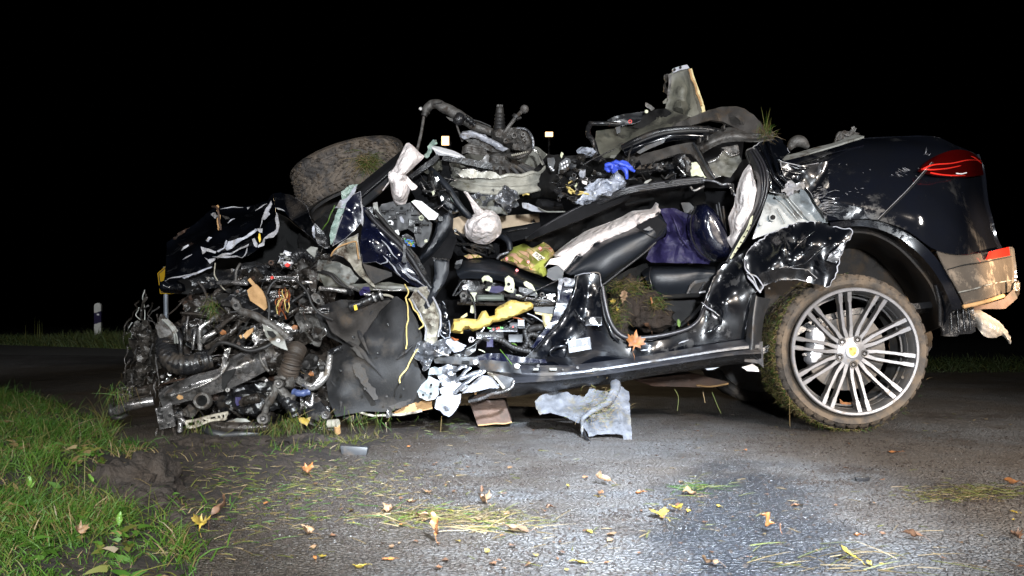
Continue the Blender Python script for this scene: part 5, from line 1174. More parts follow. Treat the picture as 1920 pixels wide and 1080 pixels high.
S('patterned_fabric_end', 'H', [(205,500,4.5),(240,486,4.5),(320,490,4.5),(350,510,4.48),(300,515,4.46),(240,518,4.46)], blanket_m, amp=.01, th=.02, res=5)
U('shiny_buckle', 'H', [(470,520,4.4),(510,480,4.4),(560,468,4.4)], .007, foil, wob=.01); U('belt_hose', 'H', [(500,330,4.7),(545,370,4.6),(560,410,4.5),(560,450,4.45)], .014, seal, n=8)
# beam of the crushed roof lying across the cabin
for k, (o1, r) in enumerate(((0, .010), (14, .008), (30, .009), (46, .007))):
    U('roof_beam_rib', 'R', [(1836, 296+o1*.8, 4.12), (1600,315+o1,4.12), (1400,342+o1,4.12), (1095,388+o1,4.12), (900,455+o1,4.14), (600,578+o1*1.2,4.2), (300,735+o1*1.2,4.25), (60,900-o1*.2,4.3)], r, seal if k % 2 == 0 else plastic, n=8)
S('roof_beam', 'R', [(1836,292),(1700,302),(1400,342),(1095,388),(600,575),(200,790),(30,900),(60,925),(240,850),(620,700),(1000,535),(1100,450),(1300,420),(1836,345)], fabric, 4.16, th=.05, amp=.004, res=6, hints=[(30,900,4.34)])
U('beam_end', 'R', [(30,905,4.3),(60,900,4.3)], .012, plastic_g)
S('headliner', 'R', [(60,935,4.5),(500,740,4.4),(1100,440,4.3),(1500,400,4.3),(1836,350,4.3),(1860,560,4.5),(1560,620,4.6),(1400,610,4.55),(1200,640,4.55),(1000,700,4.55),(640,840,4.6),(420,960,4.6),(330,1030,4.6),(200,945,4.55)], felt_dark, amp=.025, fr=7, res=7, th=.02)
for a in ([(240,850,4.4),(620,690,4.33),(1000,530,4.27),(1090,470,4.27)], [(1100,470,4.27),(1200,430,4.27),(1310,425,4.27)], [(1040,560,4.3),(1200,520,4.3),(1320,500,4.32)]): U('lining_fold', 'R', a, .008, felt_dark, n=8, wob=.003)
U('torn_strip', 'R', [(1700,380,4.1),(1740,415,4.08),(1800,390,4.08),(1836,370,4.1)], .005, silver, wob=.004)
S('door_card', 'I', [(880,0),(960,0),(945,60),(900,60)], plastic_g, 4.5, amp=.006)
for a in ((1105,0,1135,160),(1130,20,1150,200),(1090,10,1110,120)): U('window_guide', 'I', [(a[0],a[1],4.4),(a[2],a[3],4.4)], .006, plastic_g)
# leftover glints and small shards inside the dark cabin
# ------------------------------------------------------------------ wheels
def tyre_geo(M, Ro=.378, Ri=.298, wd=.295, seg=240, worn=.0):
    half = wd/2; prof = []
    prof += [(Ri, -half*.72, 0), (Ri+.012, -half*.86, 0), (Ri+.03, -half*.97, 0), (Ri+.05, -half, 0), (Ro-.028, -half*.985, 0)]
    nt_ = 34
    for i in range(nt_+1):
        t = -1 + 2*i/nt_; x = abs(t); r = Ro - .022*max(0, (x-.72)/.28)**2*1 - .002*x
        prof.append((r, half*.96*t, 1))
    prof += [(Ro-.028, half*.985, 0), (Ri+.05, half, 0), (Ri+.03, half*.97, 0), (Ri+.012, half*.86, 0), (Ri, half*.72, 0)]
    m = len(prof); vs = []
    for k in range(seg):
        a = 2*math.pi*k/seg
        for r, h, tr in prof:
            rr = r
            if tr:
                t = h / (half*.96); g = 0
                for gr in (-.62, -.2, .2, .62):
                    if abs(t-gr) < .035: g = 1
                if abs(t) > .62: ph = (k + (t*4)) % 6
                else: ph = (k + abs(t)*18 * (1 if t > 0 else 1)) % 6
                if ph < 1.3: g = 1
                rr -= .010*g
            q = Vector((rr*math.cos(a), rr*math.sin(a), h)); rr += .0035*noise.noise(q*9) + .0015*noise.noise(q*40)
            vs.append(M @ Vector((rr*math.cos(a), rr*math.sin(a), h)))
    fs = []
    for k in range(seg):
        k2 = (k+1) % seg
        for i in range(m): fs.append((k*m+i, k2*m+i, k2*m+(i+1)%m, k*m+(i+1)%m))
    return vs, fs
WY = 4.1; wc = P(1603, 659.5, WY)
# axle along +Y: local z maps to -Y (outer face towards the camera)
Mw = Matrix.Translation(Vector((wc.x, WY, wc.z))) @ Matrix(((1,0,0,0),(0,0,-1,0),(0,1,0,0),(0,0,0,1)))
wheel = empty('wheel', None, par=CAR)
def WP(nm, geo, mat, par=wheel, **k): return mk(nm, geo[0], geo[1], mat, par, **k)
Mt = Mw @ Matrix.Translation((0, 0, -.1475 - .012))
WP('tyre', tyre_geo(Mt), tyre_m, sharp=30)
rimo = WP('rim', ring_geo([(.292,.0),(.296,.006),(.303,.010),(.309,.006),(.309,-.012),(.300,-.02),(.290,-.03),(.284,-.06),(.284,-.25),(.306,-.27),(.306,-.275),(.278,-.25),(.277,-.06),(.283,-.02)], 96, Mw), alloy_d, sharp=30)
mk('rim_lip', *ring_geo([(.291,.004),(.293,.011),(.303,.013),(.307,.010),(.303,.008)], 96, Mw), alloy, rimo)
def spoke(ang, off, par):
    """one bar of a double spoke: local x radial, stepped in width and dished towards the hub"""
    ca, sa = math.cos(ang), math.sin(ang)
    st = [(.055, .010, off*.35), (.085, .0125, off*.55), (.12, .010, off*.86), (.20, .0085, off), (.235, .0085, off), (.247, .0125, off*1.0), (.296, .0135, off*1.05)]
    vs = []; nS = len(st)
    for r, w2, o in st:
        z = -.045 + .047 * (r/.296)**2.2
        w2 *= .86
        for dx, dz in ((-w2*1.1, -.038), (-w2, -.002), (-w2*.82, 0), (w2*.82, 0), (w2, -.002), (w2*1.1, -.038)):
            y = o + dx; vs.append(Mw @ Vector((r*ca - y*sa, r*sa + y*ca, z+dz)))
    fs = []; mi = []
    for i in range(nS-1):
        for k in range(6):
            k2 = (k+1) % 6; fs.append((i*6+k, i*6+k2, (i+1)*6+k2, (i+1)*6+k)); mi.append(0 if k == 2 else 1)
    fs += [tuple(range(6))[::-1], tuple((nS-1)*6+k for k in range(6))]; mi += [1, 1]
    return mk('spoke', vs, fs, [alloy, alloy_d], par, smooth=False, mi=mi)
for k in range(10):
    a = math.radians(99.5 - 36*k)
    for s in (-1, 1): spoke(a, s*.0215, wheel)
hub = WP('hub_face', lathe_geo([(.074,-.08),(.078,-.052),(.070,-.044),(.050,-.040),(.034,-.036),(0,-.036)], 48, Mw), alloy, sharp=30)
for k in range(5):
    a = math.radians(62.5 - 72*k); Mb = Mw @ Matrix.Translation((math.cos(a)*.064, math.sin(a)*.064, 0))
    WP('bolt_well', ring_geo([(.0135,-.06),(.0135,-.038),(.0185,-.037),(.0215,-.048),(.0215,-.06)], 20, Mb), alloy_d)
    WP('wheel_bolt', lathe_geo([(.0125,-.06),(.0125,-.040),(.010,-.038),(.007,-.038),(.006,-.044),(0,-.044)], 12, Mb), oily, sharp=30)
cap = WP('center_cap', lathe_geo([(.033,-.04),(.033,-.031),(.030,-.028),(0,-.026)], 36, Mw), material('cap_silver', (.55,.55,.56), rough=.35, metal=.3))
# crest on the cap: gold shield, quarters with red and black bars, small centre shield
def capq(nm, pts, mat, z=-.0245):
    vs = [Mw @ Vector((x*.001, y*.001, z)) for x, y in pts] + [Mw @ Vector((x*.001, y*.001, z-.002)) for x, y in pts]; n = len(pts)
    return mk(nm, vs, [tuple(range(n)), tuple(range(2*n-1, n-1, -1))] + [(i, i+n, (i+1)%n+n, (i+1)%n) for i in range(n)], mat, cap, smooth=False)
gold = material('crest_gold', (.72,.55,.12), rough=.4, metal=.2)
capq('crest_shield', [(-17,20),(0,22),(17,20),(19,5),(14,-12),(0,-23),(-14,-12),(-19,5)], gold)
for i in range(3):
    capq('crest_bar', [(-15+4.6*i,18),(-12.6+4.6*i,18.4),(-12.6+4.6*i,4),(-15+4.6*i,4)], red_p if i % 2 == 0 else dark_m, -.0238)
    capq('crest_bar', [(3+4.3*i,-3),(5.3+4.3*i,-3),(5.3+4.3*i,-15+3*i),(3+4.3*i,-17+3*i)], red_p if i % 2 == 0 else dark_m, -.0238)
capq('crest_center', [(-4,6),(4,6),(4,0),(0,-5),(-4,0)], material('crest_yellow', (.8,.7,.2), rough=.4), -.0232)
capq('crest_horse', [(-1.5,4),(1.2,5),(2,1),(.5,-2.5),(-1.6,-1)], dark_m, -.0228)
WP('brake_disc', ring_geo([(.08,-.115),(.195,-.115),(.195,-.145),(.08,-.145)], 64, Mw), disc_m)
WP('disc_bell', lathe_geo([(.085,-.15),(.085,-.10),(.0,-.10)], 32, Mw), alloy_d)
WP('wheel_inside', lathe_geo([(.276,-.255),(0,-.255)], 48, Mw), dark_m)
# caliper seen through the left spokes
cal = sheet('brake_caliper', 'L', [(362,425),(385,402),(405,402),(425,425),(448,450),(455,480),(445,540),(430,590),(400,620),(372,630),(352,610),(348,570),(365,520),(360,470)], caliper_m, wheel, 4.17, th=.05, bulge=.03, bw=6, amp=0, res=4)
for u, v_ in ((350,428),(362,432),(325,570),(338,572),(418,370),(460,412)): disc_at('caliper_bolt', 'L', u, v_, .0065, steel, 4.15, par=cal, th=.012)
sheet('leaf_in_rim', 'L', [(538,825),(560,845),(610,850),(600,860),(560,862),(540,850)], leaf_o, wheel, 4.19, th=.001, amp=.004, res=4)
for r0, zz in ((.255,-.05),(.24,-.09)): WP('barrel_ring', ring_geo([(r0+.022,zz),(r0+.03,zz),(r0+.03,zz-.008),(r0+.022,zz-.008)], 64, Mw), alloy_d)
disc_at('valve', 'L', 900, 702, .008, alloy_d, 4.13, par=wheel)
# mud and grass packed into the tread
items = []; rm = random.Random(12); mud_v = []; mud_f = []
for _ in range(5200):
    a = math.radians(rm.gauss(205, 38)); zz = rm.uniform(-.30, -.02); 
    if rm.random() < .25: zz = rm.uniform(-.06, .0)
    dens = .5 + .6*noise.noise(Vector((a*3, zz*9, 0)))
    if rm.random() > dens + .25: continue
    p = Mw @ Vector((.379*math.cos(a), .379*math.sin(a), zz - .012))
    if p.z < .005: p.z = .005
    out = (p - Vector((wc.x, p.y, wc.z))).normalized(); tan_ = Vector((-out.z, 0, out.x))
    d = (out*rm.uniform(-.1,.7) + tan_*rm.gauss(0,1) + Vector((0, rm.gauss(-.2,.6), 0))).normalized()
    items.append((p, d, rm.uniform(.008,.034), rm.uniform(.001,.0028), rm.uniform(0,.5), rm.choice((1,1,2,2,2,0))))
o = blades('grass_on_tyre', items, GM, 12, par=wheel); o['kind'] = 'stuff'
vs = []; fs = []
for _ in range(2600):
    a = math.radians(rm.gauss(215, 45)); zz = rm.uniform(-.30, .0); c = Mw @ Vector((.378*math.cos(a), .378*math.sin(a), zz-.01)); c.z = max(c.z, .004)
    if rm.random() > .45 + .8*noise.noise(c*12): continue
    crumb(c, rm.uniform(.003, .009))
o = mk('mud_on_tyre', vs, fs, soil_m, wheel, smooth=False, recalc=False); o['kind'] = 'stuff'
# far rear wheel seen under the floor
fc = Vector((wc.x-.02, 5.72, .378))
Mf = Matrix.Translation(fc) @ Matrix(((1,0,0,0),(0,0,-1,0),(0,1,0,0),(0,0,0,1)))
fw = empty('wheel', None, par=CAR)
mk('tyre', *tyre_geo(Mf, seg=120), tyre_d, fw, sharp=30)
mk('rim', *ring_geo([(.29,-.13),(.303,-.14),(.303,.14),(.29,.13),(.05,.02),(.05,-.02)], 48, Mf), alloy_d, fw)
v, f = tube_geo([Vector((wc.x, 4.35, .37)), Vector((wc.x, 5.6, .38))], .045, 12); mk('rear_axle', v, f, oily, CAR)

# wooden blocks and beam the wreck rests on, hanging felt
v0 = [W('M', a, 4.22) for a in ((186,345),(392,338),(436,460),(232,492))]
def prism(nm, z, pts, Yf, Yb, mat, tag, side=None):
    q = [W(z, p, Yf) for p in pts]; n = len(q); q2 = [p + Vector((0, Yb-Yf, 0)) for p in q]
    bm = bmesh.new(); vv = [bm.verts.new(p) for p in q+q2]
    bm.faces.new(vv[:n]); bm.faces.new(vv[n:][::-1])
    for i in range(n): bm.faces.new((vv[i], vv[i+n], vv[(i+1)%n+n], vv[(i+1)%n]))
    bmesh.ops.recalc_face_normals(bm, faces=bm.faces); bmesh.ops.bevel(bm, geom=list(bm.edges), offset=.004, segments=2, affect='EDGES'); bm.verts.index_update()
    vs = [v.co.copy() for v in bm.verts]; fs = [tuple(v.index for v in f.verts) for f in bm.faces]; bm.free()
    return mk(nm, vs, fs, mat, None, sharp=40, tag=tag)
gz = lambda Y: HY + H*F/Y
wb = prism('wooden_block', 'X', [(880,752),(946,750),(960,794),(896,799)], 4.32, 4.62, wood, ('short brown timber block propping the front end of the sill', 'timber block'))
tube('splintered_edge', 'X', [(897,797,4.305),(925,794,4.305),(945,795,4.305),(960,791,4.305)], .004, tan, wb, wob=.004)
prism('timber_beam', 'X', [(1185,712),(1300,700),(1365,716),(1330,727),(1225,724)], 5.0, 5.25, wood_r, ('red-brown timber beam lying under the car near the far rear wheel', 'timber beam'))
tube('broken_edge', 'M', [(1505,255,4.98),(1590,262,4.98),(1690,245,4.98)], .006, tan, CAR)
fl = sheet('felt_mat', 'M', [(565,345,4.1),(600,312,4.12),(670,288,4.2),(762,292,4.15),(785,312,4.15),(825,312,4.12),(852,322,4.12),(872,300,4.1),(888,270,4.14),(935,290,4.12),(1005,288,4.08),(1045,240,4.12),(1068,262,4.12),(1112,292,4.1),(1118,400,4.0),(1122,480,3.95),(1132,578,3.9),(1088,590,3.88),(1076,548,3.9),(1010,540,3.92),(940,535,3.92),(880,545,3.94),(848,500,3.98),(820,475,4.0),(740,440,4.02),(660,418,4.05),(600,425,4.05),(575,390,4.08)], felt_l, None, 4.05, amp=.018, fr=6, res=4.5, th=.006, jag=1,
    hints=[(900,430,3.93),(980,350,4.02),(700,360,4.1),(1060,440,3.9)], tag=('torn light grey felt mat hanging from the sill down to the road', 'felt mat'))
tube('mat_fold', 'M', [(1040,250,4.05),(1000,330,3.97),(930,390,3.93),(860,440,3.93),(842,490,3.94),(850,540,3.93)], lambda t: .02*(1-t)+.006, felt_l, fl, n=8, wob=.012)
tube('dangling_strap', 'M', [(850,530,3.92),(862,565,3.88),(900,610,3.8),(945,650,3.72)], lambda t: .010+.006*t, plastic, fl, n=6, flat=.6)
tube('strap_end', 'M', [(945,650,3.72),(975,672,3.69)], .012, primer_w, fl, wob=.006)
items = []
for _ in range(260):
    items.append((W('M', (rm.gauss(940, 60), rm.gauss(390, 60)), rm.uniform(3.86, 3.96)), Vector((rm.gauss(.5,.5), -.2, rm.gauss(.4,.6))).normalized(), rm.uniform(.01,.05), .0016, .3, rm.choice((1,2,2))))
o = blades('grass_on_mat', items, GM, 14, par=fl); o['kind'] = 'stuff'

# ------------------------------------------------------------------ upper wreckage
S('raised_panel', 'G', [(745,92),(860,62),(882,90),(905,160),(935,245),(960,320),(975,372),(930,395),(870,412),(780,380),(700,345),(712,300),(722,240),(738,150)], khaki, 4.7, amp=.014, fr=7, res=6, th=.012, hints=[(820,220,4.64),(800,350,4.6)])
S('panel_fold', 'G', [(720,110),(745,100),(740,170),(728,250),(715,300),(712,240),(722,170)], castm, 4.66, amp=.008, res=4)
S('panel_top_lip', 'G', [(748,72),(800,55),(850,42),(868,66),(800,82),(755,98)], primer_w, 4.68, amp=.006, th=.02, res=5)
for u, v_ in ((762,78),(803,62)): disc_at('lip_hole', 'G', u, v_, .007, dark_m, 4.665, th=.01)
surf('foam_strip', 'G', [[(862,72,4.66),(890,160,4.64),(915,240,4.62),(945,330,4.58),(960,385,4.57)], [(884,68,4.66),(908,150,4.64),(942,240,4.62),(965,310,4.58),(982,378,4.57)]], foam_c, CAR, n=6, amp=.01, fr=20, th=.012)
U('foam_edge', 'G', [(866,75,4.645),(893,160,4.625),(922,245,4.605),(950,330,4.565)], .006, tan, wob=.006)
S('torn_shreds', 'G', [(690,112),(715,105),(712,160),(700,185),(715,240),(700,250),(685,225),(680,180),(695,160)], fringe_m, 4.66, amp=.02, fr=25, res=3.5)
S('small_tab', 'G', [(680,300),(710,272),(705,312),(685,316)], khaki, 4.65, amp=.004, res=4)
S('curled_strip', 'G', [(556,305),(575,308),(625,352),(600,362),(560,330)], castm, 4.6, amp=.01, fr=20, res=4); disc_at('bright_clip', 'G', 566, 370, .010, palegreen, 4.55)
S('hood_inner_panel', 'G', [(215,505,4.6),(380,482,4.7),(470,440,4.8),(555,385,4.9),(640,352,4.85),(705,345,4.7),(780,378,4.6),(865,410,4.5),(810,440,4.45),(700,500,4.4),(640,520,4.4),(520,560,4.4),(420,610,4.4),(340,690,4.4),(215,692,4.45),(205,600,4.5)], khaki, amp=.016, fr=6, res=8, th=.012, hints=[(420,540,4.65),(650,430,4.6)])
S('hood_lining_patch', 'G', [(520,445),(560,375),(640,352),(700,350),(760,382),(790,420),(700,462),(660,440),(590,470),(500,490),(470,480)], felt_dark, 4.62, amp=.01, fr=9, res=6, th=.01, hints=[(640,352,4.83),(700,350,4.68)])
S('black_hood_corner', 'G', [(290,432),(340,405),(420,385),(560,370),(535,430),(480,455),(400,472),(330,462)], paint, 4.66, amp=.014, fr=12, res=5, edge=primer, er=.001)
disc_at('red_clip', 'G', 306, 458, .011, red_p, 4.6); disc_at('red_clip', 'G', 452, 440, .010, red_p, 4.58, hole=.006)
U('hood_frame', 'G', [(165,455,4.5),(260,452,4.48),(378,458,4.5)], .012, plastic, seg=8); U('hood_frame', 'G', [(168,450,4.5),(160,520,4.46),(195,580,4.44),(215,650,4.42),(235,690,4.42)], .014, plastic, wob=.006, bel=0)
U('gas_strut', 'G', [(150,545,4.46),(190,560,4.42),(200,620,4.4)], .005, steel); S('strut_mount', 'G', [(350,480),(385,470),(385,515),(362,525)], plastic_g, 4.5, th=.02, amp=.004, res=4)
S('inner_arch_felt', 'G', [(635,525,4.5),(720,480,4.48),(800,440,4.45),(900,400,4.4),(1000,360,4.4),(1090,338,4.42),(1190,333,4.4),(1250,352,4.38),(1310,392,4.34),(1370,450,4.3),(1400,505,4.26),(1440,535,4.24),(1330,535,4.26),(1240,510,4.3),(1180,482,4.34),(1100,440,4.3),(1020,430,4.33),(900,460,4.38),(780,500,4.42),(700,515,4.46)], felt_b, amp=.01, fr=7, res=7, th=.03, hints=[(1050,400,4.3),(1200,400,4.25)])
surf('casting_arm', 'G', [
 [(925,600,4.3),(1000,545,4.26),(1085,495,4.24),(1170,480,4.24),(1280,515,4.22),(1370,520,4.2),(1445,512,4.2)],
 [(935,625,4.22),(1010,580,4.18),(1100,545,4.16),(1190,530,4.14),(1290,545,4.14),(1380,542,4.14),(1455,530,4.15)],
 [(960,662,4.24),(1020,625,4.2),(1100,590,4.18),(1200,578,4.16),(1300,580,4.16),(1390,565,4.16),(1455,548,4.16)]], castm, CAR, n=6, amp=.006, fr=16, th=.03)
for u, v_ in ((1102,485),(935,575),(985,560)):
    g = box_geo(W('G', (u-13, v_+25), 4.22), W('G', (u+13, v_-22), 4.17), .004); mk('lug', g[0], g[1], castm, CAR)
for pts, r, m in (([(400,622,4.35),(500,570,4.3),(640,515,4.27),(800,492,4.25),(950,492,4.25),(1085,512,4.27)], .016, plastic), ([(420,660,4.33),(560,600,4.28),(700,555,4.26),(820,540,4.26),(950,545,4.28)], .022, paint), ([(405,640,4.34),(520,582,4.29),(650,532,4.26),(800,508,4.24),(1000,505,4.25)], .010, rubber)):
    U('roof_rail', 'G', pts, r, m, n=8)
S('rail_glint', 'G', [(497,655),(560,612),(640,578),(700,560),(690,585),(600,625),(520,665)], purple if 0 else plastic_g, 4.235, th=.01, amp=.006, res=5)
S('under_liner', 'G', [(395,700,4.4),(500,672,4.36),(640,640,4.33),(760,610,4.3),(850,590,4.28),(895,585,4.26),(925,610,4.24),(950,660,4.2),(1000,750,4.15),(1045,835,4.12),(1000,850,4.13),(960,780,4.17),(920,700,4.22),(870,665,4.26),(800,662,4.3),(700,690,4.33),(560,735,4.36),(450,760,4.4)], felt_b, amp=.014, fr=9, res=5, th=.02)
U('liner_rib', 'G', [(895,590,4.21),(950,690,4.14),(1000,780,4.1),(1045,838,4.09)], .006, plastic_g)
S('upper_fill', 'G', [(380,560),(700,500),(1000,470),(1240,560),(1240,900),(700,900),(300,820),(200,700)], fabric, 4.75, amp=.03, fr=6, res=10, th=.04)
for k in range(7):
    u = 490 + k*38; S('foam_tooth', 'G', [(u, 775-k*4),(u+36, 742-k*5),(u+38, 775-k*3)], felt_b, 4.24, th=.03, amp=.006, res=3.5)
S('trim_lump', 'G', [(755,690),(790,668),(830,665),(880,720),(885,770),(865,812),(838,815),(800,770),(775,745)], plastic, 4.16, th=.04, bulge=.04, bw=6, amp=.006, res=4)
U('trim_glint', 'G', [(785,755,4.11),(812,785,4.10),(838,812,4.1)], .003, silver); U('trim_fold', 'G', [(800,675,4.14),(845,735,4.1),(850,790,4.1)], .006, rubber)
S('cream_wedge', 'G', [(848,725),(920,722),(950,780),(985,832),(950,830),(920,815),(880,822)], palegreen, 4.14, th=.02, amp=.01, fr=18, res=4, edge=None)
S('grey_bracket_panel', 'G', [(1000,722),(1060,690),(1110,642),(1150,665),(1215,672),(1230,710),(1195,770),(1150,835),(1100,820),(1050,835),(1020,780)], khaki, 4.2, amp=.014, fr=13, res=5, edge=steel, er=.0015)
S('bracket_box', 'G', [(1090,620),(1210,600),(1215,660),(1130,662)], castm, 4.2, th=.04, amp=.012, fr=18, res=5)
U('torn_edge_wire', 'G', [(1000,725,4.15),(1060,700,4.14),(1105,645,4.14),(1160,675,4.14),(1215,665,4.14)], .003, steel, wob=.004)
U('torn_harness', 'G', [(965,850,4.1),(1040,862,4.08),(1100,880,4.08),(1160,880,4.08),(1180,950,4.1)], .006, foil, wob=.008)
for k in range(9): U('frayed_wire', 'G', [(1130+k*6,870,4.08),(1150+k*3,900+k*4,4.06),(1155+k*3,945-k*3,4.08)], .0016, steel if k % 2 else plastic, seg=4, wob=.006)
tuft_i = []
for _ in range(170): tuft_i.append((W('G', (rm.gauss(1395,26), rm.gauss(535,22)), rm.uniform(4.1,4.18)), Vector((rm.gauss(.05,.4), rm.gauss(-.3,.4), rm.gauss(.6,.6))).normalized(), rm.uniform(.02,.075), rm.uniform(.001,.0024), .3, rm.choice((0,1,2,2,2))))
for _ in range(14): tuft_i.append((W('G', (rm.gauss(1405,10), 500), 4.13), Vector((rm.gauss(.02,.15), 0, 1)).normalized(), rm.uniform(.07,.13), .0022, .1, rm.choice((0,1))))
o = blades('grass_tuft', tuft_i, GM, 15, par=CAR); o['kind'] = 'stuff'

# blue glove and plastic film on the roof debris
gl = sheet('disposable_glove', 'R', [(832,150),(875,128),(940,110),(1010,115),(1060,140),(1105,180),(1128,210),(1110,222),(1060,205),(1050,215),(1062,240),(1058,300),(1048,300),(1042,240),(1005,208),(965,205),(930,235),(905,240),(880,222),(855,222),(834,200)], glove_m, None, 4.05, amp=.02, fr=16, res=3.5, th=.008, bulge=.02, bw=4, tag=('crumpled blue disposable glove lying on the crushed roof debris', 'glove'))
for pts in ([(1000,150,4.03),(1050,170,4.02),(1090,195,4.02),(1132,222,4.03)], [(1020,190,4.03),(1050,215,4.02),(1056,255,4.02),(1054,300,4.03)], [(850,200,4.04),(862,215,4.03),(880,226,4.03)], [(940,130,4.02),(985,140,4.01),(1040,165,4.01)], [(845,165,4.03),(880,150,4.02),(905,165,4.02),(895,195,4.02)]):
    tube('finger', 'R', pts, lambda t: .012*(1-.45*t), glove_m, gl, n=6, seg=8, wob=.004)
S0 = [(518,515),(560,480),(625,440),(632,390),(680,350),(745,318),(800,300),(870,300),(930,270),(925,215),(960,225),(1020,262),(1045,310),(1045,378),(960,420),(880,455),(800,485),(740,520),(640,550),(560,545)]
sheet('plastic_bag', 'R', S0, bag_m, None, 4.08, amp=.045, fr=13, res=3.2, th=.004, bulge=.03, bw=6, sharp=20, tag=('crinkled clear plastic bag below the blue glove on the roof debris', 'plastic bag'))
sheet('plastic_bag', 'R', [(548,15),(620,-25),(700,-10),(750,30),(735,70),(690,75),(640,90),(580,60)], bag_m, None, 4.34, amp=.045, fr=14, res=3.2, th=.004, bulge=.03, bw=5, sharp=20, tag=('small bunched clear plastic film at the corner of the open hood panel', 'plastic bag'))
for pts in ([(430,360,4.1),(450,385,4.09),(480,392,4.08),(470,430,4.08),(500,450,4.08)], [(480,430,4.08),(540,425,4.07),(600,430,4.06),(650,440,4.06),(720,485,4.05)], [(520,440,4.08),(560,455,4.07),(620,445,4.06),(690,462,4.05),(740,492,4.05)], [(470,400,4.08),(500,410,4.07),(520,432,4.07)], [(460,340,4.1),(500,310,4.09),(520,280,4.09)], [(370,480,4.1),(400,470,4.09),(430,455,4.09)], [(0,462,4.12),(30,455,4.1),(60,460,4.1)]):
    U('yellow_cord', 'R', pts, .0042, ywire, n=7, wob=.004)
for a, m in (([(560,250),(590,205),(630,200),(640,250),(620,300),(580,280)], primer_w), ([(590,300),(640,285),(660,300),(650,360),(600,340)], airbag), ([(365,480),(430,445),(430,470),(375,492)], foam_c), ([(520,370),(550,340),(560,380),(535,395)], palegreen), ([(380,60),(400,25),(420,50),(400,95)], palegreen), ([(480,320),(540,270),(550,300),(520,340)], castm), ([(670,330),(690,300),(700,370),(690,390)], primer)):
    S('torn_scrap', 'R', a, m, 4.12, amp=.02, fr=22, res=3, th=.004)
kp = sheet('switch_panel', 'R', [(370,140),(440,82),(480,100),(500,175),(440,225),(360,255)], purple if 0 else plastic_g, CAR, 4.4, th=.02, amp=.002, res=6)
for i in range(3):
    for j in range(2):
        u = 385 + i*26 + j*8; v_ = 150 - i*14 + j*38
        g = box_geo(W('R', (u, v_+16), 4.39), W('R', (u+18, v_-10), 4.38), .002); mk('button', g[0], g[1], white, kp)
for i in range(3):
    g = box_geo(W('R', (270+i*14, 190+i*16), 4.4), W('R', (290+i*14, 172+i*16), 4.385), .002); mk('button', g[0], g[1], white, kp)
S('switch_panel_back', 'R', [(250,90),(320,80),(330,130),(310,200),(290,230),(260,170)], plastic_g, 4.44, th=.02, amp=.01, res=5)
rk = random.Random(21)
RD = [(1000,372),(1060,376),(1100,366),(1140,345),(1200,340),(1290,330),(1300,300),(1240,300),(1150,290),(1090,290),(1050,290),(1045,335),(1030,360)]
for k in range(64):
    while True:
        x, y = rk.uniform(820, 1300), rk.uniform(290, 375)
        if inside(x, y, RD): break
    s = rk.uniform(4, 13); n = rk.randint(3, 6); a0 = rk.uniform(0, 6)
    if k % 3: S('plastic_shard', 'X', [(x + math.cos(a0+i*6.28/n)*s*rk.uniform(.5,1.6), y + math.sin(a0+i*6.28/n)*s*rk.uniform(.4,1)) for i in range(n)], rk.choice((plastic, plastic, paint, fringe_m, plastic_g)), 4.3 - .004*(y-290) + rk.uniform(-.08,.1), amp=.03, fr=16, res=4, th=rk.choice((.003,.012)), edge=rk.choice((None, plastic_g, primer)), er=.0007)
    else: U('cable', 'X', [(x,y,4.15),(x+rk.gauss(0,12),y+rk.gauss(0,8),4.1),(x+rk.gauss(0,26),y+rk.gauss(0,12),4.14)], rk.choice((.002,.003,.005)), rk.choice((rubber, plastic)), wob=.006)
S('sandal_strip', 'R', [(1225,345),(1240,325),(1290,300),(1310,305),(1260,345)], green_f if 0 else primer_g, 4.08, th=.01, amp=.002, res=4)
# extra debris between rim and roof beam
S('roof_debris_base', 'R', [(-600,330),(0,520),(140,480),(400,500),(600,560),(900,440),(1100,370),(1700,290),(1700,120),(1100,160),(700,80),(500,60),(250,60),(0,380)], felt_dark, 4.62, amp=.05, fr=9, res=7, th=.04, hints=[(900,250,4.35),(300,400,4.5),(-300,400,4.8),(0,480,4.75)])
S('seat_top_debris', 'R', [(130,540),(150,505),(260,510),(400,545),(420,600),(300,620),(180,610)], fabric, 4.3, th=.05, bulge=.04, bw=8, amp=.008, res=5)
S('pale_plate', 'R', [(-10,540),(60,545),(140,580),(240,620),(230,635),(100,625),(0,590)], primer_w, 4.33, amp=.008, res=5)
U('pale_plate_edge', 'R', [(160,590,4.3),(230,628,4.28),(330,632,4.27),(430,630,4.27)], .004, primer_g)

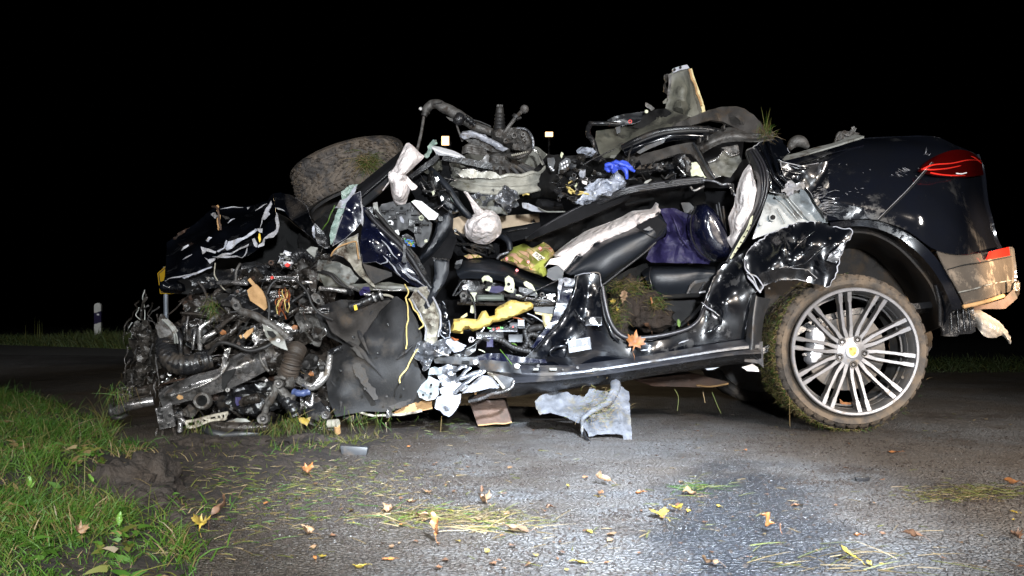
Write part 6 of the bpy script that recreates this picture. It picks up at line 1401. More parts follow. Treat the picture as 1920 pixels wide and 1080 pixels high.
# ------------------------------------------------------------------ upturned wheel rim with its suspension
wr = empty('suspension_assembly', Vector((-.05, 4.7, .9)), 'upturned bare wheel rim with hub and broken suspension arm lying on the crushed roof', 'wheel rim')
cR = W('F', (768, 668), 4.72); ax = Vector((.02, -.44, 1)).normalized()
MR = Matrix.Translation(cR) @ ax.to_track_quat('Z', 'Y').to_matrix().to_4x4()
pr = [(.282,-.085),(.292,-.088),(.296,-.078),(.287,-.066),(.272,-.058),(.270,-.040),(.279,-.034),(.279,-.022),(.270,-.016),(.268,.012),(.276,.020),(.274,.034),(.266,.036),(.258,.0),(.258,-.06),(.268,-.082)]
seg = 120; vs = []; m = len(pr)
for k in range(seg):
    a = 2*math.pi*k/seg
    for r, h in pr:
        top = h > .01; hh = h * .8
        if top: hh += .022*noise.noise(Vector((math.cos(a)*2.6, math.sin(a)*2.6, 1))) * (1.6 if math.sin(a) < 0 else 1) + (.05 if math.sin(a) > .2 and math.cos(a) > 0 else 0)
        rr = r * (1 + .012*noise.noise(Vector((math.cos(a)*2, math.sin(a)*2, 4)))); vs.append(MR @ Vector((rr*math.cos(a), rr*math.sin(a), hh)))
fs = [(k*m+i, ((k+1)%seg)*m+i, ((k+1)%seg)*m+(i+1)%m, k*m+(i+1)%m) for k in range(seg) for i in range(m)]
mk('rim_barrel', vs, fs, rimring, wr, sharp=35)
def WR(nm, z, pts, mat, Y=4.6, **k): return sheet(nm, z, pts, mat, wr, Y, **k)
def TR(nm, z, pts, r, mat, Y=4.6, **k): return tube(nm, z, pts, r, mat, wr, Y, **k)
mk('wheel_disc', *lathe_geo([(.262,-.055),(.20,-.03),(.12,.015),(.085,.03),(0,.03)], 64, MR), oily, wr, sharp=30)
for k in range(20):
    a = 2*math.pi*k/20; d = Vector((math.cos(a), math.sin(a), 0)); s_ = Vector((-math.sin(a), math.cos(a), 0))
    P3 = [MR @ (d*.09 + Vector((0,0,.032))), MR @ (d*.13 + Vector((0,0,.02))), MR @ (d*.2 + Vector((0,0,-.015))), MR @ (d*.258 + Vector((0,0,-.045)))]
    v, f = tube_geo(cr(P3, 4), .009, 6); mk('spoke', v, f, alloy_d, wr)
mk('hub', *lathe_geo([(.11,.0),(.105,.04),(.088,.05),(.084,.09),(.06,.10),(.055,.13),(0,.13)], 40, MR), castm, wr, sharp=35)
WR('torn_rim_flange', 'F', [(385,720),(430,680),(520,672),(600,700),(690,688),(740,715),(790,760),(700,762),(560,750),(430,752)], rimring, 4.44, amp=.012, fr=12, res=4, edge=silver)
WR('broken_rim_wall', 'F', [(1080,492,4.6),(1115,505,4.6),(1140,550,4.56),(1165,600,4.54),(1178,630,4.52),(1160,640,4.54),(1140,600,4.57),(1120,540,4.6)], rimring, amp=.006, res=3.5, edge=silver)
TR('rim_edge_glint', 'F', [(1078,495,4.62),(1120,510,4.6),(1142,560,4.56),(1170,610,4.52),(1185,640,4.5)], .003, silver, wob=.003)
TR('rim_edge_glint', 'F', [(318,610,4.5),(335,660,4.46),(370,700,4.44),(392,720,4.44)], .003, silver, wob=.003)
TR('control_arm', 'F', [(95,160,4.62),(105,100,4.62),(160,72,4.62),(230,95,4.6),(330,145,4.6),(420,200,4.6),(520,265,4.62),(620,305,4.62),(700,335,4.62)], lambda t: .021 + .009*math.sin(t*3.1), castm, n=8, seg=14, wob=.006)
TR('arm_bushing', 'F', [(75,185,4.62),(95,140,4.62),(125,105,4.62)], .018, rubber, seg=12, wob=.003); TR('arm_pin', 'F', [(60,128,4.62),(90,130,4.62)], .007, steel)
disc_at('pin_head', 'F', 44, 121, .010, silver, 4.62, par=wr, th=.012)
TR('stabilizer_link', 'F', [(72,190,4.62),(50,330,4.6),(20,460,4.58),(5,520,4.58)], .0085, castm, seg=8)
TR('arm_wrap', 'F', [(385,240,4.58),(395,215,4.57),(412,190,4.58)], .030, plastic, seg=12, flat=1); TR('arm_cable', 'F', [(160,75,4.58),(230,60,4.57),(240,40,4.57)], .0022, plastic); 
TR('arm_cable', 'F', [(430,190,4.57),(520,215,4.56),(610,245,4.57),(690,280,4.58)], .004, rubber, wob=.004); TR('sensor', 'F', [(450,190,4.56),(500,230,4.55),(540,265,4.56)], .013, plastic, bel=3, seg=10, wob=.004)
WR('arm_plate', 'F', [(275,190),(330,205),(390,245),(370,250),(310,225)], castm, 4.57, amp=.006, res=4); TR('arm_rod', 'F', [(375,250,4.6),(385,300,4.6),(430,420,4.6)], .006, castm)
WR('heat_shield', 'F', [(400,370),(430,325),(490,314),(560,330),(640,355),(665,380),(720,405),(790,450),(850,488),(800,510),(740,490),(680,440),(640,420),(560,395),(500,378),(440,398)], primer_w, 4.52, amp=.012, fr=13, res=4.5, th=.01, bulge=.02, bw=6)
WR('shield_underside', 'F', [(440,398),(560,395),(650,430),(740,492),(800,512),(700,520),(600,480),(500,440)], castm, 4.56, amp=.014, fr=12, res=5)
for k in range(4): TR('bent_fin', 'F', [(430,470+k*16,4.55),(480,455+k*20,4.53),(560,462+k*22,4.54),(650,490+k*14,4.58)], .009, castm, wob=.006, flat=.5)
MB_ = Matrix.Translation(W('F', (768, 320), 4.66)) @ Vector((.02,-.1,1)).to_track_quat('Z','Y').to_matrix().to_4x4()
prof = [(.034, -.02)]
for k in range(5): prof += [(.037-.002*k, .006+.02*k), (.031-.002*k, .012+.02*k), (.031-.002*k, .016+.02*k)]
prof += [(.022,.11),(.020,.125),(.016,.13),(0,.13)]
mk('ball_joint_boot', *lathe_geo(prof, 24, MB_), rubber, wr, sharp=50)
for k in range(8):
    a = k*math.pi/4; c = MB_ @ Vector((.014*math.cos(a), .014*math.sin(a), .135)); v, f = box_geo(c-Vector((.003,.003,.01)), c+Vector((.003,.003,.004)), .001); mk('nut_notch', v, f, castm, wr)
TR('tie_rod', 'F', [(770,380,4.58),(830,315,4.56),(890,235,4.55),(935,180,4.54),(975,140,4.54)], .0105, castm, n=6, seg=12)
TR('rod_collar', 'F', [(910,205,4.545),(918,195,4.545),(928,183,4.545)], .022, rubber, seg=14); TR('rod_collar', 'F', [(925,210,4.52),(965,200,4.53)], .008, rubber)
bm = bmesh.new(); bmesh.ops.create_uvsphere(bm, u_segments=20, v_segments=12, radius=.0235); c = W('F', (998,122), 4.54); bm.verts.index_update()
mk('ball_end', [v.co + c for v in bm.verts], [tuple(v.index for v in f.verts) for f in bm.faces], castm, wr); bm.free()
WR('steering_knuckle', 'F', [(690,330),(780,290),(850,330),(880,295),(960,300),(1020,330),(1060,380),(1075,440),(1060,490),(1000,510),(940,490),(850,480),(760,430),(700,400)], castm, 4.62, th=.10, bulge=.07, bw=10, amp=.02, fr=16, res=4.5)
WR('knuckle_web', 'F', [(850,300),(930,295),(960,320),(920,360),(880,400),(830,400),(800,360)], castm, 4.55, th=.03, amp=.02, fr=25, res=4); WR('knuckle_facet', 'F', [(900,440),(980,420),(1040,440),(1030,490),(960,500),(880,490)], foil if 0 else castm, 4.54, amp=.02, fr=22, res=4)
for u, v_, r in ((905,370,.016),(985,360,.012),(1000,410,.010),(830,420,.014)): disc_at('knuckle_boss', 'F', u, v_, r, castm, 4.53, par=wr, hole=r*.55, th=.02)
# caliper bridge with ribbed cover
surf('brake_caliper', 'F', [[(822,535,4.54),(900,530,4.48),(980,515,4.46),(1050,480,4.48),(1078,420,4.52)], [(830,560,4.52),(900,570,4.46),(970,560,4.44),(1040,520,4.46),(1078,470,4.5)], [(850,575,4.54),(920,588,4.48),(985,578,4.46),(1045,540,4.48),(1075,500,4.52)]], castm, wr, n=5, th=.03)
for k in range(9):
    u = 880 + k*18; v_ = 548 - k*4; g = box_geo(W('F', (u, v_+12), 4.45), W('F', (u+9, v_-10), 4.435), .001); mk('caliper_rib', g[0], g[1], primer_c, wr)
TR('caliper_strap', 'F', [(930,292,4.52),(1010,305,4.5),(1060,360,4.48),(1080,430,4.47),(1078,490,4.48)], .006, foil, flat=.5)
WR('dust_cover', 'F', [(520,640),(590,600),(655,530),(672,560),(668,620),(680,690),(650,680),(620,650),(560,650)], alloy_d, 4.5, amp=.01, fr=12, res=4, edge=silver, er=.0012)
WR('rim_inner_plate', 'F', [(240,535),(350,560),(480,585),(600,605),(700,640),(705,690),(640,690),(520,660),(380,620),(260,590)], plastic_g, 4.5, th=.02, amp=.004, res=6)

# torn-off tyre lying tilted on the hood
tc = W('X', (664, 341), 5.1)
axd = Vector((-.33, .10, .94)).normalized()
MT = Matrix.Translation(tc) @ axd.to_track_quat('Z', 'Y').to_matrix().to_4x4()
tw = empty('torn_off_wheel', tc - Vector((0, 0, .2)), 'muddy torn-off front wheel lying on its side on the crumpled hood', 'wheel')
mk('tyre', *tyre_geo(MT, Ro=.35, wd=.262), tyre_d, tw, sharp=25)
mk('rim', *ring_geo([(.29,-.13),(.303,-.14),(.303,.14),(.29,.13),(.05,.03),(.05,-.03)], 48, MT), alloy_d, tw)
ti = []
vs = []; fs = []
for _ in range(1500):
    a = rm.uniform(0, 6.28); c = MT @ Vector((.348*math.cos(a), .348*math.sin(a), rm.uniform(-.12, .12)))
    if noise.noise(c*7) > .0: crumb(c, rm.uniform(.004, .013))
o = mk('mud_on_tyre', vs, fs, tyre_m, tw, smooth=False, recalc=False); o['kind'] = 'stuff'
for _ in range(300): ti.append((W('C', (rm.gauss(820,50), rm.gauss(600,40)), 4.72 + rm.uniform(-.02,.05)), Vector((rm.gauss(.2,.7), rm.gauss(-.2,.4), rm.gauss(-.1,.8))).normalized(), rm.uniform(.03,.09), rm.uniform(.0012,.0026), .7, rm.choice((0,1,1,2,2))))
o = blades('grass_tuft', ti, GM, 16, par=tw); o['kind'] = 'stuff'
# ------------------------------------------------------------------ cockpit front
surf('windscreen_pillar', 'C', [[(730,835,4.5),(870,720,4.5),(1020,600,4.5),(1165,482,4.5)], [(750,900,4.4),(890,780,4.4),(1040,660,4.4),(1185,540,4.4)], [(775,985,4.42),(900,870,4.42),(1060,740,4.42),(1200,620,4.42)]], fabric, CAR, n=5, th=.02)
surf('pillar_trim', 'C', [[(780,950,4.36),(900,850,4.36),(1050,720,4.36)], [(790,1010,4.34),(920,905,4.34),(1055,790,4.34)]], plastic_g, CAR, n=5, th=.012)
U('pillar_groove', 'C', [(765,940,4.38),(900,820,4.37),(1060,680,4.37),(1180,570,4.38)], .006, plastic)
S('roof_strip', 'C', [(1205,735),(1440,558),(1475,532),(1490,570),(1440,625),(1240,760)], plastic, 4.4, th=.03, amp=.003, res=6)
surf('white_roof_trim', 'F', [[(135,450,4.5),(240,475,4.48),(350,505,4.48),(430,545,4.5)], [(150,475,4.44),(240,515,4.42),(350,545,4.42),(450,575,4.45)], [(190,545,4.45),(250,548,4.43),(340,560,4.44),(440,578,4.46)]], white, CAR, n=6, amp=.008, fr=9, th=.01)
S('shattered_glass', 'F', [(75,560),(100,500),(120,440),(150,398),(180,400),(195,440),(160,460),(150,500),(130,540),(100,580)], glass_t, 4.46, amp=.025, fr=28, res=3, th=.005)
S('shattered_glass', 'C', [(590,940),(600,880),(640,840),(700,812),(740,815),(720,850),(680,890),(660,930),(610,1010)], glass_t, 4.4, amp=.025, fr=28, res=3, th=.005)
S('door_frame_strip', 'F', [(255,530),(420,560),(560,595),(700,620),(705,680),(600,660),(420,620),(240,590)], plastic, 4.44, th=.03, amp=.003, res=6)
S('foam_lump', 'F', [(60,690),(150,640),(235,590),(240,680),(180,690),(100,720)], foam_c if 0 else khaki, 4.5, amp=.02, fr=20, res=4, th=.03)
# knotted white airbag on the pillar
surf('knotted_airbag', 'C', [
 [(1215,435,4.4),(1180,450,4.36),(1145,520,4.34),(1110,600,4.33),(1062,690,4.33),(1030,745,4.33),(1042,830,4.34),(1060,930,4.35),(1098,1010,4.38)],
 [(1235,452,4.35),(1215,480,4.28),(1190,560,4.26),(1150,640,4.24),(1105,710,4.22),(1078,755,4.20),(1090,840,4.22),(1105,930,4.24),(1120,1005,4.34)],
 [(1265,475,4.34),(1265,510,4.27),(1250,580,4.25),(1205,660,4.24),(1145,720,4.21),(1120,755,4.2),(1150,830,4.22),(1155,920,4.24),(1150,1005,4.34)],
 [(1290,500,4.36),(1320,530,4.34),(1352,562,4.33),(1280,640,4.32),(1185,725,4.28),(1160,760,4.27),(1215,800,4.28),(1225,870,4.3),(1180,1000,4.36)]], airbag, CAR, n=10, amp=.03, fr=12, th=.012, fn=wrinkle(.009, (.35, 0, .93), 5, 34, 4))
S('knot', 'C', [(1025,750),(1035,705),(1065,700),(1110,720),(1150,735),(1190,740),(1170,775),(1110,780),(1050,790),(1025,785)], airbag, 4.2, th=.03, bulge=.03, bw=5, amp=.02, fr=18, res=3.5)
S('airbag_tail', 'C', [(1160,750),(1200,740),(1240,790),(1285,835),(1270,860),(1235,868),(1200,830)], airbag, 4.24, amp=.015, fr=14, res=4)
U('airbag_cord', 'C', [(1030,790,4.22),(1000,830,4.24),(970,870,4.26)], .003, airbag)
S('dash_end_cap', 'D', [(878,-8),(905,-20),(960,-10),(1020,40),(1085,88),(1085,100),(1062,132),(1012,132),(950,70)], white, 4.2, th=.02, amp=.003, res=6)
fpn = S('fuse_carrier', 'D', [(620,45),(650,10),(735,-10),(760,25),(870,0),(930,60),(1010,130),(1040,160),(1030,240),(1010,300),(960,350),(925,335),(900,240),(850,200),(790,220),(770,260),(700,170),(640,100)], plastic_g, 4.3, amp=.004, fr=12, res=5, th=.03, edge=plastic)
for u, v_, r, h in ((802,42,.008,0),(735,48,.009,.005),(885,48,.012,.007),(932,207,.006,0),(990,290,.008,.004),(672,82,.006,0),(850,60,.005,0)):
    disc_at('carrier_hole', 'D', u, v_, r, dark_m if not h else plastic, 4.285, hole=h or None, th=.006)
for pts, m in (([(783,110),(800,105),(820,135),(818,160),(795,150)], primer_w), ([(695,140),(720,135),(740,155),(735,175),(705,170)], white), ([(750,215),(775,210),(785,245),(770,265),(755,245)], white), ([(935,110),(960,95),(978,120),(960,140),(940,135)], palegreen), ([(1040,108),(1055,105),(1060,120),(1045,125)], palegreen), ([(978,290),(1000,285),(1003,305),(980,312)], palegreen)):
    S('clip', 'D', pts, m, 4.275, th=.01, amp=.003, res=4)
disc_at('clip_hole', 'D', 712, 156, .006, dark_m, 4.265); disc_at('clip_hole', 'D', 957, 119, .006, dark_m, 4.265, hole=.003)
for a in ((650,60,700,75),(760,90,830,70),(860,130,960,190),(880,100,930,95),(700,100,760,130),(940,180,1010,170),(900,160,950,240)):
    g = box_geo(W('D', (a[0], max(a[1],a[3])), 4.29), W('D', (a[2], min(a[1],a[3])), 4.278), .003); mk('carrier_rib', g[0], g[1], plastic, CAR)
S('fuse_box', 'D', [(800,255),(845,240),(895,275),(912,320),(890,345),(840,330),(812,300)], plastic, 4.27, th=.02, amp=.002, res=5)
rf = random.Random(4)
for i in range(6):
    for j in range(4):
        u = 822 + i*12 + j*5; v_ = 280 + j*14 + i*3
        g = box_geo(W('D', (u, v_+8), 4.262), W('D', (u+7, v_-3), 4.25), .001); mk('fuse', g[0], g[1], rf.choice((blue_f, green_f, blue_f, plastic_g, yellow)), CAR)
# fender and door-hinge area
S('fender_piece', 'D', [(372,0),(420,-60),(480,-90),(490,0),(478,60),(486,150),(440,210),(360,280),(265,338),(300,230),(335,120)], paint_blue_sheen, 4.14, amp=.02, fr=11, res=5, edge=primer, er=.0025, hints=[(420,60,4.08),(400,180,4.1)])
S('fender_edge', 'C', [(525,1035),(590,960),(640,940),(700,850),(735,820),(725,870),(680,960),(640,1010),(620,1030)], primer_w, 4.2, amp=.015, fr=16, res=4)
S('fender_inner_edge', 'D', [(300,50),(350,20),(370,0),(340,90),(310,200),(270,310),(250,330),(240,250)], glass_t, 4.2, amp=.015, fr=16, res=4)
S('primer_curl', 'D', [(480,-20),(500,20),(505,120),(498,180),(484,160),(490,60)], primer, 4.1, amp=.008, fr=16, res=4)
S('pillar_base', 'D', [(490,20),(530,45),(600,140),(680,230),(770,330),(850,450),(930,560),(1030,690),(960,670),(880,640),(800,580),(720,520),(600,460),(500,470),(478,330),(495,200)], paint_blue_sheen, 4.2, amp=.02, fr=8, res=6, edge=primer, er=.0015, hints=[(560,300,4.12),(700,420,4.12)])
for a in ([(640,290,4.1),(690,340,4.09),(730,400,4.09),(770,440,4.1)], [(700,450,4.1),(745,510,4.09),(790,570,4.1)], [(780,480,4.1),(850,560,4.08),(930,610,4.08),(1010,670,4.09)], [(655,410,4.12),(690,450,4.1),(640,480,4.12)]):
    U('torn_rim', 'D', a, lambda t: .0035*(1-abs(2*t-1))+.001, primer_w, wob=.005)
U('door_seal', 'D', [(525,60,4.16),(600,150,4.14),(700,245,4.12),(790,330,4.11),(880,440,4.1),(960,570,4.09),(1045,685,4.09)], .012, seal, n=8)
U('door_seal', 'D', [(590,60,4.2),(700,190,4.17),(800,300,4.15),(900,430,4.14)], .009, rubber, n=8)
S('dash_side', 'D', [(505,40),(600,30),(640,90),(700,170),(800,270),(930,420),(1000,560),(1030,640),(980,600),(850,440),(700,250),(560,110)], plastic, 4.28, amp=.01, fr=8, res=6, th=.02)
S('carpet_tab', 'D', [(810,315),(835,330),(832,420),(845,460),(815,470),(800,455),(815,400)], plastic_g, 4.08, amp=.008, res=4)
S('trim_curl', 'D', [(575,0),(610,-10),(625,70),(655,120),(640,138),(600,110)], primer_g, 4.2, amp=.01, fr=14, res=4)
S('primer_bracket', 'D', [(250,418),(262,385),(330,320),(400,268),(462,243),(470,300),(475,400),(488,490),(530,560),(570,615),(615,680),(560,640),(480,570),(430,522),(400,470),(350,425),(290,400)], primer_c, 4.1, amp=.016, fr=10, res=5, edge=primer, er=.0018, hints=[(420,340,4.04),(500,560,4.02)])
U('rust_edge', 'D', [(252,415,4.06),(275,375,4.04),(340,330,4.04),(440,305,4.04),(455,350,4.03),(465,440,4.03)], .004, tan, wob=.004)
disc_at('bracket_hole', 'D', 412, 326, .010, khaki, 4.045, hole=.005)
S('carpet_flap', 'D', [(500,472),(600,505),(722,545),(728,575),(660,600),(592,632),(560,600),(530,550)], felt, 4.06, amp=.008, fr=8, res=6, th=.01)
S('inner_wing', 'D', [(145,440),(200,438),(290,465),(400,500),(440,560),(470,590),(430,625),(330,640),(200,632),(140,590),(135,520)], primer_g, 4.22, amp=.03, fr=9, res=5, th=.01, hints=[(250,540,4.15)])
S('inner_wing_lower', 'D', [(140,530),(260,560),(400,640),(560,620),(700,620),(820,640),(900,680),(1000,690),(820,685),(620,690),(400,665),(200,650)], khaki, 4.16, amp=.014, fr=10, res=5)
U('wing_rail', 'D', [(600,655,4.1),(740,660,4.08),(880,668,4.08),(1020,690,4.08)], .009, primer_g, wob=.004); U('wing_rail', 'D', [(580,675,4.09),(720,682,4.08),(820,678,4.08)], .005, silver, wob=.003)
for a in ([(150,540,4.14),(240,560,4.1),(300,620,4.09),(370,660,4.08)], [(180,530,4.14),(270,560,4.1),(330,620,4.09),(385,665,4.08)]): U('black_strap', 'D', a, .006, rubber)
U('coolant_pipe', 'D', [(165,668,4.08),(260,672,4.06),(330,685,4.06),(385,692,4.06)], .011, silver, seg=12); U('coolant_pipe', 'D', [(400,655,4.1),(460,675,4.08),(520,712,4.06),(590,722,4.06)], .010, silver, seg=12)
U('pipe_joint', 'D', [(380,690,4.05),(400,695,4.05),(420,690,4.05)], .016, plastic, bel=2)
dp_ = U('damper', 'D', [(405,812,4.02),(480,785,4.02),(560,750,4.03),(650,715,4.05)], .019, plastic, seg=16, bel=5, bamp=.06)
U('damper_collar', 'D', [(400,815,4.02),(425,805,4.02)], .025, plastic, seg=16); S('yellow_sticker', 'D', [(428,800),(450,793),(460,832),(435,840)], yellow, 3.992, th=.003, amp=0)
for u, v_ in ((590,735),(640,720)): U('damper_clamp', 'D', [(u-6,v_+3,4.03),(u+8,v_-3,4.03)], .024, silver, seg=14)
S('torn_wrap', 'D', [(470,690),(510,650),(550,655),(560,690),(520,720),(480,725)], purple, 4.05, amp=.015, fr=20, res=4)
U('damper_rod', 'D', [(650,718,4.05),(700,722,4.05),(735,738,4.05)], .006, primer_c)
S('strap_cover', 'D', [(1050,440),(1080,430),(1172,450),(1170,540),(1140,620),(1080,710),(1030,790),(975,870),(955,868),(960,825),(1000,750),(1035,665),(1058,560)], leather, 4.04, th=.01, amp=.008, fr=8, res=5, bulge=.01, bw=5)
U('strap_teeth', 'D', [(1050,432,4.03),(1090,440,4.02),(1130,438,4.02),(1170,450,4.03)], .004, rubber, bel=5, bamp=.6)
S('door_inner_pillar', 'D', [(1190,60),(1200,130),(1195,190),(1150,260),(1100,330),(1040,400),(960,470),(930,445),(960,390),(1030,300),(1060,220),(1075,150),(1100,110)], leather, 4.3, th=.05, bulge=.04, bw=8, amp=.006, res=5)
disc_at('pivot_knob', 'D', 1107, 128, .014, plastic, 4.24, th=.02); disc_at('small_knob', 'H', 142, 302, .009, plastic, 4.3, th=.02); U('lever', 'H', [(142,302,4.3),(180,330,4.32),(210,345,4.34)], .007, plastic)
S('door_lining', 'D', [(1100,330),(1150,260),(1200,200),(1230,300),(1180,440),(1050,440),(1045,640),(900,430),(960,470)], fabric, 4.36, th=.02, amp=.01, res=6)
# steering wheel and deflated airbag
ringpts = lambda c, r, tilt, a0, a1, n: [c + tilt @ Vector((r*math.cos(math.radians(a0 + (a1-a0)*i/n)), r*math.sin(math.radians(a0 + (a1-a0)*i/n)), 0)) for i in range(n+1)]
sw = empty('steering_wheel', None, par=CAR)
U_ = lambda nm, z, pts, r, mat, **k: tube(nm, z, pts, r, mat, sw, **k)
U_('wheel_rim', 'X', [(808,318,4.5),(822,332,4.44),(840,352,4.4),(862,385,4.38),(882,408,4.4),(905,432,4.46),(930,440,4.55),(950,452,4.6),(958,475,4.6),(948,490,4.62)], .0155, leather, n=8, seg=14)
U_('wheel_rim_back', 'X', [(800,312,4.55),(812,306,4.6),(830,312,4.66),(860,335,4.72)], .0155, leather, n=8, seg=14)
S_ = lambda nm, z, pts, mat, Y, **k: sheet(nm, z, pts, mat, sw, Y, **k)
S_('column_shroud', 'C', [(1400,690),(1450,670),(1520,730),(1535,830),(1500,900),(1440,960),(1390,920),(1380,820)], plastic, 4.5, th=.06, bulge=.05, bw=10, amp=.01, fr=14, res=5)
S_('spoke_cover', 'C', [(1480,860),(1540,880),(1640,960),(1669,1060),(1600,1080),(1500,1000)], leather, 4.48, th=.04, bulge=.03, bw=8, amp=.006, res=6)
U_('shift_paddle', 'C', [(1560,830,4.4),(1600,900,4.38),(1640,980,4.38)], .008, plastic)
for a, m in (([(1420,880),(1440,870),(1450,900),(1430,915)], palegreen), ([(1500,930),(1520,920),(1530,960),(1510,965)], silver), ([(1590,930),(1620,940),(1640,985),(1610,970)], glass_t), ([(1450,750),(1480,745),(1490,775),(1465,790)], silver)): S_('shiny_clip', 'C', a, m, 4.4, th=.006, amp=.004, res=4)
for k in range(26):
    u, v_ = rf.uniform(1300, 1560), rf.uniform(700, 1080)
    U_('column_wire', 'C', [(u,v_,4.45),(u+rf.gauss(30,30),v_+rf.gauss(20,40),4.4+rf.uniform(0,.05)),(u+rf.gauss(60,40),v_+rf.gauss(40,50),4.45)], rf.choice((.002,.004,.006)), rf.choice((plastic, rubber, plastic_g, steel)), n=5)
S('dash_back', 'C', [(1200,740),(1400,640),(1560,600),(1669,760),(1669,1080),(1500,1200),(1350,1080),(1240,900)], fabric, 4.62, th=.05, amp=.03, fr=9, res=7)
surf('wheel_airbag', 'H', [
 [(262,190,4.44),(320,160,4.44),(385,142,4.44),(440,155,4.44),(480,195,4.46),(498,240,4.48)],
 [(225,245,4.42),(290,215,4.32),(370,195,4.28),(440,205,4.3),(485,240,4.38),(502,270,4.46)],
 [(212,300,4.42),(275,280,4.3),(355,265,4.25),(435,265,4.27),(485,285,4.36),(500,305,4.46)],
 [(225,350,4.43),(275,345,4.34),(350,335,4.29),(420,325,4.3),(470,330,4.38),(490,335,4.46)],
 [(262,385,4.46),(300,398,4.42),(355,408,4.4),(400,405,4.4),(440,380,4.42),(470,355,4.46)]], airbag, CAR, n=11, amp=.03, fr=12, th=.012, fn=wrinkle(.022, (.5, 0, .85), 6, 17, 8))
surf('airbag_stream', 'H', [[(205,0,4.4),(250,70,4.38),(275,130,4.38),(300,190,4.38)], [(235,20,4.37),(285,85,4.35),(315,125,4.34),(345,170,4.32)], [(262,40,4.4),(310,95,4.38),(340,130,4.38),(372,150,4.38)]], airbag, CAR, n=9, amp=.02, fr=14, th=.01, fn=wrinkle(.006, (-.6, 0, .8), 6, 34, 7))
prismY = lambda nm, z, pts, Y, m: S(nm, z, pts, m, Y, th=.01, amp=.004, res=7)
prismY('seat_board', 'H', [(78,350),(100,270),(125,205),(190,185),(245,215),(230,300),(200,335),(120,352)], 4.6, beige); prismY('seat_board', 'H', [(470,190),(620,176),(796,168),(796,232),(640,262),(500,285),(495,230)], 4.85, beige)
S('board_logo', 'H', [(735,235),(752,205),(768,238)], plastic, 4.835, th=.003, amp=0)
S('tunnel_cover', 'H', [(440,320),(600,280),(800,240),(810,290),(700,360),(580,390),(460,420),(400,400)], fabric, 4.7, th=.05, amp=.01, fr=6, res=7); U('tunnel_glint', 'H', [(540,310,4.66),(620,295,4.65),(700,280,4.65)], .003, steel)
U('gear_hose', 'H', [(480,340,4.5),(530,360,4.46),(560,400,4.44),(568,450,4.44)], .016, leather, n=8)
S('footwell_dark', 'H', [(60,330),(200,340),(330,410),(480,420),(480,520),(340,500),(160,500),(80,420)], fabric, 4.6, th=.05, amp=.03, fr=9, res=7)
for k in range(12): U('console_cable', 'H', [(rf.uniform(120,420),rf.uniform(380,440),4.5),(rf.uniform(200,440),rf.uniform(400,460),4.46),(rf.uniform(200,460),rf.uniform(430,500),4.5)], rf.choice((.003,.006)), rf.choice((rubber, plastic_g)), n=5)
S('silver_console', 'X', [(880,365),(925,355),(960,362),(975,385),(940,398),(890,392)], foil, 4.5, amp=.03, fr=22, res=4)
S('crumpled_film', 'F', [(720,950),(760,880),(820,830),(880,850),(930,880),(950,930),(900,980),(880,1060),(840,1070),(780,1010)], foil, 4.4, amp=.035, fr=18, res=3.2, edge=silver, er=.001)
S('amber_film', 'F', [(520,960),(600,930),(720,910),(740,950),(700,1040),(600,1030)], khaki, 4.5, amp=.02, fr=14, res=5)
S('grey_film', 'F', [(560,1020),(700,1010),(860,1040),(840,1085),(700,1085),(600,1070)], primer_g, 4.46, amp=.02, fr=14, res=5)

# ------------------------------------------------------------------ torn A-post, crumpled metal and wheel liner
S('wheel_liner', 'X', [(592,590,4.3),(598,574,4.3),(640,562,4.22),(700,563,4.16),(745,556,4.12),(768,573,4.1),(782,600,4.1),(792,628,4.1),(790,655,4.1),(778,672,4.12),(790,700,4.12),(802,716,4.12),(797,745,4.14),(772,766,4.16),(720,772,4.18),(685,771,4.16),(655,776,4.14),(630,782,4.16),(616,750,4.18),(611,712,4.2),(620,672,4.24),(642,645,4.28),(612,630,4.32)], felt, amp=.007, fr=3, res=8, th=.012, hints=[(700,570,4.2),(730,600,4.08),(690,640,4.04),(650,690,4.06),(700,700,4.08),(670,640,4.16),(640,740,4.08),(760,700,4.06),(740,650,4.05),(715,600,4.2)])
for a in ([(330,310,4.16),(400,345,4.12),(480,400,4.08),(540,480,4.07),(600,545,4.07),(660,625,4.09)], [(760,470,4.06),(830,410,4.06),(900,355,4.07)], [(640,0,4.14),(560,110,4.12),(470,180,4.15),(380,240,4.2)], [(250,640,4.16),(310,720,4.13),(330,800,4.12),(320,880,4.13)], [(430,180,4.14),(500,330,4.08),(545,430,4.05)]):
    U('felt_crease', 'E', a, lambda t: .010*(1-abs(2*t-1))+.002, felt, n=8, flat=.5)
S('liner_fold', 'X', [(605,590),(660,575),(735,562),(712,585),(688,620),(672,650),(648,640),(622,622)], felt_b, 4.12, amp=.012, fr=9, res=6, th=.008, hints=[(650,600,4.04)])
S('liner_rust_panel', 'E', [(738,885),(830,840),(930,798),(1040,790),(1042,855),(960,870),(900,888),(760,902)], tan, 4.14, amp=.008, fr=9, res=6, th=.01)
U('liner_rail', 'E', [(380,880,4.2),(500,890,4.16),(560,912,4.14),(700,905,4.13),(860,895,4.13),(960,875,4.13)], .006, primer_c, wob=.006); S('rail_knot', 'E', [(680,890),(700,870),(735,880),(730,920),(690,925)], steel, 4.1, amp=.02, fr=25, res=3.5)
S('front_rocker', 'E', [(330,900),(480,880),(520,920),(480,960),(400,965),(340,940)], plastic_g, 4.3, th=.03, bulge=.02, bw=6, amp=.006, res=5)
